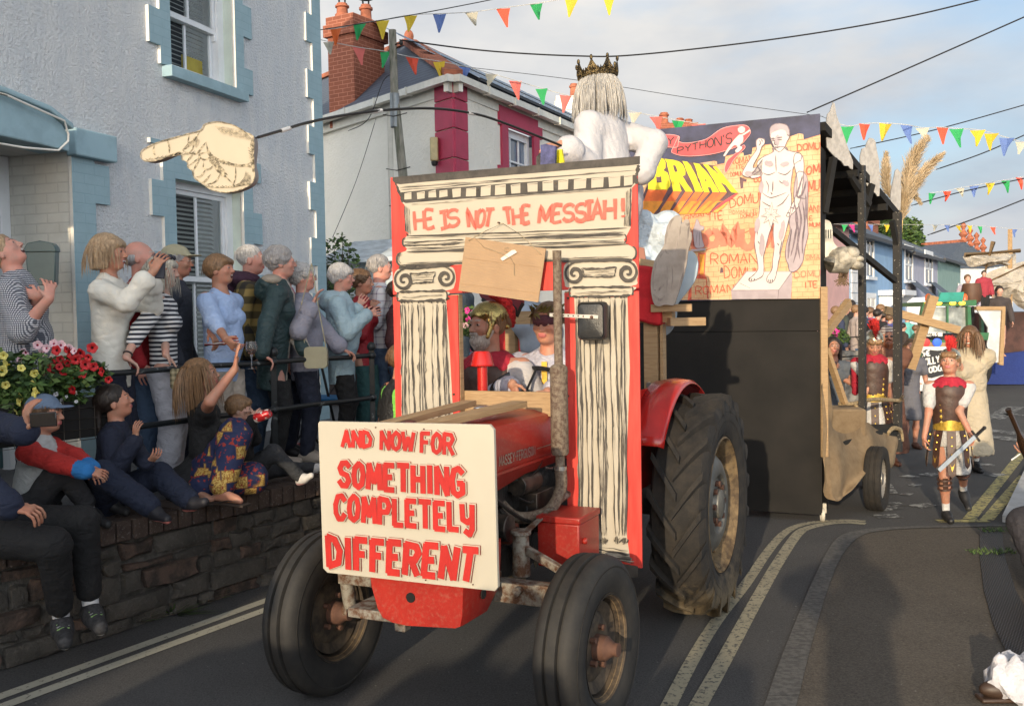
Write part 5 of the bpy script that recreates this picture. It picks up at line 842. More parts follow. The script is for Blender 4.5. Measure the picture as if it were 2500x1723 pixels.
for t,q,w_,m in(('DOMUM',[(560,1120),(1260,1130),(1240,900),(560,985)],.060,GRF),('ROMANI',[(890,480),(1080,455),(1075,400),(885,430)],.007,GR),('ITE',[(930,518),(1000,505),(1002,470),(925,480)],.006,GR),('DOMUM',[(888,572),(985,560),(985,525),(885,535)],.005,GR),('DOMUM',[(880,812),(1170,750),(1170,665),(876,735)],.009,GR),('ROMANI ITE',[(876,855),(1100,850),(1098,815),(874,825)],.0035,GR),('DOMUM',[(965,888),(1090,872),(1088,842),(962,855)],.005,GR),('OMANI',[(530,905),(745,862),(742,820),(530,865)],.007,GR),('ITE',[(725,905),(835,895),(830,825),(722,838)],.008,GR),('ROMANI',[(735,1238),(1130,1225),(1130,1148),(735,1150)],.009,GR),('DOMUM',[(840,1345),(1130,1335),(1130,1262),(838,1250)],.008,GR),('ROMANI',[(622,1478),(940,1455),(940,1385),(622,1408)],.008,GR),('DOMU',[(1395,378),(1574,362),(1574,300),(1395,322)],.009,GR),('OM',[(1465,560),(1572,545),(1572,465),(1465,490)],.012,GR),('MU',[(1480,695),(1574,670),(1574,585),(1480,610)],.010,GR),('ANI',[(1485,845),(1572,840),(1572,780),(1485,785)],.007,GR),('E',[(1490,905),(1515,905),(1515,868),(1490,870)],.006,GR),('MUM',[(1490,955),(1573,955),(1573,915),(1490,920)],.006,GR),('DOMU',[(1378,1345),(1574,1335),(1574,1275),(1375,1290)],.007,GRF),('ITE',[(1455,1420),(1560,1415),(1558,1362),(1452,1368)],.008,GR),('OMA',[(1462,1205),(1572,1200),(1572,1160),(1462,1165)],.005,GRF),('DO',[(1070,615),(1125,612),(1125,570),(1070,575)],.006,GR)):graf(t,q,w_,m)
pt.poly(pb_([(60,420),(130,320),(150,268),(238,254),(210,312),(180,330)]),RIB);rb1=bez([(120,470),(200,360),(300,275),(400,248),(495,262),(492,300),(478,345),(400,345),(300,368),(220,430),(140,540)],4,closed=True);pt.poly(pb_(rb1),RIB)
rb2=bez([(440,372),(460,330),(492,262),(495,300),(560,312),(700,285),(820,205),(930,180),(1010,180),(1042,225),(1020,270),(960,330),(880,362),(760,395),(620,412),(520,410),(450,390)],4,closed=True);pt.poly(pb_(rb2),RIB)
tail=bez([(985,330),(930,390),(870,440),(845,500),(852,540),(880,500),(915,440),(960,390),(1000,350)],4,closed=True);pt.poly(pb_(tail),RIB)
for r_ in(rb1,rb2,tail):pt.stroke(pb_(list(r_)+[r_[0]]),.004,RE_)
for t,q,w_ in(('M',[(165,440),(235,385),(240,310),(170,360)],.011),('ONTY',[(248,372),(455,325),(462,262),(246,305)],.012),("PYTHON'S",[(480,398),(905,318),(908,226),(480,348)],.012)):
 for st in text(pt,B2,t,q,w_,BK,gap=.28,jit=.02,smooth=True,seed=5):pt.stroke(st,w_,BK)
pt.poly(pb_(bez([(955,250),(985,258),(985,300),(960,330),(980,350),(945,385),(925,372),(945,345),(920,330),(880,370),(850,412),(836,405),(870,350),(915,290)],4,closed=True)),MAR);pt.poly(pb_(bez([(948,195),(975,180),(1000,192),(1002,222),(975,238),(950,225)],4,closed=True)),MAR);pt.stroke(pb_(bez([(975,255),(1010,235),(1038,215)],4)),.014,MAR);pt.stroke(pb_(bez([(948,200),(975,182),(1003,200),(1000,225)],4)),.006,ML);pt.stroke(pb_([(958,208),(965,208)]),.003,ML);pt.stroke(pb_(bez([(955,250),(915,290),(870,350),(836,405)],4)),.0025,ML)
PB=lambda L_:[bp.uv(1570+a/5.264,370+b/5.264)for a,b in L_]
pt.poly(PB([(-60,700),(60,440),(135,64),(285,95),(520,128),(660,150),(760,158),(945,190),(1224,536),(870,785),(440,812),(-60,835)]),PUR)
for q in([(70,494),(322,496),(195,742),(108,838),(-60,838),(-10,700)],[(390,514),(492,514),(405,660),(322,806),(208,822),(240,740),(330,600)],[(550,515),(650,519),(560,640),(450,804),(348,816)],[(675,520),(770,522),(660,680),(572,806),(456,808)],[(788,526),(862,528),(760,640),(655,802),(578,806)],[(900,530),(986,530),(850,690),(742,798),(664,802)],[(996,530),(1082,530),(960,660),(852,792),(748,798)]):
 pt.poly(PB(q),RO);ys_=max(p[1]for p in q);pt.poly(PB([p if p[1]>600 else(p[0]-(640-p[1])*.42,640)for p in q]),ORG)
pt.poly(PB([(1224,538),(1190,545),(1010,660),(870,778),(1090,655)]),RIB);pt.poly(PB([(1095,650),(1075,655),(905,785),(880,788),(960,780),(1040,720)]),AMB);pt.poly(PB([(905,780),(1090,650),(1110,645),(960,784)]),AMB)
for out in([(100,230),(135,65),(200,74),(270,100),(296,150),(292,210),(268,246),(318,275),(340,330),(358,400),(352,455),(312,494),(70,492),(80,360)],[(284,94),(350,104),(465,130),(520,176),(552,255),(545,305),(512,322),(562,402),(646,517),(550,515),(505,445),(458,374),(478,440),(500,512),(394,511),(384,450),(358,350),(335,240),(312,150)],[(514,130),(575,136),(618,188),(680,305),(728,420),(776,519),(680,519),(638,408),(570,268),(540,190)],[(652,152),(730,166),(792,238),(880,345),(985,526),(902,528),(878,465),(838,456),(862,526),(790,526),(760,450),(716,330),(684,220)],[(776,168),(836,175),(900,235),(982,304),(940,240),(905,196),(945,190),(1040,310),(1222,536),(1140,531),(1070,440),(998,395),(1082,526),(996,526),(930,400),(830,232)]):
 jj=[];rd=random.Random(len(out)+out[0][0])
 for i in range(len(out)):
  a,b=Vector(out[i]),Vector(out[(i+1)%len(out)]);k_=max(1,int((b-a).length/35))
  for t in range(k_):jj.append(a.lerp(b,t/k_)+Vector((rd.uniform(-3.5,3.5),rd.uniform(-3.5,3.5))))
 pt.poly(PB(jj),YEL)
for h_ in([(150,142),(178,140),(200,145),(209,188),(158,180)],[(174,325),(205,330),(240,322),(246,402),(182,402)],[(390,178),(420,182),(436,215),(450,262),(416,268),(402,230)],[(796,342),(826,388),(804,386)]):pt.poly(PB(h_),PUR)
pt.poly(pb_([(895,1432),(1012,1290),(1355,1290),(1362,1322),(1352,1500),(900,1503)]),MW);pt.poly(pb_([(900,1438),(1015,1296),(1350,1296),(1258,1432)]),MAR);pt.stroke(pb_([(898,1436),(1258,1434),(1358,1298)]),.004,ML);pt.stroke(pb_([(1258,1434),(1252,1500)]),.004,ML);pt.stroke(pb_([(960,1380),(1000,1400),(1040,1420)]),.003,ML,wob=.4);pt.stroke(pb_([(898,1436),(1012,1290)]),.003,ML)
B=lambda*p:pb_(bez(list(p),4,closed=True))
drape=B((1400,540),(1470,560),(1482,700),(1478,900),(1482,1010),(1455,1130),(1440,1220),(1395,1285),(1345,1292),(1330,1240),(1312,1190),(1315,1100),(1345,980),(1340,900),(1380,780),(1372,700));pt.poly(drape,MW)
torso=B((1216,350),(1212,385),(1130,425),(1092,470),(1120,545),(1128,640),(1116,760),(1108,850),(1082,980),(1074,1090),(1092,1190),(1100,1275),(1060,1325),(1030,1350),(1045,1368),(1100,1350),(1138,1322),(1146,1270),(1142,1190),(1168,1070),(1205,945),(1222,930),(1216,1000),(1224,1100),(1214,1200),(1205,1280),(1170,1335),(1168,1368),(1200,1378),(1230,1350),(1246,1280),(1272,1150),(1300,1040),(1335,900),(1356,760),(1350,640),(1366,520),(1385,470),(1430,440),(1420,392),(1335,372),(1310,345));pt.poly(torso,MAR)
arm1=B((1135,440),(1080,520),(1035,572),(988,562),(984,530),(1030,450),(1085,370),(1088,335),(1086,300),(1108,278),(1148,284),(1150,318),(1128,345),(1112,395),(1072,470),(1064,500),(1105,500),(1130,560),(1040,574));pt.poly(arm1,MAR)
arm2=B((1385,395),(1432,402),(1452,470),(1446,560),(1440,640),(1424,740),(1400,812),(1345,868),(1316,868),(1335,830),(1370,760),(1392,700),(1400,600),(1385,520),(1372,450));pt.poly(arm2,MAR)
head=B((1190,215),(1205,182),(1250,165),(1305,170),(1332,195),(1342,240),(1338,275),(1322,300),(1300,350),(1262,382),(1228,352),(1205,300),(1192,255));pt.poly(head,MAR);pt.poly(B((1190,215),(1205,182),(1250,165),(1305,170),(1332,195),(1340,240),(1322,262),(1312,225),(1280,212),(1240,222),(1205,240),(1196,262)),MW)
for o_ in(torso,arm1,arm2,head,drape):pt.stroke([Vector(p)for p in o_]+[Vector(o_[0])],.0062,ML,wob=.5)
def ms(pts,w_=.0075,m=ML):pt.stroke(pb_(bez(pts,5)),lambda t:w_*(.4+.8*math.sin(math.pi*t)),m,wob=.25,taper=.1)
for p in([(1200,280),(1225,276)],[(1245,272),(1285,268)],[(1208,292),(1226,294)],[(1248,288),(1282,288)],[(1232,280),(1226,320),(1240,328)],[(1228,342),(1250,346),(1268,340)],[(1220,355),(1245,374)],[(1320,250),(1340,262),(1328,295)],[(1216,352),(1222,385)],[(1300,350),(1335,375)],[(1135,540),(1180,556),(1235,535)],[(1250,538),(1310,555),(1355,515)],[(1235,400),(1240,540)],[(1215,600),(1212,690)],[(1160,600),(1180,640),(1175,700)],[(1260,600),(1290,620),(1330,600)],[(1130,760),(1180,790),(1205,800)],[(1340,700),(1290,770),(1240,800)],[(1195,690),(1208,700),(1200,706)],[(1130,690),(1200,730),(1320,690)],[(1098,1060),(1115,1085)],[(1245,1075),(1262,1095)],[(1140,1060),(1138,1150)],[(1285,1050),(1262,1170)],[(1105,900),(1095,1020)],[(1060,560),(1120,520)],[(1110,290),(1120,315),(1105,335)],[(1125,285),(1138,305)],[(1040,1345),(1030,1360)],[(1055,1345),(1048,1365)],[(1075,1345),(1070,1362)],[(1180,1350),(1178,1372)],[(1195,1352),(1194,1376)],[(1210,1350),(1212,1370)],[(1325,840),(1350,855)],[(1345,800),(1380,815)]):ms(p)
for p in([(1440,560),(1420,640),(1400,720),(1470,740)],[(1470,600),(1440,700),(1400,730)],[(1372,740),(1400,900),(1380,1050),(1350,1180)],[(1405,760),(1430,900),(1405,1060),(1420,1200)],[(1440,760),(1458,900),(1440,1060),(1440,1160)],[(1395,800),(1390,900),(1412,1000),(1395,1130),(1370,1230)],[(1360,960),(1340,1080),(1330,1200)],[(1465,700),(1470,900)]):ms(p,.013,ML)
for p in([(1130,600),(1125,700)],[(1290,600),(1335,640)],[(1100,880),(1090,1000)],[(1130,1000),(1130,1180)],[(1300,900),(1270,1060)],[(1250,250),(1250,340)],[(1000,540),(1060,560)],[(1150,460),(1220,480)],[(1270,480),(1340,470)],[(1150,1440),(1230,1480)]):ms(p,.034,MW)
for p in([(1205,284),(1228,280)],[(1248,276),(1286,270)],[(1210,294),(1228,296)],[(1250,290),(1284,288)],[(1228,345),(1250,349),(1270,342)],[(1226,322),(1240,329)]):pt.stroke(pb_(p),.007,ML)
lf=[];
for i,(a,r_)in enumerate(((90,100),(60,45),(45,95),(25,40),(8,88),(-15,45),(-35,70),(-60,40),(-85,95),(-110,42),(-140,72),(-165,42),(172,88),(155,40),(135,92),(118,45))):lf.append((1200+r_*.85*math.cos(R(a)),860+r_*1.0*-math.sin(R(a)*-1)))
pt.poly(pb_(lf),MAR);pt.stroke(pb_(lf+[lf[0]]),.0035,ML)
for a in(90,45,8,-35,-85,-140,172,135):pt.stroke(pb_([(1200,860),(1200+60*math.cos(R(a)),860+62*math.sin(R(a)))]),.002,ML)
st_=B((632,895),(648,905),(662,940),(688,950),(686,975),(668,985),(680,1060),(690,1105),(628,1112),(612,1050),(608,980),(622,930));pt.poly(st_,MW);pt.stroke([Vector(p)for p in st_]+[Vector(st_[0])],.0025,ML);ms([(640,980),(625,1100)],.003);ms([(655,985),(655,1105)],.003);pt.poly(pb_([(590,1125),(700,1115),(700,1132),(590,1142)]),MW)
pt.build('painting',BM,float_)
mb=MB();mb.lathe([(.055,-.015),(.06,-.012),(.06,.012),(.055,.015)],(0,0,0),(1,0,0),20);mb.box2((-.03,-.02,.01),(.03,.02,.09));cl=G(2008,1272);o=mb.build('caster_wheel',mat('cream caster',(.45,.42,.35),.5),float_,bevel=.003);q=cl-B0;o.location=(q.dot(TU),q.dot(TV),.06);o.rotation_euler=(0,0,R(15))
ca=R(38);CX,CY=Vector((math.cos(ca),-math.sin(ca),0)),Vector((math.sin(ca),math.cos(ca),0));CO=Vector((2.56,8.12,0));cart=empty('canopy_cart',CO,-ca,'black framed two-wheeled cart with sloping black canopy behind the painted board','cart')
def cl_(px,py,y):q=P(px,py,y)-CO;return Vector((q.dot(CX),q.dot(CY),q.z))
M_blk=mat('black stained timber',(.008,.0075,.007),.85,var=.3,vs=8,bump=.3,bs=30)
n=NT('speckled black post',.6);v=n.vec();a=n.noise(v,70,2,.5);n.base(n.mix(n.step(a,.70,.02),(.018,.017,.016),(.55,.5,.42)));M_spk=n.m
A_,B_=cl_(2015,297,8.08),cl_(2197,517,9.65);Wc=1.7;sl=(B_-A_)
mb=MB();q=[A_,B_,B_+Vector((-Wc,0,0)),A_+Vector((-Wc,0,0))];q+=[p-Vector((0,0,.07))for p in q];mb.add(q,[(0,1,2,3),(4,7,6,5),(0,4,5,1),(1,5,6,2),(2,6,7,3),(3,7,4,0)])
for t in(.2,.4,.6,.8):p=A_+sl*t-Vector((0,0,.10));mb.bar(p,p+Vector((-Wc,0,0)),.05,.06)
mb.build('canopy_roof',M_blk,cart,smooth=False)
p1t,p1b=cl_(2122,400,8.9),cl_(2106,1045,8.8);p2t,p2b=cl_(2192,520,9.55),cl_(2192,1102,9.5);p0=cl_(2018,420,8.15)
for nm,a,b,w_,m in(('post',Vector((p1b.x,p1b.y,p1t.z-.03)),p1b,.055,M_spk),('post',Vector((p2b.x,p2b.y,p2t.z)),p2b,.068,M_spk),('post',Vector((-.30,.25,A_.z-.12)),Vector((-.30,.25,.5)),.06,M_blk),('post',Vector((-Wc+.1,.2,A_.z-.08)),Vector((-Wc+.1,.2,.5)),.06,M_blk),('post',Vector((-Wc+.1,p2b.y,B_.z)),Vector((-Wc+.1,p2b.y,.5)),.06,M_blk)):
 mb=MB();mb.bar(a,b,w_,w_);mb.build(nm,m,cart,smooth=False)
for a,b in(((2012,545,8.3),(2186,686,9.5)),((2122,500,8.9),(2076,430,8.7)),((2035,385,8.2),(2012,520,8.15)),((2106,540,8.9),(2128,450,8.95)),((2178,540,9.4),(2190,600,9.5))):
 mb=MB();mb.bar(cl_(*a),cl_(*b),.045,.05);mb.build('brace',M_blk,cart,smooth=False)
mb=MB();mb.box2((-Wc+.05,.1,.52),(.05,p2b.y+.05,.62));mb.box2((-1.0,-.4,.5),(-.7,.2,.58));mb.build('bed',M_blk,cart,smooth=False)
wh_=empty('wheel',(.21,.62,.275),R(8));wh_.parent=cart;mb=MB();mb.lathe([(.17,-.055),(.22,-.072),(.262,-.068),(.275,-.05),(.275,-.03),(.268,-.026),(.268,-.018),(.276,-.014),(.276,.014),(.268,.018),(.268,.026),(.275,.03),(.275,.05),(.262,.068),(.22,.072),(.17,.055)],(0,0,0),(1,0,0),48,closed=True);mb.build('tyre',M_mud,wh_);mb=MB();mb.lathe([(.175,.055),(.16,.02),(.06,.02),(.05,.05),(0,.05)],(0,0,0),(1,0,0),30);mb.build('rim',mat('silver rim',(.35,.33,.3),.4,.6),wh_)
w2=copy_tree(wh_,cart);w2.location.x=-Wc-.1
M_gry=mat('grey painted panel',(.30,.29,.28),.75,var=.15,vs=30,stretch=(1,6,.5),bump=.3,bs=8,bdist=.01)
for nm,ref,pts,y in(('first',0,[(160,190),(172,110),(190,90),(210,26),(222,40),(235,120),(262,190),(300,300),(330,390),(350,440),(348,495),(330,488),(318,470),(290,470),(270,440),(232,415),(212,395),(185,365),(168,340)],8.2),('second',0,[(400,400),(412,350),(438,340),(445,310),(465,275),(492,282),(505,300),(515,360),(530,430),(537,600),(533,680),(520,682),(505,660),(470,640),(440,595),(415,590),(398,575)],8.95),('third',0,[(615,640),(628,580),(645,500),(660,490),(682,520),(684,640),(680,780),(655,775),(620,735),(610,700)],9.6)):
 A=P(1960+pts[0][0]/2.85,240+pts[0][1]/2.85,y);pl=Plane(A,-ca+R(90)-R(52));q=[pl.uv(1960+a/2.85,240+b/2.85)for a,b in pts];mb=MB();mb.prism(q,(0,0,0),(1,0,0),(0,0,1),-.02)
 o=mb.build('cloud_panel',M_gry,loc=(A.x,A.y,0),rz=pl.rz,smooth=False);tag(o,{'first':'largest jagged grey wooden cut-out fixed to the canopy edge beside the painted board','second':'middle jagged grey wooden cut-out on the canopy edge','third':'smallest jagged grey cut-out beside the pampas plumes'}[nm],'cut-out','grey cut-outs on the canopy edge')
mb=MB();mb.bar(P(2011,700,7.98),P(2013,1115,7.98),.055,.03);o=mb.build('timber_pole',M_timb2,smooth=False,bevel=.002);tag(o,'upright pale timber board standing against the right edge of the painted board','timber')
mb=MB();mb.bar(P(2014,815,8.25),P(2072,738,8.6),.05,.07);o=mb.build('timber_offcut',M_timb2,smooth=False);o2=o;tag(o,'short timber sticking up at an angle beside the pink cottage','timber')
mb=MB();mb.bar(P(2016,850,8.6),P(2062,985,8.7),.06,.035);o=mb.build('timber_offcut',M_timb2,smooth=False);tag(o,'leaning timber held by the young woman in the grey dress','timber')
M_ivory=mat('aged ivory plastic',(.50,.46,.38),.5,var=.2,vs=8,col2=(.58,.55,.48));sb=P(2022,590,8.25);mb=MB()
o_=bez([(-.10,-.16),(.03,-.15),(.10,-.08),(.045,0),(.035,.12),(.01,.17),(-.05,.185),(-.10,.17)],5,closed=True);mb.prism([tuple(p)for p in o_],(0,0,0),(1,0,0),(0,0,1),-.05,m=0);[mb.box((x,-.052,.06),(.008,.006,.07),None,1)for x in(-.035,-.015,.005)]
o=mb.build('seat_back',[M_ivory,mat('slot black',(.01,.01,.01),.8)],loc=sb,bevel=.008);tag(o,'ivory moulded seat back with three slots behind the painted board edge','seat back')
bm_=P(2045,640,8.25);mb=MB();mb.tube([(-.25,0,.04),(-.05,0,-.01),(.08,0,-.02)],[.075,.08,.075],16);mb.ell((.05,0,.03),(.13,.10,.10));mb.ell((.10,-.02,.07),(.07,.09,.06));mb.ell((.15,-.01,-.03),(.06,.08,.04));mb.ell((.165,-.01,.02),(.045,.07,.03));o=mb.build('weathered_beam',mat('weathered beam',(.26,.24,.20),.85,var=.4,vs=10,bump=.6,bs=30,col2=(.45,.41,.33)),loc=bm_);tag(o,'weathered round beam end with ragged straw hanging below the ivory seat back','beam')
rd=random.Random(8);mb=MB();[mb.tube([(rd.uniform(-.0,.09),rd.uniform(-.03,.03),-.07),(rd.uniform(.0,.08),0,-.13),(rd.uniform(-.04,.10),0,rd.uniform(-.2,-.15))],.003,4)for _ in range(46)];mb.build('straw',mat('brown straw',(.14,.09,.05),.9),o)
n=NT('hessian sacking',.95);v=n.vec();a=n.noise(v,12,6,.7);w1=n.node('ShaderNodeTexWave',1,{'bands_direction':'Z'},Vector=v,Scale=75.0,Distortion=1.5);n.base(n.mix(n.math('MULTIPLY',w1,.3),n.ramp(a,.3,(.27,.185,.105),.7,(.42,.31,.19)),(.2,.13,.07)));n.bump(n.math('ADD',a,n.math('MULTIPLY',w1,.3)),.8,.02);M_hes=n.m
def cloth(name,rows,m,label,cat,seed=1,amp=.03,group=None,thick=.008):
 """rows of (px,py,depth); a draped sheet with folds"""
 rd=random.Random(seed);g=[[P(*p)for p in r]for r in rows];nu=26;nv=9;fine=[]
 for r in g:fine.append(bez(r,nu//(len(r)-1)))
 cols=list(zip(*fine));sm_=[bez(list(c),nv)for c in cols];o0=sm_[0][0].copy();q=[];K=len(sm_[0]);ph=[rd.uniform(0,6)for _ in range(6)]
 for i,c in enumerate(sm_):
  for j,p in enumerate(c):
   u,v_=i/len(sm_),j/K;d=amp*(math.sin(i*.9+ph[0]+1.5*math.sin(v_*5+ph[1]))+.6*math.sin(i*1.9+ph[2]+v_*4)+.5*math.sin(v_*15+u*9+ph[3]));q.append(p-o0+Vector((d*.3,-d,d*.35)))
 mb=MB();mb.add(q,[(i*K+j,i*K+j+1,(i+1)*K+j+1,(i+1)*K+j)for i in range(len(sm_)-1)for j in range(K-1)]);o=mb.build(name,m,loc=o0,fix=False);s_=o.modifiers.new('s','SOLIDIFY');s_.thickness=thick;ss=o.modifiers.new('ss','SUBSURF');ss.levels=ss.render_levels=1
 tag(o,label,cat,group);return o
cloth('hessian_sacking',[[(2006,935,7.95),(2014,960,7.98),(2030,1045,8.2),(2080,1055,8.5),(2118,1030,8.7),(2168,1060,9.2),(2192,1065,9.4)],[(2008,1060,7.9),(2018,1090,7.95),(2035,1105,8.05),(2085,1110,8.3),(2130,1090,8.6),(2165,1100,9.1),(2190,1105,9.3)],[(2010,1150,7.9),(2022,1190,7.92),(2050,1195,8.0),(2090,1165,8.2),(2130,1130,8.5),(2160,1135,9.0),(2182,1140,9.2)],[(2012,1200,7.92),(2032,1222,7.92),(2055,1218,7.98),(2085,1190,8.1),(2120,1150,8.4),(2150,1140,8.9),(2172,1135,9.2)]],M_hes,'brown hessian sacking draped over the cart bed and its wheel','sacking',3,.022)
mb=MB();b0=P(2060,1110,8.6);mb.box2((-.19,-.02,0),(.19,.4,.24));o=mb.build('straw_bale',M_hes,loc=(b0.x,b0.y,.62),rz=-.15,bevel=.02);tag(o,'square bale wrapped in hessian standing on the cart bed','bale')
mb=MB();mb.tube([P(2016,905,8.3),P(2018,1000,8.25),P(2020,1060,8.2)],[.02,.05,.03]);o=mb.build('hanging_sack',M_hes);tag(o,'narrow hessian strip hanging beside the upright timber','sacking')
M_rope=mat('frayed rope',(.30,.22,.12),.95,var=.3,vs=40,bump=.8,bs=80);mb=MB();rd=random.Random(2);mb.tube(bez([P(2050,985,8.7),P(2085,985,8.8),P(2130,975,9.0),P(2196,978,9.45)],6),.018,8);mb.tube(bez([P(2062,1000,8.7),P(2056,1020,8.7),P(2080,1030,8.75),P(2100,1010,8.8),P(2085,985,8.8)],6),.016,8);mb.tube(bez([P(2165,1060,9.2),P(2180,1045,9.3),P(2198,1050,9.45),P(2202,1075,9.5)],6),.02,8);[mb.tube([P(2195+rd.uniform(-3,3),975,9.45),P(2205+rd.uniform(-6,4),970+rd.uniform(-6,14),9.4)],.003,4)for _ in range(12)]
o=mb.build('rope',M_rope);tag(o,'frayed brown rope looped between the cart posts','rope')
M_pl=mat('pampas plume',(.44,.33,.20),.9,var=.15,vs=6,col2=(.54,.43,.29));M_stem=mat('cane',(.52,.38,.15),.6,var=.1)
for k_,(ax,wd,lab)in enumerate((([(688,850),(700,760),(715,640),(745,500),(790,380),(852,285)],.26,'tallest pampas grass plume rising from the rear corner of the canopy'),([(700,800),(735,690),(790,590),(860,490),(962,398)],.20,'pampas grass plume leaning furthest to the right'),([(615,700),(588,620),(575,520),(580,400)],.17,'pampas grass plume half hidden behind the smallest grey cut-out'),([(660,780),(700,700),(740,640),(815,720)],.12,'lowest drooping tuft of the pampas grass bunch'))):
 y=9.9+.05*k_;axs=bez([P(1960+a/2.85,240+b/2.85,y)for a,b in ax],10);o0=axs[0].copy();rt=empty('pampas_plume',o0,0,lab,'pampas grass','pampas plumes on the canopy');rd=random.Random(k_);mb=MB();n_=len(axs)
 for i,p in enumerate(axs[3:]):
  t=(i+3)/n_;tg=(axs[min(i+4,n_-1)]-axs[i+2]).normalized();ww=wd*math.sin(math.pi*min(1,(t*.85+.12)))**.7*.62
  for _ in range(int(80)):
   a=rd.uniform(0,6.28);x_,y_,_z=frame(tg);dr_=(x_*math.cos(a)+y_*math.sin(a));L_=ww*rd.uniform(.4,1.15);s0=p-o0+tg*rd.uniform(-.03,.03);e=s0+tg*L_*rd.uniform(.75,1.15)+dr_*L_*rd.uniform(.25,.75)+Vector((0,0,-L_*.12));mid=(s0+e)/2+dr_*L_*.08;sd=Vector((rd.uniform(-1,1),rd.uniform(-1,1),rd.uniform(-1,1))).normalized()*.0035
   mb.add([s0-sd,s0+sd,mid+sd*.9,mid-sd*.9,e],[(0,1,2,3),(3,2,4)])
 mb.build('plume',M_pl,rt,smooth=False);mb=MB();mb.tube([p-o0 for p in axs],.008,6)
 if k_==0:mb.tube([(0,0,0),P(2192,700,9.85)-o0,P(2196,860,9.8)-o0,P(2190,1060,9.8)-o0],.013,8)
 mb.build('stem',M_stem,rt)
D4=lambda x,y:(1540+x/4.2,480+y/4.2)
plat=empty('timber_platform',T(.0,2.5),TRZ,'raised timber seat frame behind the tractor on which the crowned figure sits','platform')
def pl_(px,py,y):q=P(px,py,y)-T(0,2.5);return Vector((q.dot(TU),q.dot(TV),q.z))
mb=MB();a=pl_(*D4(215,1270),6.2);mb.bar(a,Vector((a.x,a.y,.75)),.085,.07,up=(0,1,0));mb.build('post',M_timber,plat,smooth=False);mb=MB();mb.bar(Vector((a.x+.065,a.y+.02,a.z)),Vector((a.x+.065,a.y+.02,.75)),.02,.07,up=(0,1,0));mb.build('post',M_timb2,plat,smooth=False)
mb=MB();b1=Vector((a.x-1.1,a.y,a.z+.03));mb.bar(b1,Vector((a.x+.14,a.y,a.z+.03)),.07,.085);mb.build('rail',M_timb2,plat,smooth=False);mb=MB();mb.bar(Vector((a.x+.02,a.y-.07,a.z+.075)),Vector((a.x+.26,a.y-.02,a.z+.075)),.09,.045);mb.build('plank_end',M_timber,plat,smooth=False)
mb=MB();mb.bar(Vector((a.x+.12,a.y-.05,a.z-.01)),Vector((a.x+.3,a.y+.1,a.z-.01)),.07,.05);mb.build('plank_end',M_timber,plat,smooth=False);mb=MB();mb.cyl((a.x-.01,a.y-.045,1.28),(a.x-.01,a.y-.03,1.28),.017,n=16);mb.build('coach_bolt',mat('bolt zinc',(.6,.58,.54),.3,.9),plat)
mb=MB();mb.box2((a.x-1.1,a.y,1.0),(a.x-.05,a.y+.9,1.05));mb.box2((a.x-1.1,a.y+.1,2.02),(a.x-.1,a.y+.7,2.07));mb.bar((a.x-1.1,a.y+.3,0.6),(a.x-1.1,a.y+.3,2.02),.07,.07,up=(0,1,0));mb.bar((a.x-.15,a.y+.6,0.9),(a.x-.15,a.y+.6,2.02),.07,.07,up=(0,1,0));mb.build('seat_frame',M_timb2,plat,smooth=False)
mb=MB();mb.bar((a.x-.6,a.y+.4,.55),(a.x+.1,a.y+1.9,.45),.12,.1);mb.bar((a.x-.1,a.y-.05,1.15),(a.x+.05,a.y-.03,.75),.05,.05);mb.build('drawbar',M_eng,plat,smooth=False)
cut=[(205,905),(215,785),(250,645),(335,505),(362,380),(392,262),(448,202),(492,192),(522,222),(516,285),(556,236),(592,240),(602,300),(604,352),(622,372),(624,430),(612,480),(588,560),(570,700),(536,830),(500,950),(470,1040),(440,1112),(370,1108),(330,1112),(290,1125),(240,1100),(214,1010)]
def cutout(name,pts,y,m,label,cat,rz=TRZ,th=.012,smooth=True,paint=None,mats=None):
 o0=P(*D4(*pts[0]),y);pl=Plane(o0,rz);q=[pl.uv(*D4(*p))for p in(bez(pts,4,closed=True)if smooth else pts)];z0=o0.z;q=[(u,v_-z0)for u,v_ in q];mb=MB();mb.prism(q,(0,0,0),(1,0,0),(0,0,1),-th)
 if paint:e=empty(name,o0,rz,label,cat);mb.build('board',m,e,smooth=False);pt=Paint(y0=-.0005);paint(pt,lambda x,y_:(pl.uv(*D4(x,y_))[0],pl.uv(*D4(x,y_))[1]-z0));pt.build('brushwork',mats,e);return e
 o=mb.build(name,m,loc=o0,rz=rz,smooth=False);tag(o,label,cat);return o
M_cg=mat('taupe grey paint',(.29,.25,.215),.7,var=.15,vs=7,col2=(.34,.30,.26));M_cgd=dry('taupe dark strokes',(40,1,4),.5,(.12,.10,.09),(.36,.31,.27),.15)
def pf(pt,f):
 for pts,w_ in(([(350,520),(365,400),(400,280),(450,215)],.014),([(515,290),(500,380),(470,500),(455,580)],.008),([(600,300),(580,420),(575,520)],.010),([(350,540),(370,570),(390,590)],.010),([(230,960),(235,800),(290,640),(345,560)],.010),([(355,1010),(372,900),(375,780),(370,700)],.007),([(225,1000),(300,1060),(350,1010)],.012),([(480,980),(540,780),(575,600)],.008),([(235,960),(290,950),(340,900)],.012),([(540,260),(580,290),(595,270)],.014),([(420,700),(430,850),(400,1000)],.004)):pt.stroke([f(*p)for p in bez(pts,5)],lambda t:w_*(.5+.7*math.sin(math.pi*t)),0,wob=.3,taper=.15)
cutout('upright_hands_cutout',cut,6.05,M_cg,'taupe grey painted wooden cut-out of upright pressed hands beside the timber platform','cut-out',paint=pf,mats=[M_cgd])
M_pb=mat('pale blue board',(.34,.43,.50),.6,var=.06)
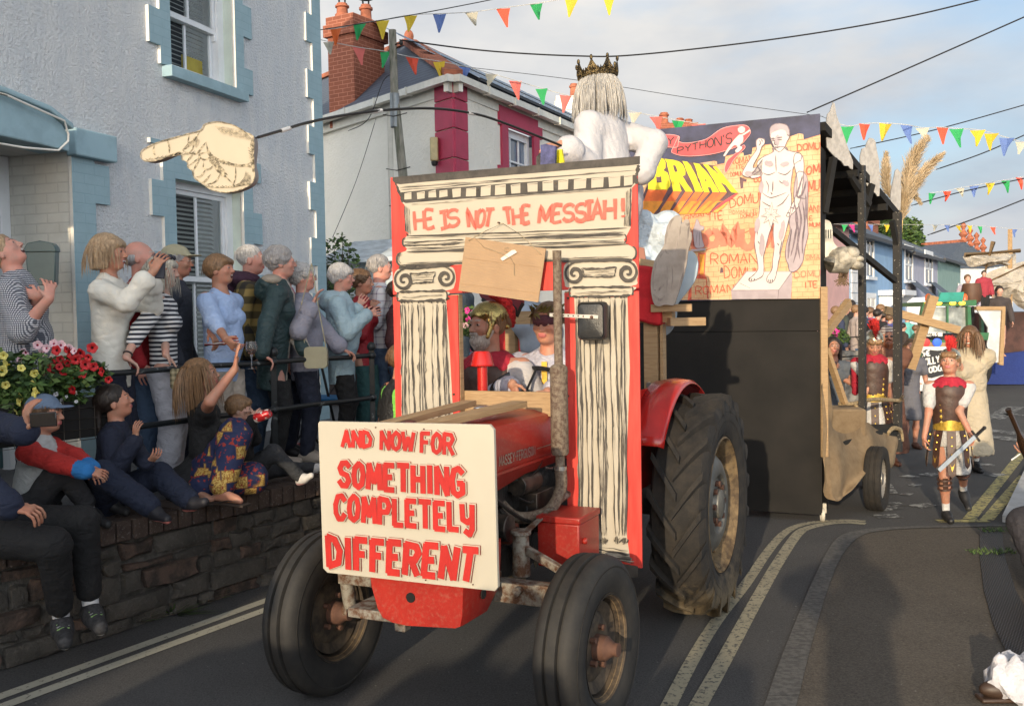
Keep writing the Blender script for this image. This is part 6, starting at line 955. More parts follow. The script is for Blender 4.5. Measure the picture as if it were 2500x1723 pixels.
cutout('blue_oval_board',[(400,620),(560,560),(640,570),(680,640),(688,720),(660,850),(590,960),(480,1100),(470,1200),(455,1290),(410,1380),(340,1425),(200,1430),(150,1400),(160,1000)],6.35,M_pb,'pale blue curved wooden disc standing behind the grey hands cut-out','board')
M_wad=mat('blue white wadding',(.50,.57,.63),.95,var=.1,vs=5,bump=1,bs=12,bdist=.05);rd=random.Random(4);mb=MB();w0=P(*D4(230,500),6.75)
for _ in range(70):a,b=rd.uniform(-60,400),rd.uniform(230,880);p=P(*D4(a,b),6.72+rd.uniform(0,.12))-w0;s_=rd.uniform(.05,.11);mb.ell(p,(s_,s_*.6,s_*rd.uniform(.7,1)),10,7)
o=mb.build('wadding',M_wad,loc=w0);rm=o.modifiers.new('r','REMESH');rm.mode='VOXEL';rm.voxel_size=.014;rm.use_smooth_shade=True;sm=o.modifiers.new('s','SMOOTH');sm.iterations=6;tag(o,'pile of soft pale blue white wadding tucked behind the arch column','wadding')
cutout('shin_board',[(70,515),(135,525),(158,700),(165,885),(170,1000),(70,1000)],6.5,mat('flesh brown board',(.30,.13,.09),.6),'narrow flesh brown painted board between arch edge and white wadding','board',smooth=False)
mb=MB();rc=P(*D4(160,1040),6.12);mb.prism([tuple(p)for p in bez([(-.16,.17),(.03,.19),(.05,.1),(.085,-.12),(.06,-.17),(-.05,-.14),(-.16,-.12)],4,closed=True)],(0,0,0),(1,0,0),(0,0,1),-.14);o=mb.build('red_cushion',mat('red cloth',(.45,.012,.018),.9,var=.15,vs=8,bump=.5,bs=10,bdist=.03),loc=rc,rz=TRZ,bevel=.03);tag(o,'folded bright red cloth on the platform rail beside the arch','cloth')
E5=lambda x,y:(750+x/2.574,y/2.574)
for nm,pts,y,m,lab in(('purple_panel',[(1467,912),(1500,905),(1560,918),(1556,1100),(1465,1100)],5.6,mat('scumbled purple blue',(.06,.065,.16),.7,var=.4,vs=14),'small purple blue painted panel standing behind the arch top'),('yellow_strip',[(1548,945),(1598,938),(1625,1100),(1575,1100)],5.65,BM[YEL],'bright yellow strip of board behind the arch top below the hands'),('dark_bracket',[(1440,985),(1462,960),(1470,1000),(1468,1100),(1438,1100)],5.66,M_eng,'small dark bracket left of the purple panel')):
 o0=P(*E5(*pts[0]),y);pl=Plane(o0,TRZ);q=[(pl.uv(*E5(*p))[0],pl.uv(*E5(*p))[1]-o0.z)for p in pts];mb=MB();mb.prism(q,(0,0,0),(1,0,0),(0,0,1),-.02);o=mb.build(nm,m,loc=o0,rz=TRZ,smooth=False);tag(o,lab,'panel')
K9=lambda x,y:(1100+x/4.9875,700+y/4.9875)
mb=MB();w0=P(*K9(880,400),6.9)
for x,y,r in((900,300,190),(880,450,170),(1000,350,200),(1150,380,200),(960,520,130),(940,620,110),(950,720,130),(1050,640,150),(1200,560,200)):p=P(*K9(x,y),6.9+.0005*abs(x-900))-w0;s_=r/4.9875/2430*6.9;mb.ell(p,(s_,s_*.8,s_),20,14)
o=mb.build('padded_shape',mat('pale blue plush',(.36,.43,.52),.9,var=.1,vs=5,bump=.3,bs=40),loc=w0);rm=o.modifiers.new('r','REMESH');rm.mode='VOXEL';rm.voxel_size=.02;rm.use_smooth_shade=True;sm=o.modifiers.new('s','SMOOTH');sm.iterations=12;tag(o,'rounded pale blue padded shape behind the two men on the tractor','padding')
pts=[(330,60),(890,60),(885,200),(850,260),(815,345),(795,335),(790,270),(740,225),(680,210),(600,235),(520,225),(430,190),(380,150)];o0=P(*K9(*pts[0]),6.0);pl=Plane(o0,TRZ);q=[(pl.uv(*K9(*p))[0],pl.uv(*K9(*p))[1]-o0.z)for p in pts]
e=empty('maroon_cutout',o0,TRZ,'maroon pointed wooden cut-out with black edging above the bearded passenger','cut-out');mb=MB();mb.prism(q,(0,0,0),(1,0,0),(0,0,1),-.015);mb.build('board',mat('maroon paint',(.16,.018,.03),.6,var=.1),e,smooth=False);pt=Paint(y0=-.0005);pt.stroke([Vector(q[i])for i in(2,3,4,5,6,7,8,9,10,11,12)],.022,0,wob=.2);pt.build('black_edging',[mat('edging black',(.012,.012,.012),.6)],e)
# ================================================================ PEOPLE: smooth signed-distance bodies meshed with surface nets
class Field:
 def __init__(s):s.ops=[];s.lo=np.full(3,1e9);s.hi=np.full(3,-1e9)
 def _bb(s,lo,hi):
  s.lo=np.minimum(s.lo,lo);s.hi=np.maximum(s.hi,hi)
 def cap(s,a,b,ra,rb=None,k=.02,sq=None,sub=False):
  a,b=np.array(a,float),np.array(b,float);rb=ra if rb is None else rb;r=max(ra,rb)
  lo,hi=np.minimum(a,b)-r,np.maximum(a,b)+r
  if not sub:s._bb(lo,hi)
  s.ops.append(('cap',lo,hi,(a,b,ra,rb,sq),k,sub));return s
 def ell(s,c,r,k=.02,Rm=None,sub=False):
  c=np.array(c,float);r=np.array(r,float);m=r.max()if Rm is not None else r
  lo,hi=c-m,c+m
  if not sub:s._bb(lo,hi)
  s.ops.append(('ell',lo,hi,(c,r,Rm),k,sub));return s
 def cut(s,p,n):s.ops.append(('cut',None,None,(np.array(p,float),np.array(n,float)),0,True));return s
 def mesh(s,vx,wr=None,seed=0):
  pad=3*vx;lo=s.lo-pad;dim=np.ceil((s.hi+pad-lo)/vx).astype(int)+1;D=np.full(dim,.06,np.float32)
  ax=[lo[i]+np.arange(dim[i])*vx for i in range(3)]
  for typ,l,h,a,k,sub in s.ops:
   if typ=='cut':
    p,n=a;D=np.maximum(D,((ax[0]-p[0])*n[0])[:,None,None]+((ax[1]-p[1])*n[1])[None,:,None]+((ax[2]-p[2])*n[2])[None,None,:]).astype(np.float32);continue
   m=k+2.5*vx+.005;i0=np.maximum(0,np.floor((l-m-lo)/vx).astype(int));i1=np.minimum(dim,np.ceil((h+m-lo)/vx).astype(int)+1)
   if(i1<=i0).any():continue
   X=ax[0][i0[0]:i1[0],None,None];Y=ax[1][None,i0[1]:i1[1],None];Z=ax[2][None,None,i0[2]:i1[2]]
   if typ=='cap':
    A,B,ra,rb,sq=a;d=B-A;L2=max(float(d@d),1e-12);x,y,z=X-A[0],Y-A[1],Z-A[2]
    t=np.clip((x*d[0]+y*d[1]+z*d[2])/L2,0,1);x,y,z=x-t*d[0],y-t*d[1],z-t*d[2];q2=x*x+y*y+z*z
    if sq is not None:e,f=np.array(sq[0],float),sq[1];c=x*e[0]+y*e[1]+z*e[2];q2=q2+c*c*(1/f**2-1)
    v=np.sqrt(q2)-(ra+(rb-ra)*t)
    if sq is not None:v=v*min(1,sq[1]*1.15)
   else:
    c,r,Rm=a;x,y,z=X-c[0],Y-c[1],Z-c[2]
    if Rm is not None:x,y,z=x*Rm[0][0]+y*Rm[1][0]+z*Rm[2][0],x*Rm[0][1]+y*Rm[1][1]+z*Rm[2][1],x*Rm[0][2]+y*Rm[1][2]+z*Rm[2][2]
    k0=np.sqrt((x/r[0])**2+(y/r[1])**2+(z/r[2])**2)+1e-9;k1=np.sqrt((x/r[0]**2)**2+(y/r[1]**2)**2+(z/r[2]**2)**2)+1e-9;v=k0*(k0-1)/k1
   sl=(slice(i0[0],i1[0]),slice(i0[1],i1[1]),slice(i0[2],i1[2]));O=D[sl]
   if sub:v=-v;hh=np.clip(.5-.5*(O-v)/k,0,1);D[sl]=O*(1-hh)+v*hh+k*hh*(1-hh)
   else:hh=np.clip(.5+.5*(O-v)/k,0,1);D[sl]=O*(1-hh)+v*hh-k*hh*(1-hh)
  if wr:
   amp,fr=wr;g=np.random.default_rng(seed);I=np.argwhere(np.abs(D)<3*vx+amp);p=lo+I*vx;w_=np.zeros(len(p))
   for i in range(5):
    q=g.normal(size=3);q/=np.linalg.norm(q);q2=g.normal(size=3);q2/=np.linalg.norm(q2);f=fr*(.7+.45*i);w_+=(1-2.2*np.abs(np.sin(p@q*f+g.uniform(0,6)+1.5*np.sin(p@q2*f*.55+g.uniform(0,6))))**.8)/(1+.35*i)
   D[I[:,0],I[:,1],I[:,2]]+=(amp*.32*w_).astype(np.float32)
  ins=D<0;c=[ins[i:dim[0]-1+i,j:dim[1]-1+j,k_:dim[2]-1+k_]for i in(0,1)for j in(0,1)for k_ in(0,1)]
  cnt=sum(x.astype(np.int8)for x in c);act=np.argwhere((cnt>0)&(cnt<8));idx=np.full([d-1 for d in dim],-1,np.int32);idx[act[:,0],act[:,1],act[:,2]]=np.arange(len(act))
  co=[(i,j,k_)for i in(0,1)for j in(0,1)for k_ in(0,1)];val=np.stack([D[act[:,0]+i,act[:,1]+j,act[:,2]+k_]for i,j,k_ in co],1)
  acc=np.zeros((len(act),3));num=np.zeros(len(act))
  for a in range(8):
   for b in range(a+1,8):
    d=np.array(co[b])-np.array(co[a])
    if np.abs(d).sum()!=1:continue
    m=(val[:,a]<0)!=(val[:,b]<0);t=val[m,a]/(val[m,a]-val[m,b]);acc[m]+=np.array(co[a])+t[:,None]*d;num[m]+=1
  V=lo+(act+acc/num[:,None])*vx;Fs=[]
  for x in range(3):
   o=[0,0,0];o[x]=1;n=[dim[i]-1 for i in range(3)]
   s0=ins[:dim[0]-o[0],:dim[1]-o[1],:dim[2]-o[2]];s1=ins[o[0]:,o[1]:,o[2]:];y,z=(x+1)%3,(x+2)%3
   E=np.argwhere(s0!=s1);E=E[(E[:,y]>0)&(E[:,z]>0)&(E[:,y]<dim[y]-1)&(E[:,z]<dim[z]-1)];fl=s0[E[:,0],E[:,1],E[:,2]]
   def at(dy,dz):q=E.copy();q[:,y]-=dy;q[:,z]-=dz;return idx[q[:,0],q[:,1],q[:,2]]
   Q=np.stack([at(1,1),at(0,1),at(0,0),at(1,0)],1);Q[~fl]=Q[~fl][:,::-1];Fs.append(Q)
  F=np.concatenate(Fs);F=F[(F>=0).all(1)];return V,F
def npmesh(name,V,F,mats,parent,mi=None,loc=None):
 me=bpy.data.meshes.new(name);me.vertices.add(len(V));me.vertices.foreach_set('co',V.astype(np.float32).ravel());me.loops.add(len(F)*4);me.loops.foreach_set('vertex_index',F.astype(np.int32).ravel());me.polygons.add(len(F));me.polygons.foreach_set('loop_start',np.arange(0,len(F)*4,4,dtype=np.int32));me.polygons.foreach_set('loop_total',np.full(len(F),4,np.int32))
 for m in mats:me.materials.append(m)
 if mi is not None:me.polygons.foreach_set('material_index',mi.astype(np.int32))
 me.update(calc_edges=True);me.validate();me.shade_smooth();o=bpy.data.objects.new(name,me);link(o);o.parent=parent
 if loc is not None:o.location=loc
 return o
def skin(name,c):return mat('skin '+name,c,.52,var=.10,vs=14,bump=.12,bs=90,bdist=.003,col2=(min(1,c[0]*1.12),c[1]*.93,c[2]*.9),sss=.08)
SK={'fair':skin('fair',(.52,.325,.25)),'pink':skin('pink',(.54,.29,.225)),'tan':skin('tan',(.44,.225,.145)),'brown':skin('brown',(.26,.13,.085)),'lit':skin('lit',(.43,.225,.15))}
M_eye=mat('eye white',(.34,.29,.27),.4,var=0);M_iris=mat('iris dark',(.03,.025,.02),.25,var=0);M_lip=mat('lips',(.42,.12,.11),.45,var=.05);M_mouth=mat('open mouth',(.07,.012,.012),.6,var=0);M_teeth=mat('teeth',(.68,.64,.56),.3,var=0);M_brow=mat('eyebrow',(.12,.085,.06),.9,var=.2);M_browg=mat('grey eyebrow',(.34,.31,.28),.9,var=.2)
def hairmat(name,c,c2=None):
 if name in MC:return MC[name]
 n=NT(name,.5);v=n.vec(scale=(1,1,.22));a=n.noise(v,95,4,.7);b=n.noise(v,14,3,.6);k=n.ramp(a,.3,tuple(x*.5 for x in c),.68,c2 or tuple(min(1,x*1.35)for x in c));n.base(n.mix(n.math('MULTIPLY',b,.4),k,tuple(x*.55 for x in c)));n.bump(a,.8,.006);return n.m
def cl(name,c,rough=.85,var=.08,bump=.25,bs=160,**k):
 name='cloth '+name
 if name in MC:return MC[name]
 n=NT(name,rough);v=n.tc.outputs['Object'];a=n.noise(v,5,4);n.base(n.ramp(a,.35,tuple(x*(1-var)for x in c),.65,tuple(min(1,x*(1+var))for x in c)));q=n.noise(n.vec(scale=(1,1,1.5)),8.5,2.5,.5,dist=1.3);h=n.math('ABSOLUTE',n.math('SUBTRACT',q,.5));q2=n.noise(n.vec(scale=(1.3,1,1)),17,2,.5,dist=1.);h2=n.math('ABSOLUTE',n.math('SUBTRACT',q2,.5))
 n.bump(n.math('ADD',n.math('ADD',n.math('POWER',h,.6),n.math('MULTIPLY',h2,.5)),n.math('MULTIPLY',n.noise(v,260,2),.035)),k.get('cr',.42),.03);return n.m
def ik(S_,T_,a,b,pole):
 d=T_-S_;L_=d.length;L_=max(abs(a-b)+.01,min(L_,(a+b)*.998));d.normalize();x=(a*a-b*b+L_*L_)/(2*L_);h=math.sqrt(max(0,a*a-x*x));p=Vector(pole);p=p-d*p.dot(d)
 p=p.normalized()if p.length>1e-5 else d.orthogonal().normalized();return S_+d*x+p*h,S_+d*L_
def person(label,root,H,face,look=None,tilt=0,lean=(0,0),arms=None,legs=None,pelvis=None,sk='fair',hair=None,top=None,bottom=None,shoes=None,build=1.0,female=False,child=False,mouth='smile',vx=.0068,brow='dark',extra=None,hands=None,feet_gap=.1,seed=0,group='spectators',headturn=0,nohead=False,eyes=True,hs=None,name='person',waist=1.0):
 """root: world point under the pelvis; face: azimuth in degrees (clockwise from +Y); targets for arms and legs are world points"""
 rt=empty(name,root,-R(face),label,'person',group);inv=Matrix.Rotation(R(face),3,'Z');rootv=Vector(root)
 def Lc(p):return inv@(Vector(p)-rootv)
 hh=H*(hs or(.152 if child else .139));pz=pelvis if pelvis is not None else .525*H;Pv=Vector((0,0,pz));up=Vector((math.sin(R(lean[1])),math.sin(R(lean[0])),1)).normalized();rgt=Vector((1,0,-up.x)).normalized();fw=up.cross(rgt)
 sw=(.108 if female else .122)*H*build**.5*(0.95 if child else 1);tl=.285*H;ch=Pv+up*tl;Bf=build
 S_={'R':ch+rgt*sw*.92,'L':ch-rgt*sw*.92};nk=ch+up*(.035*H);hp_={'R':Pv+rgt*.052*H,'L':Pv-rgt*.052*H}
 ua,fa=.170*H,.150*H;th,sh=.250*H,.235*H
 arms=arms or{};A={}
 for s_,sg in(('R',1),('L',-1)):
  a=arms.get(s_)
  if a is None:tgt=S_[s_]+Vector((sg*.05*H,.03*H,-.305*H));pole=(sg*.3,-1,0)
  else:
   tgt=Lc(a[0])if not(len(a)>2 and a[2]=='l')else Vector(a[0]);pole=a[1]
  el,wr=ik(S_[s_],tgt,ua,fa,pole);A[s_]=(S_[s_],el,wr)
 Lg={}
 for s_,sg in(('R',1),('L',-1)):
  l=(legs or{}).get(s_)
  if l is None:tgt=Vector((sg*feet_gap*.55,0,.045*H));pole=(0,1,0);fd=Vector((sg*.25,1,0))
  else:tgt=Lc(l[0]);pole=inv@Vector(l[1]);fd=inv@Vector(l[2])
  kn,an=ik(hp_[s_],tgt,th,sh,pole);Lg[s_]=(hp_[s_],kn,an,fd.normalized())
 if look is None:look=(headturn,0)
 hy,hpch=R(look[0]),R(look[1]);hf=Vector((math.sin(hy)*math.cos(hpch),math.cos(hy)*math.cos(hpch),math.sin(hpch)));rollv=R(tilt);hx=Vector((math.cos(hy),-math.sin(hy),0));hz=hx.cross(hf);hx,hz=hx*math.cos(rollv)+hz*math.sin(rollv),hz*math.cos(rollv)-hx*math.sin(rollv)
 Hc=nk+up*(.026*H)+hz*(.50*hh)+hf*(.10*hh);Rm=[list(hx),list(hf),list(hz)];RmT=[[hx[i],hf[i],hz[i]]for i in range(3)]
 def hp(x,y,z):return Hc+hx*(x*hh)+hf*(y*hh)+hz*(z*hh)
 RM=[[hx[0],hf[0],hz[0]],[hx[1],hf[1],hz[1]],[hx[2],hf[2],hz[2]]]
 f=Field();B_=Bf
 tr_=.046*H*B_;f.cap(Pv+up*.03*H,ch-up*.03*H,tr_*1.05,tr_*1.15,sq=(fw,.75));f.cap(S_['L'],S_['R'],.030*H,k=.03);f.cap(Pv-rgt*.03*H,Pv+rgt*.03*H,tr_*.75,k=.03)
 r1,r2,r3=.026*H*B_**.6,.022*H*B_**.5,.0145*H*B_**.3
 for s_ in 'RL':
  a,e,w_=A[s_];f.cap(a,e,r1,r2,k=.015);f.cap(e,w_,r2*.98,r3,k=.012);h_,kn,an,fd=Lg[s_];f.cap(h_,kn,.036*H*B_**.5,.028*H*B_**.4,k=.03);f.cap(kn,kn.lerp(an,.35),.027*H*B_**.4,.030*H*B_**.4,k=.02);f.cap(kn.lerp(an,.35),an,.030*H*B_**.4,.017*H,k=.02);f.cap(an,an+fd*.075*H-Vector((0,0,.022*H)),.017*H,.014*H,k=.015);f.cap(an-fd*.02*H-Vector((0,0,.02*H)),an+fd*.09*H-Vector((0,0,.030*H)),.014*H,.011*H,k=.012)
 f.cap(ch,nk,.045*H,.030*H,k=.04)
 f.cap(nk-up*.01,hp(0,-.10,-.22),.225*hh*B_**.4,.21*hh*B_**.3,k=.02)
 fg=1.0 if not female else .95;jw=B_**.25
 f.ell(hp(0,-.10,.12),(.325*hh,.40*hh,.36*hh),.01,RM);f.ell(hp(0,.10,-.08),(.275*hh*jw,.27*hh,.34*hh),.03*hh*5,RM);f.ell(hp(0,.17,-.36),(.155*hh*jw,.16*hh,.11*hh),.10*hh,RM);f.ell(hp(0,.02,-.30),(.22*hh*jw,.2*hh,.13*hh),.1*hh,RM)
 for sg in(-1,1):
  f.ell(hp(sg*.165,.27,-.10),(.09*hh*jw,.07*hh,.08*hh),.06*hh,RM);f.ell(hp(sg*.325,-.04,-.06),(.035*hh,.085*hh,.135*hh),.02*hh,RM);f.ell(hp(sg*.135,.39,.015),(.085*hh,.07*hh,.055*hh),.045*hh,RM,sub=True)
 if eyes:
  for sg in(-1,1):f.ell(hp(sg*.13,.325,.012),(.062*hh,.045*hh,.045*hh),.02*hh,RM)
 f.cap(hp(-.15,.345,.095),hp(.15,.345,.095),.032*hh,k=.06*hh)
 f.cap(hp(0,.37,.03),hp(0,.445,-.115),.026*hh,.042*hh,k=.05*hh);[f.ell(hp(sg*.05,.40,-.135),(.034*hh,.036*hh,.028*hh),.03*hh,RM)for sg in(-1,1)]
 mz=-.245;f.cap(hp(-.08,.365,mz+.025),hp(.08,.365,mz+.025),.022*hh,k=.04*hh);f.cap(hp(-.07,.36,mz-.03),hp(.07,.36,mz-.03),.024*hh,k=.04*hh)
 mo={'open':(.085,.07),'smile':(.10,.028),'shut':None}.get(mouth)
 if mouth=='open':f.ell(hp(0,.42,mz-.02),(.10*hh,.10*hh,.075*hh),.02*hh,RM,sub=True)
 elif mouth=='smile':f.ell(hp(0,.43,mz-.005),(.12*hh,.07*hh,.034*hh),.02*hh,RM,sub=True)
 hl=.098*H if not child else .095*H
 for s_,sg in(('R',1),('L',-1)):
  e,w_=A[s_][1],A[s_][2];hd=(hands or{}).get(s_,{});d=Lc(hd['dir_w'])+rootv*0 if False else None
  dr_=(w_-e).normalized()
  if 'd' in hd:dr_=(inv@Vector(hd['d'])).normalized()
  pn=inv@Vector(hd['n'])if 'n' in hd else Vector((-sg,0,0));pn=(pn-dr_*pn.dot(dr_));pn=pn.normalized()if pn.length>.05 else dr_.orthogonal().normalized()
  sx_=dr_.cross(pn)*sg;cu=hd.get('curl',.35);pw=hl*.20;pl_=hl*.50;fr=max(.0072,hl*.045)*(.85 if child else 1)
  if vx>.012:fr*=1.5
  f.cap(w_-dr_*.01,w_+dr_*pl_*.5,hl*.115,hl*.13,k=.012,sq=(pn,.62))
  for u_ in(-.75,0,.75):f.cap(w_+dr_*pl_*.2+sx_*pw*u_*.7,w_+dr_*pl_*.95+sx_*pw*u_,fr*1.35,fr*1.35,k=.01)
  for i,(u_,lf)in enumerate(((-1.05,.40),(-.35,.46),(.35,.49),(1.05,.45))):
   p=w_+dr_*pl_*(.98-.05*abs(u_))+sx_*pw*u_;sp_=hd.get('spread',.06);dd=(dr_+sx_*u_*sp_).normalized();a_=cu*(.75 if i==3 else 1);seg=hl*lf
   for j,q in enumerate((.42,.33,.25)):
    ang=a_*(.7+.5*j);dd=(dd*math.cos(ang)+pn*math.sin(ang)).normalized();p2=p+dd*seg*q;f.cap(p,p2,fr*(1-.06*j),fr*(.95-.08*j),k=.0035);p=p2
    pn_=pn
  tb=w_+dr_*pl_*.22+sx_*pw*.9;t1=tb+(dr_*.7+sx_*.75+pn*.35).normalized()*hl*.20;t2=t1+(dr_*.9+sx_*.25*(1-cu)+pn*(.2+cu*.5)).normalized()*hl*.19;f.cap(tb,t1,fr*1.35,fr*1.15,k=.01);f.cap(t1,t2,fr*1.15,fr*.95,k=.004)
  A[s_]=A[s_]+(w_+dr_*hl*.5,dr_,pn)
 V,Fc=f.mesh(vx);cen=V[Fc].mean(1);mi=np.zeros(len(Fc),int);HF=np.array(RM).T;loc=(cen-np.array(Hc))@HF.T/hh
 def reg(c,r,m,ymin=-9):q=(loc-np.array(c))/np.array(r);mi[((q**2).sum(1)<1)&(loc[:,1]>ymin)]=m
 if eyes and vx<.012:
  for sg in(-1,1):reg((sg*.13,.36,.012),(.060,.06,.024),1);reg((sg*.13,.37,.014),(.034,.07,.026),2)
  for sg in(-1,1):reg((sg*.13,.37,.115),(.085,.10,.020),5)
 if vx<.02:
  reg((0,.39,mz),(.12,.09,.06),3)
  if mouth=='open':reg((0,.38,mz-.02),(.095,.13,.065),4);reg((0,.36,mz+.030),(.075,.14,.018),6)
  elif mouth=='smile':reg((0,.38,mz-.005),(.11,.10,.026),6);reg((0,.38,mz-.030),(.09,.10,.010),4)
 npmesh('body',V,Fc,[SK[sk],M_eye,M_iris,M_lip,M_mouth,M_brow if brow=='dark' else M_browg,M_teeth],rt,mi)
 J=dict(P=Pv,ch=ch,nk=nk,S=S_,A=A,L=Lg,up=up,rgt=rgt,fw=fw,Hc=Hc,hh=hh,hp=hp,RM=RM,hx=hx,hf=hf,hz=hz,H=H,rt=rt,Lc=Lc,sw=sw,B=B_,hip=hp_,inv=inv)
 vc=max(vx*1.15,.0078)if vx<.012 else vx
 if bottom:
  b=dict(bottom);kind=b.get('kind','trousers');g=Field();e=b.get('e',.012);wd=.060*H*B_+e
  if kind in('trousers','shorts'):
   g.cap(Pv-rgt*.032*H+up*.045*H,Pv+rgt*.032*H+up*.045*H,wd*.92*waist,k=.04,sq=(fw,.72));g.cap(Pv-rgt*.03*H-up*.02*H,Pv+rgt*.03*H-up*.02*H,wd*1.02,k=.04,sq=(fw,.76))
   tt=b.get('len',.96)
   for s_ in 'RL':
    h_,kn,an,fd=Lg[s_];g.cap(h_,kn,.050*H*B_**.6+e,.034*H+e*1.2,k=.03)
    if kind=='trousers':fl=b.get('flare',0);g.cap(kn,kn.lerp(an,tt),.033*H+e*1.2+fl*.3,.022*H+e*1.2+fl,k=.02)
  else:
   z0=b.get('hem',.3)*H;w0=Pv+up*.05*H;hm=Vector(((Lg['R'][1].x+Lg['L'][1].x)/2,(Lg['R'][1].y+Lg['L'][1].y)/2,z0));g.cap(w0,hm+Vector((0,0,.05)),wd*1.02,wd*b.get('fl',1.35),k=.03,sq=(fw,.85));g.cut((0,0,z0),(0,0,-1))
  if top and pelvis is None and kind=='trousers':g.cut(Pv+up*((top.get('hem',.44)+.045)*H-pz),up)
  V,Fc=g.mesh(vc,b.get('wr',(.007,34)),seed+3);npmesh(b.get('name','trousers' if kind=='trousers' else 'skirt'),V,Fc,[b['m']],rt)
 if top:
  t_=dict(top);g=Field();e=t_.get('e',.014);cr_=(.060 if female else .066)*H*B_+e*.8;wl=t_.get('hem',.44)*H;bot=Pv+up*(wl-pz if pelvis is None else t_.get('hemrel',-.03)*H)
  g.cap(bot+up*cr_*.4,ch-up*.055*H,cr_*(1.07 if not t_.get('flare')else 1.03+t_['flare'])*waist,cr_*1.13,k=.03,sq=(fw,.74));g.cap(S_['L']+rgt*.02*H-up*.018*H,S_['R']-rgt*.02*H-up*.018*H,.030*H+e*.7,k=.05);g.cap(ch-up*.01,nk-up*.012*H,.050*H+e*.5,.034*H+e*.3,k=.05)
  if B_>1.08:g.ell(Pv+up*.10*H+fw*.03*H*B_,(cr_*.9,cr_*.75,.10*H),.05)
  if female and not child:[g.ell(ch-up*.085*H+rgt*s__*.045*H+fw*.042*H*B_,(.044*H*B_,.036*H,.040*H),.035)for s__ in(-1,1)]
  sl=t_.get('sleeve',1.0);se=t_.get('se',e)
  for s_ in 'RL':
   a,el,w_=A[s_][:3];g.cap(a-up*.012*H,a.lerp(el,min(1,sl*2)),r1+se*.62+.004,r2+se*.85+.003,k=.030)
   if sl>.5:g.cap(el,el.lerp(w_,(sl-.5)*2*.95),r2+se*.85+.003,r3+se*.9+.004,k=.015)
   if t_.get('cuff'):q_=el.lerp(w_,(sl-.5)*2*.93);g.cap(q_,q_+(w_-el).normalized()*-.02,r3+se+.012,k=.004)
  if t_.get('collar'):q_=nk+up*.004*H;[g.cap(q_+rgt*(math.sin(x_)*.036*H)+fw*(-math.cos(x_)*.030*H+.004),q_+rgt*(math.sin(x_+.45)*.036*H)+fw*(-math.cos(x_+.45)*.030*H+.004)-up*(.012 if abs(x_)>2 else 0),.012*t_['collar'],k=.008)for x_ in np.arange(-2.7,2.4,.45)]
  if t_.get('hood'):g.ell(nk-fw*.055*H-up*.01*H,(.075*H,.045*H,.035*H),.03);g.ell(nk-fw*.08*H-up*.04*H,(.055*H,.03*H,.04*H),.03)
  g.cut(Pv+up*((wl-pz)if pelvis is None else t_.get('hemrel',-.03)*H),-up)
  if t_.get('neck'):g.ell(nk+up*.035*H+fw*(.02+t_['neck']*.5)*H,((.035+t_['neck']*.6)*H,.045*H,(.035+t_['neck'])*H),.006,sub=True)
  V,Fc=g.mesh(vc,t_.get('wr',(.0042,36)),seed+1);mats_=[t_['m']];mi=None
  if 'paint' in t_:mats_+=t_['pm'];mi=t_['paint'](V[Fc].mean(1),J)
  npmesh(t_.get('name','top'),V,Fc,mats_,rt,mi)
 if shoes:
  for s_ in 'RL':
   h_,kn,an,fd=Lg[s_];g=Field();k_=shoes.get('k',1.);dn=shoes.get('dn',Vector((0,0,-1)));hv=an-fd*.018*H+dn*.020*H;tv=an+fd*.098*H*k_+dn*.028*H
   g.cap(hv,hv.lerp(tv,.45)+Vector((0,0,.004)),.025*H,.025*H,k=.02);g.cap(hv.lerp(tv,.3),tv,.025*H,.019*H,k=.02);g.cap(an+dn*.008*H,an+dn*.012*H+fd*.02*H,.027*H,k=.02)
   if shoes.get('boot'):g.cap(an+Vector((0,0,.03)),an,.028*H,.028*H)
   V,Fc=g.mesh(min(vc,.007)if vx<.012 else vx);cz=V[Fc].mean(1)@np.array(-dn);lim=np.percentile(cz,8 if vx<.012 else 0)+.006;npmesh('shoe',V,Fc,[shoes['m'],shoes.get('sole',shoes['m'])],rt,(cz<lim).astype(int))
   if shoes.get('sock'):g=Field();g.cap(an,an.lerp(kn,shoes.get('sl',.22)),.021*H,.0225*H);V,Fc=g.mesh(.007 if vx<.012 else vx);npmesh('sock',V,Fc,[shoes['sock']],rt)
 if hair:make_hair(J,hair,vx,seed)
 if extra:extra(J)
 return J
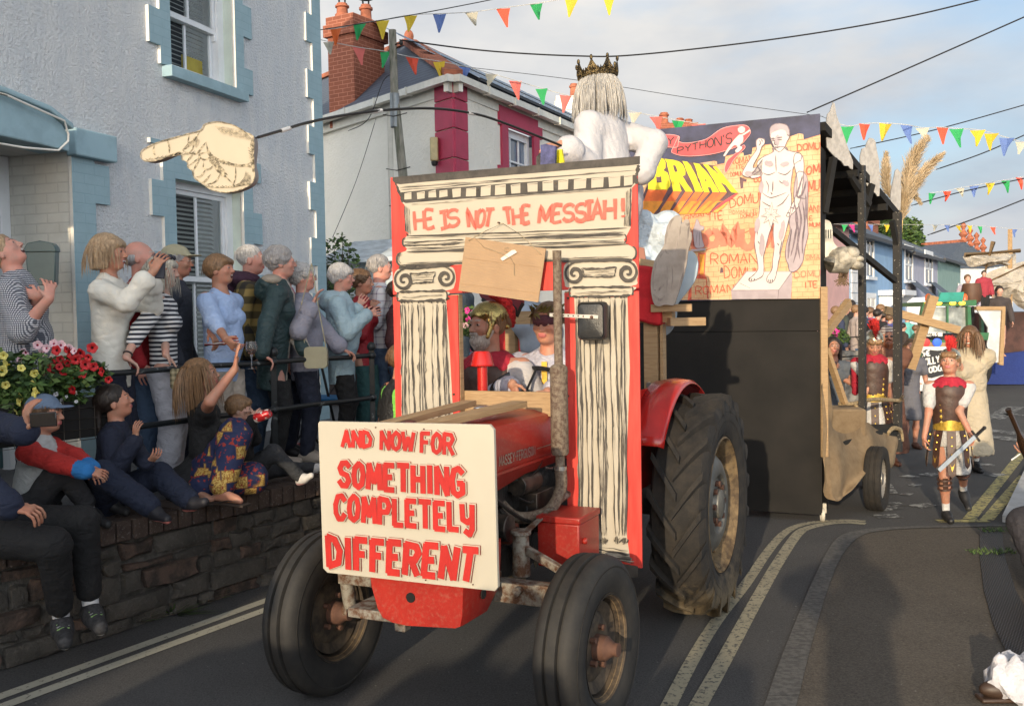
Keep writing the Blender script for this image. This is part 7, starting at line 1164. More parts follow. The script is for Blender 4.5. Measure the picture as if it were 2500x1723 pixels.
def make_hair(J,h,vx,seed):
 hp,hh,RM,hz,hf,hx=J['hp'],J['hh'],J['RM'],J['hz'],J['hf'],J['hx'];st=h['style'];g=Field();t=h.get('t',.045);dn=Vector((0,0,-1));dn=(dn*.8-hz*.4).normalized();v_=max(vx*.9,.006)if vx<.012 else vx
 if st=='bald':
  g.ell(hp(0,-.16,-.02),((.335+t*.3)*hh,(.36+t*.3)*hh,.22*hh),.02,RM);g.ell(hp(0,-.1,.26),(.30*hh,.42*hh,.22*hh),.02,RM,sub=True);g.ell(hp(0,.30,-.02),(.42*hh,.30*hh,.5*hh),.02,RM,sub=True)
 else:
  g.ell(hp(0,-.115,.14),((.325+t)*hh,(.395+t)*hh,(.355+t*1.1)*hh),.02,RM)
  if st in('curly','permed'):
   rd=random.Random(seed)
   for _ in range(70):
    a,b=rd.uniform(0,6.28),rd.uniform(-.25,1);c_=math.sqrt(1-b*b);q=(math.cos(a)*c_*.37,-.13+math.sin(a)*c_*.42,.13+b*.36)
    if q[1]>.14 and q[2]<.26:continue
    s_=rd.uniform(.05,.085)*hh*h.get('curl',1);g.ell(hp(*q),(s_,s_,s_),.012)
  if st in('bob','long','pony','bun','tail'):
   L_=h.get('len',.5)
   if st in('bob','long'):
    for q in((-.33,-.02),(-.36,-.18),(-.28,-.34),(-.12,-.44),(.12,-.44),(.28,-.34),(.36,-.18),(.33,-.02)):a_=hp(q[0],q[1],.08);g.cap(a_,a_+dn*(L_*hh)+hz*0,.10*hh,(.075 if st=='bob' else .085)*hh*h.get('flare',1),k=.03)
   else:g.cap(hp(0,-.50,.12),hp(0,-.56,-.05)+dn*L_*hh,.12*hh,.05*hh,k=.03)
  g.ell(hp(0,.42,h.get('fz',-.12)),((.30 if st!='permed' else .29)*hh,.30*hh,h.get('fh',.42)*hh),.02,RM,sub=True)
  if st in('short','curly','permed'):g.ell(hp(0,.05,-.42),(.6*hh,.38*hh,.34*hh),.02,RM,sub=True)
  if h.get('fringe'):g.cap(hp(-.2,.27,.27),hp(.2,.27,.27),.07*hh,k=.03);g.cap(hp(-.18,.32,.20),hp(.14,.33,.20),.045*hh,k=.03)
 am={'curly':(.007,190),'permed':(.008,170)}.get(st,(.0035,120));V,Fc=g.mesh(v_,am,seed);o=npmesh('hair',V,Fc,[h['m']],J['rt'])
 short=st in('short','curly','permed')
 if 'strands' not in h and vx<.012 and short:h=dict(h,strands=240,sr=.75)
 if h.get('strands'):
  rd=random.Random(seed+5);mb=MB();L_=h.get('len',.5)
  for _ in range(h['strands']):
   a=rd.uniform(0,6.28);b=rd.uniform(.1,.95);c_=math.sqrt(1-b*b);q=(math.cos(a)*c_*.37,-.115+math.sin(a)*c_*.43,.14+b*.38)
   if q[1]>.15 and abs(q[0])<.24:continue
   p=hp(*q);out=(p-hp(0,-.115,.1)).normalized();pts=[p];d=(out*.25+hx*(q[0]*.8)+hf*(q[1]*.6)+dn*.25).normalized();n_=7;LL=(rd.uniform(.16,.34)if short else L_+.38+rd.uniform(-.1,.2))*hh;wdv=Vector((rd.uniform(-1,1),rd.uniform(-1,1),0)).normalized()
   for i in range(n_):d=(d*.62+dn*.38+wdv*rd.uniform(-.02,.05)).normalized();p=p+d*LL/n_;c0=hp(0,-.1,.08);w2=p-c0;
   p=pts[0];d=(dn*.6+out*(.9 if st in('curly','permed')else .35 if short else .5)+(wdv*.8 if short else wdv*0)).normalized()
   for i in range(n_):
    p=p+d*LL/n_;w2=p-hp(0,-.115,.10);e=(w2.dot(hx)/(.375*hh))**2+(w2.dot(hf)/(.45*hh))**2+(min(0,0)if w2.dot(hz)<0 else(w2.dot(hz)/(.42*hh))**2)
    if e<1:w3=w2-hz*w2.dot(hz)if w2.dot(hz)<0 else w2;p=p+w3.normalized()*(1-math.sqrt(e))*.36*hh
    d=(d*.55+dn*.45+wdv*rd.uniform(-.06,.08)).normalized();pts.append(p)
   r_=rd.uniform(.0018,.0034)*h.get('sr',1);mb.tube(pts,[r_*.6]+[r_]*(n_-2)+[r_*.6,r_*.15],4)
  mb.build('hair_locks',h['m'],J['rt'],fix=False)
def glasses(J,col=None):
 hp,hh=J['hp'],J['hh'];mb=MB()
 for sg in(-1,1):mb.tube([hp(sg*.14+.085*math.cos(t),.455,.0+.065*math.sin(t))for t in np.linspace(0,6.283,13)],.0016,5,caps=False);mb.tube([hp(sg*.225,.45,.01),hp(sg*.34,.1,.02),hp(sg*.35,-.05,.0)],.0015,5)
 mb.tube([hp(-.055,.46,.01),hp(0,.475,.025),hp(.055,.46,.01)],.0015,5);mb.build('glasses',col or mat('wire frame',(.35,.3,.25),.3,.8),J['rt'])
def piece(J,name,m,fn,vx=.008,wr=None,seed=0):
 g=Field();fn(g);V,Fc=g.mesh(vx,wr,seed);return npmesh(name,V,Fc,[m],J['rt'])
def cap_hat(J,m,brim=None):
 hp,hh,RM=J['hp'],J['hh'],J['RM']
 def f(g):g.ell(hp(0,-.09,.20),(.39*hh,.46*hh,.36*hh),.01,RM);g.ell(hp(0,-.05,-.12),(.6*hh,.7*hh,.34*hh),.015,RM,sub=True);g.ell(hp(0,.50,.19),(.27*hh,.24*hh,.035*hh),.02,RM)
 return piece(J,'cap',m,f,.006)
def stripes(name,c1,c2,f=38.,thr=.5,rough=.85):
 n=NT(name,rough);z=n.sep(n.tc.outputs['Object'],2);v=n.math('FRACT',n.math('MULTIPLY',n.math('ADD',z,n.math('MULTIPLY',n.noise(n.tc.outputs['Object'],3,2),.02)),f));n.base(n.mix(n.step(v,thr,.05),c1,c2));n.bump(n.noise(n.tc.outputs['Object'],150,2),.2,.003);return n.m
def checks(name,c1,c2,c3,f=60.,fx=None,t1=.5):
 n=NT(name,.85);o=n.tc.outputs['Object'];x,y,z=[n.sep(o,i)for i in range(3)];a=n.step(n.math('FRACT',n.math('MULTIPLY',n.math('ADD',x,n.math('MULTIPLY',y,.9)),fx or f)),t1,.04);b=n.step(n.math('FRACT',n.math('MULTIPLY',z,f)),t1,.04);n.base(n.mix(a,n.mix(b,c1,c2),n.mix(b,c2,c3)));return n.m
M_ging=checks('gingham',(.62,.62,.64),(.16,.17,.20),(.02,.025,.04),84.);M_plaidY=checks('yellow black plaid',(.03,.025,.02),(.10,.075,.03),(.36,.25,.08),9.);M_plaidW=checks('white plaid shirt',(.60,.60,.62),(.40,.38,.44),(.12,.12,.2),16.,t1=.82);M_breton=stripes('breton stripes',(.015,.018,.03),(.66,.66,.66),34.,.5)
n=NT('wax print fabric',.8);o_=n.tc.outputs['Object'];vo=n.t.nodes.new('ShaderNodeTexVoronoi');vo.inputs['Scale'].default_value=9;n.t.links.new(o_,vo.inputs['Vector']);vo.distance='CHEBYCHEV';c=n.ramp(vo.outputs['Distance'],.30,(.33,.16,.03),.36,(.012,.02,.07));c=n.mix(n.step(n.noise(o_,30,2),.6),c,(.30,.03,.02));c=n.mix(n.math('MULTIPLY',n.step(n.noise(o_,90,2),.5),n.math('LESS_THAN',vo.outputs['Distance'],.3)),c,(.6,.42,.12));n.base(c);M_wax=n.m
DEN=cl('denim',(.06,.10,.17));NAVY=cl('navy',(.014,.018,.036));BLK=cl('black',(.012,.012,.013));WHT=cl('white',(.66,.65,.62));GREYT=cl('grey trousers',(.45,.45,.50))
SHB=dict(m=mat('black shoe',(.015,.015,.017),.5),sole=mat('dark sole',(.03,.03,.03),.7));SHW=dict(m=mat('beige shoe',(.4,.34,.28),.7),sole=mat('white sole',(.6,.6,.58),.6))
HG=hairmat('grey hair',(.36,.34,.33));HW=hairmat('white hair',(.52,.50,.48));HBL=hairmat('blonde hair',(.40,.25,.13),(.62,.44,.27));HBR=hairmat('brown hair',(.14,.075,.035));HDK=hairmat('dark hair',(.022,.014,.010));HLB=hairmat('light brown hair',(.24,.135,.065));HGB=hairmat('ash blonde hair',(.50,.46,.38));HSIL=hairmat('silver wig hair',(.36,.35,.34),(.58,.55,.50))
def stand(label,px,pyt,y,gz,face,**k):
 y=y*.97;q=P(px,pyt,y)
 if gz==TZ:
  while(q-W0).dot(WN)<.655 and y<9:y+=.03;q=P(px,pyt,y)
 tiltc=k.pop('dz',0);return person(label,(q.x,q.y,gz),q.z-gz+tiltc,face,**k)
def prop(name,mb,m,label,cat,loc=(0,0,0),group=None,**k):o=mb.build(name,m,loc=loc,**k);tag(o,label,cat,group);return o
GRIP=dict(curl=.95,spread=.0)
def bar_grip(px,py,y):return P(px,py,y)
J=stand('laughing woman in black and white gingham top, head thrown back, arms crossed on chest',38,590,5.95,TZ,75,dz=.05,look=(10,42),sk='pink',female=True,build=1.32,mouth='open',hair=dict(style='short',m=HBL,t=.06),seed=1,arms={'R':(P(120,728,5.5),(-.2,-.6,-1)),'L':(P(92,722,5.62),(.8,.3,-1))},hands={'L':dict(d=(-.9,-.15,.2),n=(-.1,.8,-.1),curl=.9),'R':dict(d=(.0,.2,.9),n=(-.6,.6,0),curl=1.0)},top=dict(m=M_ging,e=.030,hem=.40,sleeve=.62,flare=.14,se=.034,wr=(0.0060,36)),bottom=dict(m=NAVY),shoes=SHB)
J=stand('woman in loose cream jumper and navy trousers smiling in profile behind the red petunias',262,581,6.35,TZ,86,look=(4,4),sk='tan',female=True,build=1.0,mouth='smile',hair=dict(style='bob',m=HBL,len=.42,flare=1.15,t=.075,fringe=True,strands=160,sr=.7),seed=2,arms={'R':(P(375,662,5.95),(.5,-.2,-1)),'L':(P(372,668,6.2),(-.5,0,-1))},hands={'R':dict(d=(.35,.2,.8),n=(.2,.9,.1),curl=.55),'L':dict(d=(.35,.2,.8),n=(.2,.9,.1),curl=.55)},top=dict(m=cl('cream jumper',(.70,.67,.59),var=.04,cr=.2),e=.034,hem=.43,sleeve=.86,flare=.12,se=.026,cuff=1,neck=.01,wr=(0.0060,27)),bottom=dict(m=NAVY,e=.016),shoes=SHW)
q=P(388,650,6.05);mb=MB();mb.box((0,0,0),(.075,.012,.15),Matrix.Rotation(R(6),3,'Y'));o=prop('smartphone',mb,mat('dark phone case',(.03,.03,.045),.4,var=0),'dark smartphone held up high by the woman in the cream jumper','phone',q,None,bevel=.008);o.rotation_euler=(0,0,R(20))
J=stand('bald man in red jumper laughing behind the cream jumper woman',340,594,6.95,TZ,84,look=(2,6),sk='pink',build=1.15,mouth='open',brow='grey',hair=dict(style='bald',m=HG),seed=3,top=dict(m=cl('red jumper',(.34,.014,.02)),e=.022,hem=.45,collar=1.0),bottom=dict(m=DEN),shoes=SHB)
def wristwatch(J,s_='R'):
 a,e,w_=J['A'][s_][:3];d=(w_-e).normalized();q=w_-d*.03;x,y,_=frame(d);mb=MB();mb.tube([q+x*.0255*math.cos(t)+y*.0255*math.sin(t)for t in np.linspace(0,6.28,13)],.006,6,caps=False);mb.build('wristwatch',mat('watch strap',(.02,.02,.025),.4),J['rt'])
J=stand('woman in navy and white striped top with ash blonde hair and sunglasses gripping the rail',392,632,6.75,TZ,78,look=(8,2),tilt=4,sk='fair',female=True,build=1.0,mouth='open',hair=dict(style='long',m=HGB,len=.62,t=.06,fringe=True,strands=180),seed=4,arms={'R':(W(1.05,.44,1.46)+Vector((-.02,-.02,0)),(.3,-1,-.2)),'L':(W(1.36,.46,1.46),(-.5,-.3,-.6))},hands={'R':dict(d=(.55,.3,-.5),n=(0,0,-1),curl=.7),'L':dict(d=(.5,.2,-.6),n=(0,0,-1),curl=.6)},top=dict(m=M_breton,e=.018,hem=.47,sleeve=.72,neck=.008),bottom=dict(m=GREYT,e=.022,flare=.02,wr=(0.0051,31)),shoes=SHW,extra=wristwatch)
mb=MB();hp=J['hp'];[mb.ell(hp(s_*.16,.26,.46),(.026,.02,.018))for s_ in(-1,1)];mb.tube([hp(-.3,.05,.4),hp(-.16,.28,.48),hp(.16,.28,.48),hp(.3,.05,.4)],.003,5);mb.build('sunglasses',mat('dark lens',(.02,.02,.03),.15),J['rt'])
mb=MB();mb.prism(rr(.05,.065,.02),(0,0,0),(1,0,0),(0,0,1),-.03);prop('tartan_purse',mb,checks('tartan purse',(.32,.28,.18),(.2,.17,.1),(.08,.07,.04),30.),'small beige tartan purse hanging from the hand of the striped top woman','purse',P(433,925,6.25),bevel=.01)
J=stand('man in beige baseball cap, glasses and dark navy jacket',426,606,7.3,TZ,82,look=(0,0),sk='tan',mouth='shut',hair=dict(style='short',m=HG),seed=5,top=dict(m=cl('dark navy jacket',(.035,.04,.055)),e=.026,hem=.42,collar=1.1),bottom=dict(m=NAVY),shoes=SHB,extra=lambda J:(cap_hat(J,cl('beige cap',(.36,.33,.22))),glasses(J)))
J=stand('woman in light blue polo shirt with short brown hair laughing, wine glass in hand',535,628,7.0,TZ,108,look=(-8,8),tilt=3,sk='tan',female=True,build=1.22,mouth='open',hair=dict(style='short',m=HLB,t=.07,fringe=True,fh=.38),seed=6,arms={'R':(P(575,875,6.3),(.6,-.2,-.6)),'L':(P(470,868,6.4),(-.6,-.6,-.4))},hands={'R':dict(d=(.55,-.1,-.5),n=(.4,.5,0),curl=.8),'L':dict(d=(.4,-.1,-.7),n=(0,0,-1),curl=.6)},top=dict(m=cl('light blue polo',(.36,.48,.72),var=.03),e=.022,hem=.44,sleeve=.72,collar=1.1,neck=.022,wr=(0.0043,33)),bottom=dict(m=cl('stone trousers',(.42,.36,.30)),e=.016),shoes=SHW)
g0=P(614,868,6.28);mb=MB();mb.lathe([(.003,-.08),(.0035,-.01),(.012,.005),(.034,.03),(.037,.055),(.031,.09),(.030,.09),(.036,.055),(.033,.031),(.003,.008),(0,.008)],n=20);mb.lathe([(0,-.085),(.033,-.084),(.004,-.078),(.0,-.078)],n=20)
M_wg=bpy.data.materials.new('clear glass');M_wg.use_nodes=True;_b=M_wg.node_tree.nodes['Principled BSDF'];_b.inputs['Transmission Weight'].default_value=.95;_b.inputs['Roughness'].default_value=.02;_b.inputs['IOR'].default_value=1.3
prop('wine_glass',mb,M_wg,'half empty wine glass held over the rail by the light blue polo woman','glass',g0);mb=MB();mb.lathe([(0,.006),(.014,.012),(.030,.032),(.0335,.042),(0,.042)],n=18);o=mb.build('rose_wine',mat('rose wine',(.45,.16,.10),.1,trans=.6),bpy.data.objects['wine_glass'])
mb=MB();a=P(520,838,6.62);mb.tube([P(500,842,6.6)-a,P(545,838,6.6)-a,P(575,825,6.62)-a,P(585,850,6.6)-a],[.012,.016,.02,.014],8);prop('striped_scarf',mb,stripes('red white stripe',(.4,.02,.03),(.65,.62,.6),60.),'red and white scarf knotted at the waist of the light blue polo woman','scarf',a)
J=stand('man with thin white hair, purple hood and yellow black plaid jacket',608,603,7.95,TZ,84,look=(2,0),sk='pink',build=1.15,mouth='shut',brow='grey',hair=dict(style='short',m=HW,t=.02),seed=7,top=dict(m=M_plaidY,e=.03,hem=.43),bottom=dict(m=DEN),shoes=SHB,extra=lambda J:piece(J,'hood',cl('aubergine hood',(.055,.02,.04)),lambda g:(g.ell(J['nk']-J['fw']*.03*J['H'],(.10*J['H'],.075*J['H'],.04*J['H']),.03),g.cap(J['nk']-J['fw']*.09*J['H'],J['nk']-J['fw']*.09*J['H']-J['up']*.04*J['H'],.05*J['H'],.045*J['H'],k=.03)),.009,(.008,40)))
def green_paint(cen,J):
 q=cen-np.array(J['ch']);x=q@np.array(J['rgt']);y=q@np.array(J['fw']);return((y>.02)&(np.abs(x-.0)<.045+.0*y)).astype(int)
J=stand('tall woman with curly grey hair, glasses and dark green raincoat with cream lining',662,609,7.25,TZ,80,lean=(6,0),look=(0,2),sk='pink',female=True,build=1.08,mouth='smile',brow='grey',hair=dict(style='permed',m=HG,t=.07,curl=1.2),seed=8,arms={'R':(W(2.15,.44,1.45),(.2,-1,-.2)),'L':(W(2.62,.46,1.45),(-.2,-1,-.2))},hands={'R':dict(d=(.6,.2,-.4),n=(0,0,-1),curl=.9),'L':dict(d=(.6,.3,-.4),n=(0,0,-1),curl=.9)},top=dict(m=cl('dark green raincoat',(.018,.042,.045),.6),e=.038,hem=.36,se=.026,hood=1,collar=1.5,paint=green_paint,pm=[cl('oatmeal shirt',(.40,.36,.31))],wr=(0.0055,31)),bottom=dict(m=BLK),shoes=SHW,extra=lambda J:(glasses(J),piece(J,'hood_lining',cl('oatmeal lining',(.34,.29,.23)),lambda g:g.ell(J['nk']-J['fw']*.035*J['H']+J['up']*.012*J['H'],(.082*J['H'],.052*J['H'],.030*J['H']),.03),.009)))
J=stand('man in pink collared shirt mostly hidden between two grey haired women',694,632,8.2,TZ,84,sk='pink',mouth='smile',brow='grey',hair=dict(style='short',m=HW,t=.02),seed=9,top=dict(m=cl('pink shirt',(.5,.2,.26)),e=.02,collar=1),bottom=dict(m=NAVY),shoes=SHB,extra=glasses)
J=stand('woman with white permed hair and lilac grey jacket gesturing with one raised hand',737,650,7.85,TZ,84,look=(0,6),sk='pink',female=True,build=1.12,mouth='open',brow='grey',hair=dict(style='permed',m=HW,t=.07,curl=1.2),seed=10,arms={'R':(P(764,742,7.4),(.4,-.3,-1)),'L':(W(3.05,.46,1.46),(-.3,-1,-.3))},hands={'R':dict(d=(.35,.1,.8),n=(.9,.1,-.1),curl=.28,spread=.14),'L':dict(d=(.7,.3,-.3),n=(0,0,-1),curl=.8)},top=dict(m=cl('lilac grey jacket',(.27,.27,.33)),e=.032,hem=.42,sleeve=.92,collar=1.3,cuff=1,wr=(0.0046,33)),bottom=dict(m=NAVY),shoes=SHW,extra=glasses)
mb=MB();mb.prism(rr(.085,.08,.03),(0,0,0),(1,0,0),(0,0,1),-.06);mb.tube([(-.08,.02,.05),(-.1,.04,.4),(-.03,.1,.7)],.005,5);mb.tube([(.08,.02,.05),(.02,.04,.4),(-.03,.1,.7)],.005,5);prop('handbag',mb,mat('olive cream leather',(.34,.31,.20),.45,var=.06),'cream olive shoulder bag resting against the rail beside the lilac jacket','handbag',P(770,873,7.35),bevel=.012)
J=stand('woman in pale blue anorak with straight white hair and glasses, arms folded',828,650,8.25,TZ,88,look=(2,-2),sk='pink',female=True,build=1.12,mouth='shut',brow='grey',hair=dict(style='short',m=HW,t=.075,fringe=True,fh=.38),seed=11,arms={'R':(P(895,768,7.95),(.5,-.4,-1)),'L':(P(872,752,8.1),(-.5,-.2,-1))},hands={'R':dict(d=(.7,.2,.2),n=(0,.8,0),curl=.4),'L':dict(d=(.4,0,.6),n=(0,.8,0),curl=.4)},top=dict(m=cl('pale blue anorak',(.34,.47,.53),.55,var=.03),e=.036,hem=.38,hood=1,collar=1.3,se=.028,wr=(0.0063,36)),bottom=dict(m=BLK),shoes=SHB,extra=glasses)
J=stand('woman with short auburn hair and bright red jacket holding a phone',880,664,8.75,TZ,112,look=(-12,0),sk='tan',female=True,mouth='shut',hair=dict(style='curly',m=HBR,t=.06),seed=12,arms={'R':(P(905,758,8.4),(.5,-.3,-1)),'L':(P(885,770,8.4),(-.5,-.3,-1))},hands={'R':dict(curl=.7),'L':dict(curl=.7)},top=dict(m=cl('bright red jacket',(.32,.012,.02),.6),e=.026,hem=.42,collar=1.2),bottom=dict(m=cl('teal trousers',(.02,.07,.07))),shoes=SHB)
mb=MB();mb.box((0,0,0),(.14,.075,.009),Matrix.Rotation(R(-25),3,'X'));prop('smartphone',mb,mat('brown phone case',(.10,.05,.04),.4),'brown cased smartphone held flat by the woman in the bright red jacket','phone',P(908,755,8.3),bevel=.004)
J=stand('grey haired man in white checked shirt beside the blue brick porch',924,627,9.1,TZ,84,look=(0,0),sk='pink',build=1.15,mouth='shut',brow='grey',hair=dict(style='short',m=HG,t=.04),seed=13,arms={'R':(P(940,748,8.8),(.5,-.3,-1)),'L':(P(930,740,9.0),(-.3,-.3,-1))},top=dict(m=M_plaidW,e=.02,hem=.46,sleeve=.9,collar=1.1),bottom=dict(m=DEN),shoes=SHB)
def cyc(cen,J):
 q=cen-np.array(J['ch']);x=q@np.array(J['rgt']);y=q@np.array(J['fw']);z=q@np.array(J['up']);s_=np.abs(x+z*.35-.02);return np.where((np.abs(np.abs(x)-.13-.25*(-z)*.4)<.026)&(z<.02),1,0)
q=P(944,838,7.45);J=person('man in black and lime green cycling shirt seated on the wall with his back turned',(q.x,q.y,TZ-.02),1.72,62,pelvis=.09,lean=(10,0),look=(30,-5),sk='tan',mouth='shut',hair=dict(style='short',m=HBR,t=.05),seed=14,legs={'R':((q.x+.3,q.y+.3,TZ),(.3,.3,1),(1,.5,0)),'L':((q.x+.1,q.y+.5,TZ),(.3,.3,1),(1,.5,0))},top=dict(m=cl('black sports shirt',(.012,.012,.013),.6),e=.022,sleeve=.32,collar=1,paint=cyc,pm=[cl('lime green panel',(.17,.48,.07))]),bottom=dict(m=BLK),shoes=SHB)
J=stand('man in maroon jumper half hidden behind the left edge of the arch',968,690,8.9,TZ,90,sk='tan',mouth='shut',hair=dict(style='short',m=HDK),seed=15,top=dict(m=cl('dark maroon jumper',(.06,.018,.02)),e=.024),bottom=dict(m=DEN),shoes=SHB,vx=.009)
for i,(px,pt_,y,c,lab)in enumerate(((1112,640,8.8,(.05,.07,.09),'spectator in slate blue jacket glimpsed through the left of the arch opening'),(1250,700,10.5,(.42,.02,.02),'spectator in red top glimpsed between the two men on the tractor'))):
 J=stand(lab,px,pt_,y,TZ,120,sk='fair',mouth='shut',hair=dict(style='short',m=HG),seed=20+i,top=dict(m=cl('glimpsed %d'%i,c),e=.03),bottom=dict(m=DEN),shoes=SHB,vx=.011)
def grd(px,py,z):g=G(px,py,z);return g
J=person('man in navy sweatshirt and dark jeans seated on wall end, raising a phone',(-2.66,4.86,.62),1.90,98,pelvis=.10,lean=(-8,-4),look=(0,4),sk='tan',build=1.0,mouth='shut',hair=dict(style='short',m=HDK),seed=31,hs=.12,legs={'R':(P(150,1512,4.88),(.9,-.6,1.2),(.45,-.85,0)),'L':(P(222,1482,5.0),(.9,-.1,1.2),(.55,-.8,0))},arms={'L':(P(86,1062,4.55),(.1,-.2,-1)),'R':(P(95,1312,4.5),(-.1,-.5,-.8))},hands={'L':dict(d=(.12,-.05,.95),n=(.75,.6,0),curl=.5,spread=.08),'R':dict(d=(.95,.1,-.12),n=(0,.3,-.9),curl=.9)},top=dict(m=cl('navy sweatshirt',(.012,.018,.042)),e=.030,hemrel=-.04,se=.028,cuff=1,wr=(0.0060,32),collar=1),bottom=dict(m=cl('black jeans',(.008,.008,.009)),e=.014,len=.80,wr=(0.0045,40)),vx=.006,shoes=dict(m=mat('dark trainer',(.035,.035,.038),.7,var=.4,vs=60),sole=mat('white trainer sole',(.6,.6,.6),.6),sock=mat('white ribbed sock',(.62,.62,.64),.9,var=.05),sl=.30,k=1.12))
mb=MB()
for s_ in 'RL':
 an,fd=J['L'][s_][2],J['L'][s_][3];rd=random.Random(3)
 for i in range(5):c=an+fd*(.035+i*.022)+Vector((0,0,.012-i*.006));sd=fd.cross(Vector((0,0,1)));mb.tube([c-sd*.028,c+Vector((0,0,.006)),c+sd*.028+fd*.01],.0032,5,m=0 if i%2 else 1)
mb.build('laces',[mat('grey laces',(.3,.3,.3),.9),mat('lime laces',(.25,.42,.15),.8)],J['rt'])
mb=MB();mb.box((0,0,0),(.118,.009,.066));o=prop('smartphone',mb,mat('black phone screen',(.008,.008,.01),.12,var=0),'black smartphone held sideways by the seated man at the left edge','phone',P(106,1024,4.47),bevel=.006);o.rotation_euler=(0,R(-2),R(5))
def boyp(cen,J):
 r_=np.zeros(len(cen),int)
 for s_ in 'RL':
  a,e,w_=[np.array(x)for x in J['A'][s_][:3]]
  for p,q in((a,e),(e,w_)):d=q-p;t=np.clip(((cen-p)@d)/(d@d),.0,1);r_[np.linalg.norm(cen-p-t[:,None]*d,axis=1)<.068]=1
  r_[np.linalg.norm(cen-w_,axis=1)<.075]=2
 return r_
J=person('boy in blue cap and red and white jacket sitting with hands clasped round knees',(-2.62,5.30,.62),1.30,88,pelvis=.085,lean=(14,0),look=(0,0),sk='tan',child=True,mouth='shut',hair=dict(style='short',m=HBR,t=.03),seed=32,vx=.006,legs={'R':(G(222,1245,.70),(.35,-.1,1),(.9,-.45,-.25)),'L':(G(262,1218,.72),(.5,.1,1),(.95,-.3,-.25))},arms={'R':(P(236,1158,4.98),(.3,-.8,-.5)),'L':(P(250,1160,5.15),(-.8,.2,-.2))},hands={'R':dict(d=(.8,.3,-.2),n=(0,.5,-.6),curl=.5),'L':dict(d=(.6,-.6,-.3),n=(-.2,.5,-.6),curl=.5)},top=dict(m=cl('pale grey jacket',(.42,.43,.42)),e=.026,hemrel=-.02,se=.022,collar=1,paint=boyp,pm=[cl('red sleeve',(.42,.022,.018)),cl('bright blue cuff',(.02,.16,.42))],wr=(0.0051,39)),bottom=dict(m=cl('charcoal joggers',(.025,.025,.028)),len=.80,e=.016),shoes=dict(m=mat('black school shoe',(.018,.018,.02),.55),sole=SHB['sole'],sock=mat('grey sock',(.38,.40,.42),.9),sl=.32),extra=lambda J:cap_hat(J,cl('dusty blue cap',(.12,.17,.25))))
J=person('dark haired girl in navy sweatshirt sitting cross-legged with fingers near her chin',(-2.37,5.74,.62),1.34,80,pelvis=.085,lean=(10,0),look=(-4,16),sk='tan',child=True,female=True,mouth='shut',hair=dict(style='tail',m=HDK,len=.75,t=.05),seed=33,vx=.006,legs={'R':((-2.00,5.46,.70),(.5,-1,.7),(.7,-.5,-.1)),'L':((-1.84,5.60,.71),(.7,.3,.8),(.8,-.5,.3))},arms={'R':(P(331,1076,5.5),(.3,-.3,-1)),'L':(P(372,1150,5.5),(-.3,.4,-1))},hands={'R':dict(d=(.05,.0,1),n=(.5,.6,0),curl=.35,spread=.1),'L':dict(d=(.6,-.1,.4),n=(0,.3,.8),curl=.6)},top=dict(m=cl('navy school jumper',(.010,.014,.032)),e=.030,hemrel=-.03,se=.024,collar=1,wr=(0.0051,36)),bottom=dict(m=cl('navy joggers',(.012,.018,.040)),e=.024,len=.95),shoes=dict(m=mat('navy pump',(.014,.014,.02),.6),sole=mat('pink sole',(.55,.18,.16),.7),sock=NAVY,sl=.1))
J=person('woman with long brown hair in black top and patterned trousers waving one arm',(-1.97,6.28,.62),1.60,70,pelvis=.09,lean=(2,0),look=(20,14),sk='lit',female=True,mouth='shut',hair=dict(style='long',m=HLB,len=.95,t=.05,strands=220,flare=.9),seed=34,vx=.0064,legs={'R':((-1.76,5.92,.70),(.6,-.1,1),(.9,-.35,0)),'L':((-1.95,5.98,.70),(1.0,.1,.1),(.9,-.4,0))},arms={'R':(P(574,900,5.95),(.7,-.6,-.6)),'L':(P(560,1100,6.2),(-.5,.3,-.5))},hands={'R':dict(d=(.12,.0,1),n=(.9,.3,0),curl=.12,spread=.10)},top=dict(m=cl('black cotton top',(.012,.012,.013)),e=.018,hemrel=-.05,sleeve=.14,neck=.012),bottom=dict(m=M_wax,e=.034,len=.86,wr=(0.0068,31)))
for s_ in 'RL':
 an,fd=J['L'][s_][2],J['L'][s_][3];mb=MB();mb.bar(an-fd*.05-Vector((0,0,.062)),an+fd*.19-Vector((0,0,.072)),.085,.014);mb.tube([an+fd*.13-Vector((0,0,.05)),an+fd*.09+Vector((.02,-.04,-.045)),an+fd*.03+Vector((.02,-.045,-.06))],.005,6);mb.tube([an+fd*.13-Vector((0,0,.05)),an+fd*.09+Vector((-.02,.04,-.035)),an+fd*.03+Vector((-.02,.045,-.06))],.005,6);mb.build('flip_flop',mat('brown flip flop',(.03,.02,.016),.7),J['rt'],bevel=.003)
piece(J,'skirt',cl('black linen skirt',(.016,.016,.018)),lambda g:(g.cap((0,.0,.12),(0,-.06,.05),.15,.17,k=.03),g.cap((.1,-.1,.04),(.22,.02,.03),.10,.07,k=.04),g.cut((0,0,-.005),(0,0,-1))),.009,(.014,22),4)
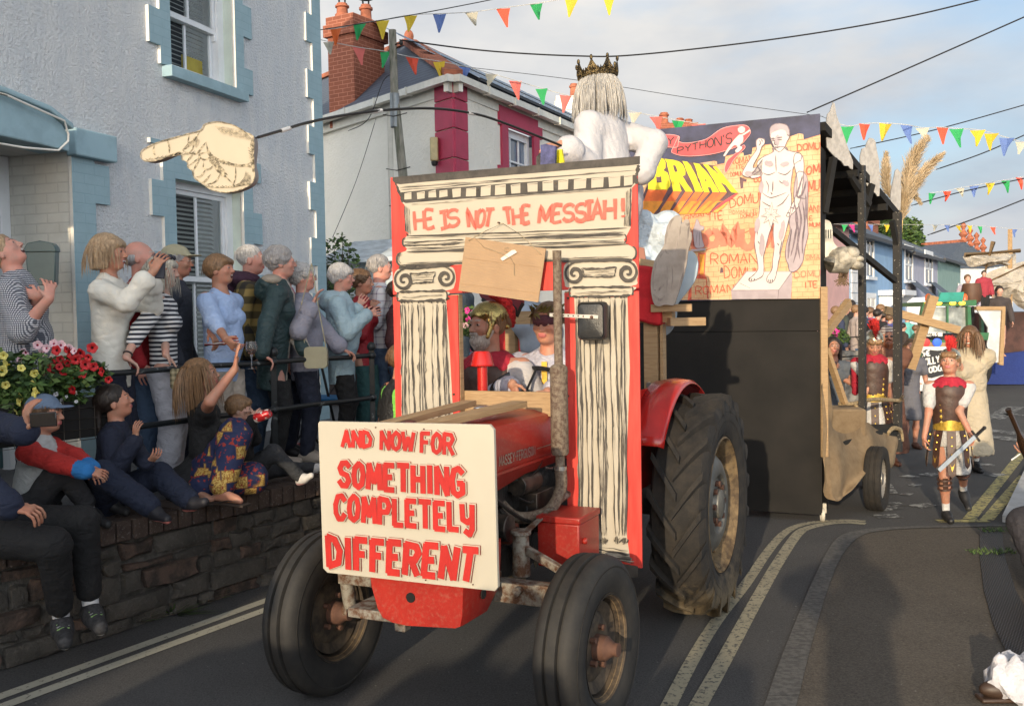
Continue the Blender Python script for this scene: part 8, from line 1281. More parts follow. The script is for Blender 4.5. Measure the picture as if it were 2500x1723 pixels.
J=person('small child in black fleece drinking from a can beside the waving woman',(-1.76,6.50,.62),1.04,80,pelvis=.075,lean=(-6,0),look=(6,2),sk='fair',child=True,hs=.17,mouth='shut',hair=dict(style='short',m=HLB,t=.06,fringe=True,fh=.36),seed=35,vx=.0064,legs={'R':(G(735,1165,.69),(.1,-.2,1),(.8,-.5,.5)),'L':(G(770,1140,.69),(.1,.2,1),(.9,-.2,.5))},arms={'R':(P(618,1022,6.25),(.3,-.3,-1)),'L':(P(610,1025,6.4),(-.3,.3,-1))},hands={'R':dict(d=(.6,.2,.6),n=(.2,.8,0),curl=.7)},top=dict(m=cl('black fleece',(.014,.014,.015),.95),e=.020,hemrel=-.02,se=.018),bottom=dict(m=cl('charcoal leggings',(.03,.032,.036)),e=.010),shoes=dict(m=mat('white velcro shoe',(.5,.48,.46),.6),sole=mat('rose sole',(.45,.25,.25),.6),sock=mat('pink sock',(.5,.2,.26),.8),sl=.3))
n=NT('drinks can',.3,.5);z=n.sep(n.tc.outputs['Object'],2);n.base(n.mix(n.step(n.noise(n.tc.outputs['Object'],30,2),.56),(.45,.02,.025),(.6,.6,.6)));M_can=n.m
def can(loc,rot,lab):mb=MB();mb.lathe([(.022,0),(.029,.006),(.031,.012),(.031,.095),(.026,.106),(.025,.109),(.022,.105),(0,.105)],n=20,m=0);o=prop('drinks_can',mb,M_can,lab,'can',loc,'red drinks cans');o.rotation_euler=rot
can(P(622,1022,6.16),(R(10),R(70),0),'red and silver drinks can at the small child\'s mouth');can(G(118,1278,.622),(0,0,0),'red drinks can standing on the wall behind the seated man')
g0=G(738,1106,.62);mb=MB();mb.lathe([(.028,0),(.042,.004),(.045,.03),(.045,.05),(.041,.085),(.040,.09),(.036,.088),(.036,.02),(0,.02)],n=24);mb.tube([(.04,0,.07),(.065,0,.06),(.065,0,.04),(.043,0,.03)],.005,6);prop('pink_mug',mb,mat('pink glaze',(.55,.16,.17),.3,var=.1),'pink mug standing on the terrace beside the shoes','mug',(g0.x,g0.y,.615))
g0=G(488,1222,.64);mb=MB();mb.box2((-.07,-.05,0),(.07,.05,.006));[mb.box2(a,b)for a,b in(((-.07,-.05,.006),(.07,-.045,.035)),((-.07,.045,.006),(.07,.05,.035)),((-.07,-.044,.006),(-.065,.044,.035)),((.065,-.044,.006),(.07,.044,.035)))];prop('food_tray',mb,mat('kraft tray',(.30,.19,.07),.8),'small brown kraft food tray on the wall beside the flip flops','tray',(g0.x,g0.y,.622),smooth=False)
g0=P(800,960,8.55);ch_=empty('folding_chair',(g0.x,g0.y,TZ),R(-20),'folding camp chair with blue seat behind the rail','chair');mb=MB();mb.box2((-.22,-.2,.40),(.22,.2,.43));mb.build('seat',cl('blue nylon',(.02,.18,.42)),ch_,bevel=.01);mb=MB();[mb.tube(a,.012,8)for a in(((-.24,-.22,0),(.2,.2,.8)),((.24,-.22,0),(-.2,.2,.8)),((-.24,.22,0),(-.2,-.2,.42)),((.24,.22,0),(.2,-.2,.42)))];mb.build('frame',M_eng,ch_)
def leather_paint(cen,J):return np.zeros(len(cen),int)
GOLD=mat('gold trim',(.55,.36,.06),.35,.6,var=.2,vs=30);LEA=mat('brown leatherette',(.055,.026,.018),.5,var=.2,vs=20,bump=.2);CAPE=cl('crimson cape',(.34,.012,.03));GOLDH=mat('brassy helmet',(.42,.31,.11),.22,.9,var=.15,vs=20,bump=.35,bs=70)
def breastplate(J,studs=True,strips=False):
 H,ch,Pv,up,rgt,fw,B_=[J[k]for k in('H','ch','P','up','rgt','fw','B')];r=.068*H*B_+.030
 def f(g):g.cap(Pv+up*.05*H,ch-up*.045*H,r*.98,r*1.13,k=.03,sq=(fw,.80));g.cut(Pv+up*.035*H,-up);g.cut(ch+up*.005*H,up)
 piece(J,'breastplate',LEA,f,.008,(.004,20));mb=MB()
 for sg in(-1,1):
  for i in range(6):
   x=sg*.052*H;p=Pv+up*(.075+i*.034)*H+rgt*x;d=r*.80*math.sqrt(max(.05,1-(x/(r*1.05))**2));c=p+fw*(d*1.02+.004);s_=.0095*H;mb.add([c+rgt*s_,c+up*s_*1.4,c-rgt*s_,c-up*s_*1.4,c+fw*.004],[(0,1,4),(1,2,4),(2,3,4),(3,0,4)])
 mb.build('studs',GOLD,J['rt'],smooth=False)
def cape_collar(J,m=None,drop=.10):
 nk,up,fw,rgt,H=[J[k]for k in('nk','up','fw','rgt','H')]
 def f(g):
  for x in np.arange(0,6.28,.5):a=nk-up*.005*H+rgt*math.sin(x)*.045*H+fw*math.cos(x)*.042*H;b=nk-up*.035*H+rgt*math.sin(x)*.098*H+fw*(math.cos(x)*.065*H-.01);g.cap(a,b,.020*H,.016*H,k=.02)
  if drop:g.cap(J['S']['R']-up*.0,J['S']['R']-up*drop*H-fw*.03*H,.032*H,.02*H,k=.03)
 piece(J,'cape',m or CAPE,f,.0075,(.004,60),7)
def helmet(J,crest=True,m=None,cheek=True,side=False):
 hp,hh,RM=J['hp'],J['hh'],J['RM'];mm=m or GOLDH
 def f(g):g.ell(hp(0,-.10,.20),(.38*hh,.47*hh,.38*hh),.01,RM);g.ell(hp(0,.42,-.14),(.36*hh,.42*hh,.35*hh),.012,RM,sub=True);g.ell(hp(0,0,-.45),(.7*hh,.8*hh,.42*hh),.01,RM,sub=True);g.cap(hp(-.3,.25,.26),hp(.3,.25,.26),.05*hh,k=.02);g.cap(hp(-.28,-.42,-.02),hp(.28,-.42,-.02),.05*hh,k=.02)
 if cheek:
  def f2(g):f(g);[g.cap(hp(s_*.34,.10,.05),hp(s_*.30,.20,-.26),.06*hh,.045*hh,k=.02)for s_ in(-1,1)]
  piece(J,'helmet',mm,f2,.0055)
 else:piece(J,'helmet',mm,f,.006,(.002,200))
 if crest:
  mb=MB();rd=random.Random(4)
  for i in range(420):
   t=rd.uniform(0,1);a=R(22+165*t)if side else R(22+150*t);c=hp(rd.uniform(-.05,.05),-.10+.42*math.cos(a),.22+.44*math.sin(a));o_=(c-hp(0,-.10,.18)).normalized();L_=.30*hh*rd.uniform(.7,1.2)*(1.2 if t>.2 else .7);d=(o_+Vector((rd.uniform(-.3,.3),rd.uniform(-.3,.3),rd.uniform(-.3,.1)))).normalized();s_=Vector((rd.uniform(-1,1),rd.uniform(-1,1),0)).normalized()*.004;e=c+d*L_;mb.add([c-s_,c+s_,e+s_*1.5,e-s_*1.5],[(0,1,2,3)])
  mb.build('crest',mat('red feather crest',(.55,.03,.03),.9,var=.25,vs=20),J['rt'],smooth=False)
def beard(J,m,L_=.2,w_=.2):hp,hh,RM=J['hp'],J['hh'],J['RM'];piece(J,'beard',m,lambda g:(g.ell(hp(0,.16,-.36),(w_*hh,.19*hh,.16*hh),.01,RM),g.cap(hp(0,.2,-.4),hp(0,.22,-.4-L_),.15*hh,.06*hh,k=.05),[g.cap(hp(s_*.26,.06,-.12),hp(s_*.14,.2,-.36),.06*hh,.09*hh,k=.03)for s_ in(-1,1)],g.cap(hp(-.09,.38,-.195),hp(.09,.38,-.195),.028*hh,k=.02),g.ell(hp(0,.42,-.245),(.075*hh,.05*hh,.03*hh),.01,RM,sub=True)),.0058,(.005,150),3)
q=P(1190,752,5.75);hz_=q.z;H_=1.80;J=person('bearded man in centurion costume with brass headpiece and crimson cape on the tractor',(q.x+.02,q.y,hz_-.97),H_,212,pelvis=.12,lean=(2,0),look=(18,2),sk='lit',build=1.15,mouth='smile',brow='grey',hair=dict(style='short',m=HLB,t=.04),seed=41,group='people on the tractor',vx=.0055,legs={'R':((q.x-.3,q.y-.5,.75),(-.3,-1,.3),(-.3,-1,0)),'L':((q.x-.1,q.y-.55,.75),(-.3,-1,.3),(-.3,-1,0))},arms={'L':(P(1228,1015,5.45),(-.6,-.4,-1)),'R':(P(1120,1015,5.6),(.8,0,-1))},top=dict(m=cl('white tunic',(.44,.42,.42)),e=.020,sleeve=.55,se=.022),bottom=dict(m=BLK),extra=lambda J:(breastplate(J),cape_collar(J),helmet(J,crest=False),beard(J,hairmat('grey beard',(.42,.37,.32)),.12)))
piece(J,'crest',mat('red crest plume',(.5,.02,.02),.95,var=.3,vs=30,bump=1,bs=60,bdist=.02),lambda g:[g.cap(J['hp'](0,-.10+.52*math.cos(R(a)),.20+.50*math.sin(R(a))),J['hp'](0,-.12+.66*math.cos(R(a)),.20+.62*math.sin(R(a))),.05*J['hh'],.06*J['hh'],k=.02)for a in range(95,205,10)],.007,(.008,120))
q=P(1338,742,5.75);J=person('tractor driver in white satin tunic with gold trim and laurel wreath, hands on the wheel',(q.x+.03,q.y+.06,q.z-.92),1.72,198,pelvis=.10,lean=(8,0),look=(6,-4),sk='lit',build=1.1,mouth='shut',hair=dict(style='short',m=HBR,t=.03),seed=42,group='people on the tractor',vx=.0055,legs={'R':((q.x-.3,q.y-.75,.45),(-.3,-1,.0),(-.3,-1,0)),'L':((q.x+.1,q.y-.8,.45),(-.3,-1,.0),(-.3,-1,0))},arms={'R':(P(1252,938,5.36),(.8,.0,-1)),'L':(P(1335,958,5.22),(-.9,0,-1))},hands={'R':dict(d=(.25,-.35,-.75),n=(.75,.2,-.3),curl=.7),'L':dict(d=(-.3,-.3,-.5),n=(-.7,.3,-.3),curl=.8)},top=dict(m=cl('white satin',(.42,.42,.49),.32,var=.05),e=.030,sleeve=.88,se=.034,wr=(0.0068,39),neck=.012),bottom=dict(m=BLK))
mb=MB();H,nk,up,fw,rgt=[J[k]for k in('H','nk','up','fw','rgt')];a=nk+fw*.075*H-up*.02*H;b=J['P']+fw*.088*H+up*.03*H;mb.bar(a,a.lerp(b,.5)+fw*.02,.032,.006,up=fw);mb.bar(a.lerp(b,.5)+fw*.02,b,.032,.006,up=fw);mb.build('gold_trim',GOLD,J['rt'],smooth=False)
def leaves_ring(J,z,m1,n_=26,open_=True):
 mb=MB();hp,hh=J['hp'],J['hh'];rd=random.Random(2)
 for i in range(n_):
  a=2*math.pi*i/n_;c=hp(.37*math.cos(a),-.08+.44*math.sin(a),z+rd.uniform(-.05,.05));d=(hp(math.cos(a+.9)*.5,-.08+math.sin(a+.9)*.5,z+.35*rd.choice((-.5,1)))-c).normalized();o_=(c-hp(0,-.08,z)).normalized();s_=d.cross(o_)*.014;mb.add([c,c+d*.03+s_,c+d*.075+o_*.02,c+d*.03-s_],[(0,1,2,3)])
 mb.build('laurel_wreath',m1,J['rt'],smooth=False)
leaves_ring(J,.26,mat('olive gold leaves',(.13,.11,.03),.4,.4));piece(J,'upper_face_piece',cl('plum face piece',(.07,.02,.03)),lambda g:(g.ell(J['hp'](0,.10,.08),(.31*J['hh'],.33*J['hh'],.20*J['hh']),.01,J['RM']),),.0055)  # dark plum ellipsoid over the driver's forehead, eyes and nose
q=P(1483,178,6.35);zt=q.z;J=person('crowned figure with long silver hair and white blouse seated high, holding the rod',(q.x+.03,q.y-.02,zt-.925),1.78,304,pelvis=.10,lean=(9,0),look=(12,-6),tilt=-2,sk='tan',female=True,build=1.1,mouth='shut',hair=dict(style='long',m=HSIL,len=.72,t=.05,strands=620,flare=.9,sr=1.2,fh=.40),seed=43,group='people on the tractor',vx=.0055,legs={'L':((q.x-.5,q.y+.2,zt-1.1),(-1,.3,.3),(-1,.2,0)),'R':((q.x+.1,q.y+.4,zt-1.1),(.2,1,.3),(0,1,0))},arms={'L':(P(1372,352,5.98),(-.3,-.1,-1)),'R':(P(1556,440,6.3),(.3,-1.5,.3))},hands={'L':dict(d=(-.75,-.2,-.1),n=(.2,.3,-.7),curl=.85),'R':dict(d=(-.3,-.1,-.8),n=(-.5,0,0),curl=.4)},top=dict(m=cl('sheer white blouse',(.47,.46,.475),.75,var=.03,cr=.22),e=.052,hemrel=-.06,sleeve=.90,se=.048,cuff=1,flare=.10,wr=(.006,26),neck=.002),bottom=dict(m=cl('white robe',(.42,.39,.41),var=.03),e=.040,wr=(0.0068,27)))
hp,hh=J['hp'],J['hh'];mb=MB();n_=72;base=[];
for i in range(n_):
 a=2*math.pi*i/n_;k_=(a/(2*math.pi)*8)%1;tri=1-abs(k_-.5)*2;hgt=.11+.30*tri**1.6+(.06 if int(a/(2*math.pi)*8)%2 else 0)*tri**3;ca_,sa_=math.cos(a),math.sin(a)
 base+=[hp(.44*ca_,-.11+.50*sa_,.26),hp(.45*ca_,-.11+.515*sa_,.32),hp(.465*ca_,-.11+.53*sa_,.26+.14),hp(.50*ca_,-.11+.57*sa_,.27+hgt),hp(.485*ca_,-.11+.555*sa_,.27+hgt),hp(.43*ca_,-.11+.49*sa_,.26)]
mb.add(base,[(i*6+j,((i+1)%n_)*6+j,((i+1)%n_)*6+j+1,i*6+j+1)for i in range(n_)for j in range(5)])
for i in range(8):a=2*math.pi*(i+.5)/8;c=hp(.50*math.cos(a),-.11+.57*math.sin(a),.69);mb.ell(c,(.010,.010,.018))
for i in range(40):a=2*math.pi*i/40;mb.ell(hp(.452*math.cos(a),-.11+.52*math.sin(a),.30),(.005,.005,.005),6,4)
for i in range(16):
 a=2*math.pi*i/16;mb.tube([hp(.478*math.cos(a+s_*.10),-.11+.545*math.sin(a+s_*.10),.40+.07*math.sin(s_*5))for s_ in np.linspace(-1.3,1.3,9)],.0035,5)
n=NT('antiqued crown',.35,.8);a_=n.noise(n.tc.outputs['Object'],60,6,.7);n.base(n.ramp(a_,.42,(.02,.017,.014),.6,(.20,.145,.065)));n.bump(a_,.8,.01);mb.build('crown',n.m,J['rt'])
# ================================================================ STREET PROCESSION, CROWD, BUNTING AND EDGES
def belt(J,wz=.03):
 H,Pv,up,fw,rgt,B_=[J[k]for k in('H','P','up','fw','rgt','B')];r=.066*H*B_+.030;mb=MB();q=[];N_=28
 for i in range(N_):
  a=2*math.pi*i/N_;d=rgt*math.sin(a)*r+fw*math.cos(a)*r*.82;pk=.022*H*max(0,math.cos(a))**6;q+=[Pv+up*wz*H+d*.99,Pv+up*wz*H+d*1.03,Pv+up*((wz+.038)*H+pk)+d*1.03,Pv+up*((wz+.038)*H+pk)+d*.99]
 mb.add(q,[(i*4+j,((i+1)%N_)*4+j,((i+1)%N_)*4+(j+1)%4,i*4+(j+1)%4)for i in range(N_)for j in range(4)]);mb.build('belt',GOLD,J['rt'])
 for a,L_ in((0,.25),(.75,.2),(-.75,.2),(1.5,.2),(-1.5,.2),(2.6,.2),(-2.6,.2)):
  d=rgt*math.sin(a)+fw*math.cos(a)*.85;p=Pv+up*wz*H+d*r*1.04;e=p+d*.05-up*L_*H;mb=MB();s_=up.cross(d).normalized()*.024*H;m_=(p+e)/2+d*.012;mb.add([p-s_,p+s_,m_+s_,m_-s_,e+s_*.9,e-s_*.9,e-up*.02*H],[(0,1,2,3),(3,2,4,5),(5,4,6)]);o=mb.build('strap',LEA,J['rt'],smooth=False);sm=o.modifiers.new('s','SOLIDIFY');sm.thickness=.004
  mb=MB();t_=e.lerp(p,.12);mb.add([t_+d*.008+s_*.6+up*.05,t_+d*.008+s_*.2-up*.0+up*.02,t_+d*.008-s_*.2+up*.02,t_+d*.008-s_*.6+up*.05,t_+d*.01-up*.02],[(0,1,4),(1,2,4),(2,3,4)]);[mb.ell(p.lerp(e,k_)+d*.012,(.008,.004,.008),6,4)for k_ in(.15,.35,.55)];mb.build('strap_trim',GOLD,J['rt'],smooth=False)
def soldier(label,px,pyt,y,face,look,seed,arms,legs=None,hands=None,crest_m=None,side=False,helm=None,mouth='shut',**k):
 def ex(J):breastplate(J);belt(J);cape_collar(J,drop=k.get('drop',0));helmet(J,True,helm or mat('silver brass helmet',(.5,.46,.36),.25,.85,var=.35,vs=30,bump=.3,bs=50),cheek=False,side=side)
 return stand(label,px,pyt,y,0,face,look=look,sk='lit',child=True,hs=.150,mouth=mouth,hair=dict(style='short',m=HLB,t=.05,fringe=True,fh=.34),seed=seed,group='costumed walkers',vx=.0078,arms=arms,legs=legs,hands=hands,top=dict(m=cl('white costume',(.46,.45,.44)),e=.010,hem=.46,sleeve=.34,se=.014,wr=(.006,30)),bottom=dict(kind='skirt',hem=.285,m=cl('white costume',(.50,.49,.48)),fl=1.25,wr=(0.0050,39),e=.02),shoes=dict(m=SHB['m'],sole=SHB['sole'],sock=mat('white ankle sock',(.6,.6,.6),.9),sl=.25,k=1.05),extra=ex)
q=P(2330,1100,7.8);J=soldier('boy in Roman soldier costume with red crest walking towards us, toy sword in hand',2318,862,8.15,196,(18,12),51,{'L':(P(2370,1060,7.7),(.6,.3,-.6)),'R':(P(2256,1070,7.8),(-.6,.4,-.5))},legs={'R':(G(2310,1252,.06),(0,-1,0),(-.15,-1,-.05)),'L':(P(2352,1200,8.25),(.1,-1,0),(-.05,-.9,-.7))},hands={'L':dict(d=(.1,-.3,-1),n=(-.6,0,0),curl=1.),'R':dict(d=(0,0,-1),n=(.7,0,0),curl=.8)},side=True)
for s_ in 'RL':
 kn,an=J['L'][s_][1],J['L'][s_][2];mb=MB();dd=(an-kn).normalized();x_,y_,_=frame(dd);[mb.tube([kn+dd*t+x_*.050*math.cos(a)+y_*.052*math.sin(a)for a in np.linspace(0,6.28,13)],.009,6,caps=False)for t in(.03,.07,.11)];mb.bar(kn+dd*.02+J['fw']*.052,kn+dd*.13+J['fw']*.05,.04,.006,up=J['fw']);mb.build('shin_strap',LEA,J['rt'])
a,b=P(2382,1064,7.55),P(2292,1148,7.45);mb=MB();o_=(b-a).normalized();mb.bar(Vector(),b-a,.032,.006,up=(0,-1,0),m=0);mb.bar(-o_*.09,Vector(),.018,.018,m=1);sd=o_.cross(Vector((0,1,0))).normalized();mb.bar(-sd*.05,sd*.05,.018,.014,m=1);mb.ell(-o_*.1,(.015,.015,.015),m=1);o=mb.build('toy_sword',[mat('grey plastic blade',(.30,.34,.38),.35),M_eng],loc=a,smooth=False);tag(o,'grey toy sword held point down by the boy soldier','sword')
J=soldier('young soldier costumed with plumed helmet looking down, seen between the canopy posts',2131,812,9.95,192,(0,-28),52,{'R':(P(2098,985,9.6),(-.8,.3,-.5)),'L':(P(2178,985,9.8),(.8,.4,-.4))},hands={'R':dict(curl=.8),'L':dict(curl=.8)},drop=.2)
J=stand('young woman with long dark hair in grey dress walking beside the timber',2034,826,10.6,0,186,look=(0,4),sk='lit',female=True,mouth='shut',hair=dict(style='long',m=HDK,len=.9,t=.05,fh=.46),seed=53,group='costumed walkers',vx=.009,arms={'R':(P(2032,908,10.2),(-.6,.2,-.8)),'L':(P(2040,915,10.25),(.7,.3,-.8))},top=dict(m=cl('slate dress',(.10,.115,.14)),e=.022,hem=.5,sleeve=.2,neck=.02),bottom=dict(kind='skirt',hem=.29,m=cl('slate dress',(.10,.115,.14)),fl=1.3,wr=(0.0060,39)),shoes=SHB)
J=stand('man with long red beard, striped headcloth and sunglasses in brown robe',2166,800,11.3,0,190,look=(0,0),sk='lit',build=1.15,mouth='shut',seed=54,group='costumed walkers',vx=.009,arms={'R':(P(2168,872,10.9),(-.6,.2,-.8)),'L':(P(2205,885,10.9),(.7,.3,-.8))},hands={'L':dict(d=(-.9,0,.3),curl=.8),'R':dict(d=(-.7,0,.5),curl=.8)},top=dict(m=cl('brown robe',(.13,.055,.035)),e=.045,hem=.4,se=.05,wr=(0.0090,33)),bottom=dict(kind='skirt',hem=.10,m=cl('brown robe',(.13,.055,.035)),fl=1.5,e=.04,wr=(0.0090,31)),shoes=dict(m=mat('brown sandal',(.10,.04,.025),.6)),extra=lambda J:(beard(J,hairmat('auburn beard',(.20,.06,.025)),.75,.24),piece(J,'headcloth',stripes('headcloth stripes',(.14,.09,.09),(.50,.44,.40),34.,.45),lambda g:(g.ell(J['hp'](0,-.08,.18),(.37*J['hh'],.45*J['hh'],.38*J['hh']),.01,J['RM']),[g.cap(J['hp'](s_*.30,-.1,.1),J['hp'](s_*.36,.0,-.85),.10*J['hh'],.14*J['hh'],k=.03)for s_ in(-1,1)],g.ell(J['hp'](0,.42,-.2),(.33*J['hh'],.42*J['hh'],.42*J['hh']),.01,J['RM'],sub=True)),.009),piece(J,'sunglasses',mat('dark lens',(.02,.02,.03),.15),lambda g:[g.ell(J['hp'](s_*.14,.42,0),(.10*J['hh'],.03*J['hh'],.07*J['hh']),.005,J['RM'])for s_ in(-1,1)],.006)))
J=stand('woman in dark grey tunic behind the robed bearded man, supporting the cross',2222,830,12.6,0,190,sk='lit',female=True,mouth='shut',hair=dict(style='long',m=HBR,len=.5),seed=55,group='costumed walkers',vx=.011,top=dict(m=cl('dark grey tunic',(.12,.12,.14)),e=.025,sleeve=.3),bottom=dict(kind='skirt',hem=.27,m=cl('dark grey tunic',(.12,.12,.14)),wr=(0.0060,39)),shoes=dict(m=mat('brown sandal',(.10,.04,.025),.6)))
J=stand('woman with long curly brown hair in loose cream robe walking behind the boy soldier',2368,802,10.75,0,198,look=(20,-6),sk='lit',female=True,build=1.15,mouth='smile',hair=dict(style='long',m=HBR,len=.95,t=.10,strands=150,flare=1.1,sr=1.6,fh=.5),seed=56,group='costumed walkers',vx=.009,arms={'R':(P(2335,905,10.3),(-.6,.2,-.9)),'L':(P(2352,900,10.3),(.9,.2,-.7))},hands={'R':dict(d=(-.2,0,.9),curl=.5)},top=dict(m=cl('cream robe',(.40,.34,.245)),e=.045,hem=.42,se=.07,sleeve=.85,wr=(0.0090,31)),bottom=dict(kind='skirt',hem=.13,m=cl('cream robe',(.40,.34,.245)),fl=1.5,e=.045,wr=(0.0090,31)),shoes=dict(m=SHB['m'],boot=1,sock=WHT,sl=.3))
cr0=P(2250,800,11.0);mb=MB();mb.bar(P(2279,722,11.0)-cr0,P(2222,900,11.1)-cr0,.10,.07,up=(0,1,0));mb.bar(P(2160,756,10.9)-cr0,P(2340,806,10.95)-cr0,.085,.07,up=(0,1,0));o=mb.build('wooden_cross',M_timb2,loc=cr0,smooth=False);tag(o,'large pale wooden cross carried leaning behind the walkers','cross')
farc=[(2040,750,19.5,(.03,.04,.08),HLB,'navy jacket at the left end, turned away'),(2061,744,20.5,(.05,.06,.05),HBR,'dark olive jacket beside the one in navy'),(2078,735,21.5,(.02,.02,.022),HDK,'black coat behind the pale cardigan'),(2090,747,19.2,(.40,.33,.30),HLB,'pale pink beige cardigan in profile'),(2110,750,20.5,(.04,.05,.10),HDK,'dark blue top beside the first canopy post'),(2124,752,21,(.4,.08,.18),HBR,'bright pink top between the canopy posts'),(2142,757,19.4,(.015,.015,.018),HDK,'large black coat between the canopy posts'),(2158,762,20.2,(.30,.02,.025),HDK,'black and red jacket near the second canopy post'),(2172,768,19.8,(.08,.09,.28),HBR,'royal blue top near the second canopy post'),(2150,745,22,(.10,.10,.10),HLB,'grey coat at the back of the far crowd'),(2215,765,20.2,(.13,.45,.42),HDK,'turquoise top just right of the rear canopy post'),(2203,790,19.4,(.05,.035,.03),HDK,'dark brown jacket in front of the turquoise one'),(2062,738,23,(.2,.16,.14),HG,'taupe coat furthest back'),(2236,795,19,(.05,.10,.06),HBR,'dark green top low beside the green tractor')]
for i,(px,pt_,y,c,hm,lb)in enumerate(farc):stand('distant spectator in '+lb,px,pt_,y,.3,(70,100,60,88)[i%4],sk='fair',mouth='shut',hair=dict(style='short',m=hm,t=.07),seed=60+i,group='distant spectators on the raised pavement',vx=.019,eyes=False,top=dict(m=cl('far coat %d'%i,c),e=.03,hem=.42,wr=(0.0060,33)),bottom=dict(m=DEN))
fr=P(2078,860,17.5);e=empty('far_railing',(fr.x,fr.y,0),0,'thin dark railing in front of the distant spectators','railing');mb=MB();[mb.tube([(-.6,-.2,z),(1.1,.9,z)],.022,6)for z in(.55,.88,1.22)];[mb.tube([(-.6+1.7*t,-.2+1.1*t,0),(-.6+1.7*t,-.2+1.1*t,1.3)],.03,6)for t in(.1,.55,1)];mb.build('bars',M_iron,e)
mb=MB();mb.box2((-1.3,0,0),(1.6,.4,.95));o=mb.build('low_stone_wall',mat('far stone',(.22,.20,.17),.9,var=.4,vs=6,bump=.8,bs=8,bdist=.05),loc=(fr.x,fr.y+.6,0),rz=.5,smooth=False);tag(o,'low stone wall below the distant spectators','wall')
def bloom_mesh(name,m,m2,r):
 mb=MB();N_=20;q=[(0,0,-r*.9)]
 for k_,(rr_,z)in enumerate(((.12,-.75),(.25,-.25),(.75,.0),(1,-.02))):
  for j in range(N_):a=2*math.pi*j/N_;lob=1-.16*abs(math.sin(2.5*a))**3 if k_>1 else 1;q.append((r*rr_*lob*math.cos(a),r*rr_*lob*math.sin(a),r*(z+.10*math.sin(5*a+k_)*(k_>1))))
 mb.add(q,[(0,1+(j+1)%N_,1+j)for j in range(N_)],1);mb.add(q,[(1+k_*N_+j,1+k_*N_+(j+1)%N_,1+(k_+1)*N_+(j+1)%N_,1+(k_+1)*N_+j)for k_ in range(3)for j in range(N_)],0);mb.m[-2*N_*0-3*N_:-2*N_]=[1]*N_;return mb
def petunias(name,label,c,r,blooms,seed,y):
 rt=empty(name,c,0,label,'flowers');rd=random.Random(seed);mb=MB();[leafcloud(mb,(rd.uniform(-.6,.6)*r[0],rd.uniform(-.5,.5)*r[1],rd.uniform(-.6,.5)*r[2]),(r[0]*.5,r[1]*.6,r[2]*.5),170,.026,rd,3)for _ in range(12)];mb.build('foliage',M_lf,rt,smooth=False);pr={}
 for(px,py,mk,s_)in blooms:
  m1,m2=FM[mk]
  if mk not in pr:o=bloom_mesh('bloom',m1,m2,.031).build('bloom',[m1,m2],rt,fix=False);pr[mk]=o
  else:o=pr[mk].copy();link(o);o.parent=rt
  o.location=P(px,py,y-r[1]*.75+rd.uniform(-.03,.04))-Vector(c);o.scale=[s_*rd.uniform(.7,1.15)]*3;o.rotation_euler=(R(90)+rd.uniform(-.5,.4),rd.uniform(-.3,.3),rd.uniform(-.7,.7))
pm_=lambda n,c:mat(n,c,.6,var=.12,vs=30)
FM={'r':(pm_('red petal',(.42,.008,.012)),pm_('red throat',(.08,.003,.01))),'y':(pm_('yellow petal',(.62,.55,.14)),pm_('yellow throat',(.5,.38,.03))),'w':(pm_('pink white petal',(.62,.40,.44)),pm_('magenta stripe',(.35,.02,.08))),'s':(pm_('small white petal',(.6,.6,.62)),pm_('white throat',(.3,.3,.2))),'m':(pm_('magenta petal',(.5,.03,.22)),pm_('pink throat',(.5,.2,.3)))}
c_=P(168,925,5.62);petunias('red_petunias','bushy red petunias trailing from a wire planter hooked on the railing',tuple(c_),(.21,.13,.15),[(125+x,885+yy,'r',1)for x,yy in((0,0),(22,-8),(2,30),(-2,12),(30,22),(48,-20),(36,-32),(60,-6),(70,-22),(90,-12),(84,4),(50,42),(50,66),(20,10),(104,10),(40,2),(-18,40),(-14,62),(122,22),(140,42),(75,28),(12,-30),(100,-36))]+[(x,yy,'w',.9)for x,yy in((92,842),(112,850),(130,838),(148,842),(168,850),(60,862),(48,878),(180,856),(100,862))]+[(x,yy,'s',.42)for x,yy in((110,968),(122,974),(136,962),(150,976),(162,968),(100,958),(186,980),(146,985),(95,975))],3,5.62)
c_=P(42,960,5.38);petunias('yellow_petunias','pale yellow petunias spilling at the left edge beside the red ones',tuple(c_),(.20,.12,.24),[(x,yy,'y',1)for x,yy in((8,868),(12,890),(4,905),(14,940),(52,898),(76,938),(46,970),(45,982),(72,992),(14,995),(6,1010),(14,1030),(4,1044),(84,958),(84,912),(30,1012))],4,5.38)
pl0=W(.30,.40,0);e=empty('wire_planter',(pl0.x,pl0.y,0),math.atan2(WD.y,WD.x),'rusty wire mesh planter hanging on the terrace railing','planter');mb=MB();x0,x1=-.55,.62
for i in range(13):x=x0+(x1-x0)*i/12;mb.tube([(x,-.1,1.06),(x,-.1,1.30)],.0025,4)
for z in np.linspace(1.06,1.3,5):mb.tube([(x0,-.1,z),(x1,-.1,z),(x1,.12,z)],.0025,4)
mb.build('wire_mesh',mat('rusty wire',(.12,.10,.08),.7,.4),e);mb=MB();mb.box2((x0+.02,-.085,1.07),(x1-.02,.12,1.28));mb.build('liner',mat('dark liner',(.012,.011,.010),.95),e,smooth=False)
c_=P(1138,785,7.6);petunias('pink_petunias','pink and white petunias glimpsed through the left of the arch opening',tuple(c_),(.12,.1,.14),[(x,yy,'w' if(x+yy)%2 else 'm',1.1)for x,yy in((1128,765),(1140,758),(1150,770),(1132,780),(1145,785),(1155,778),(1136,795),(1148,800),(1126,800),(1158,762))],5,7.6)
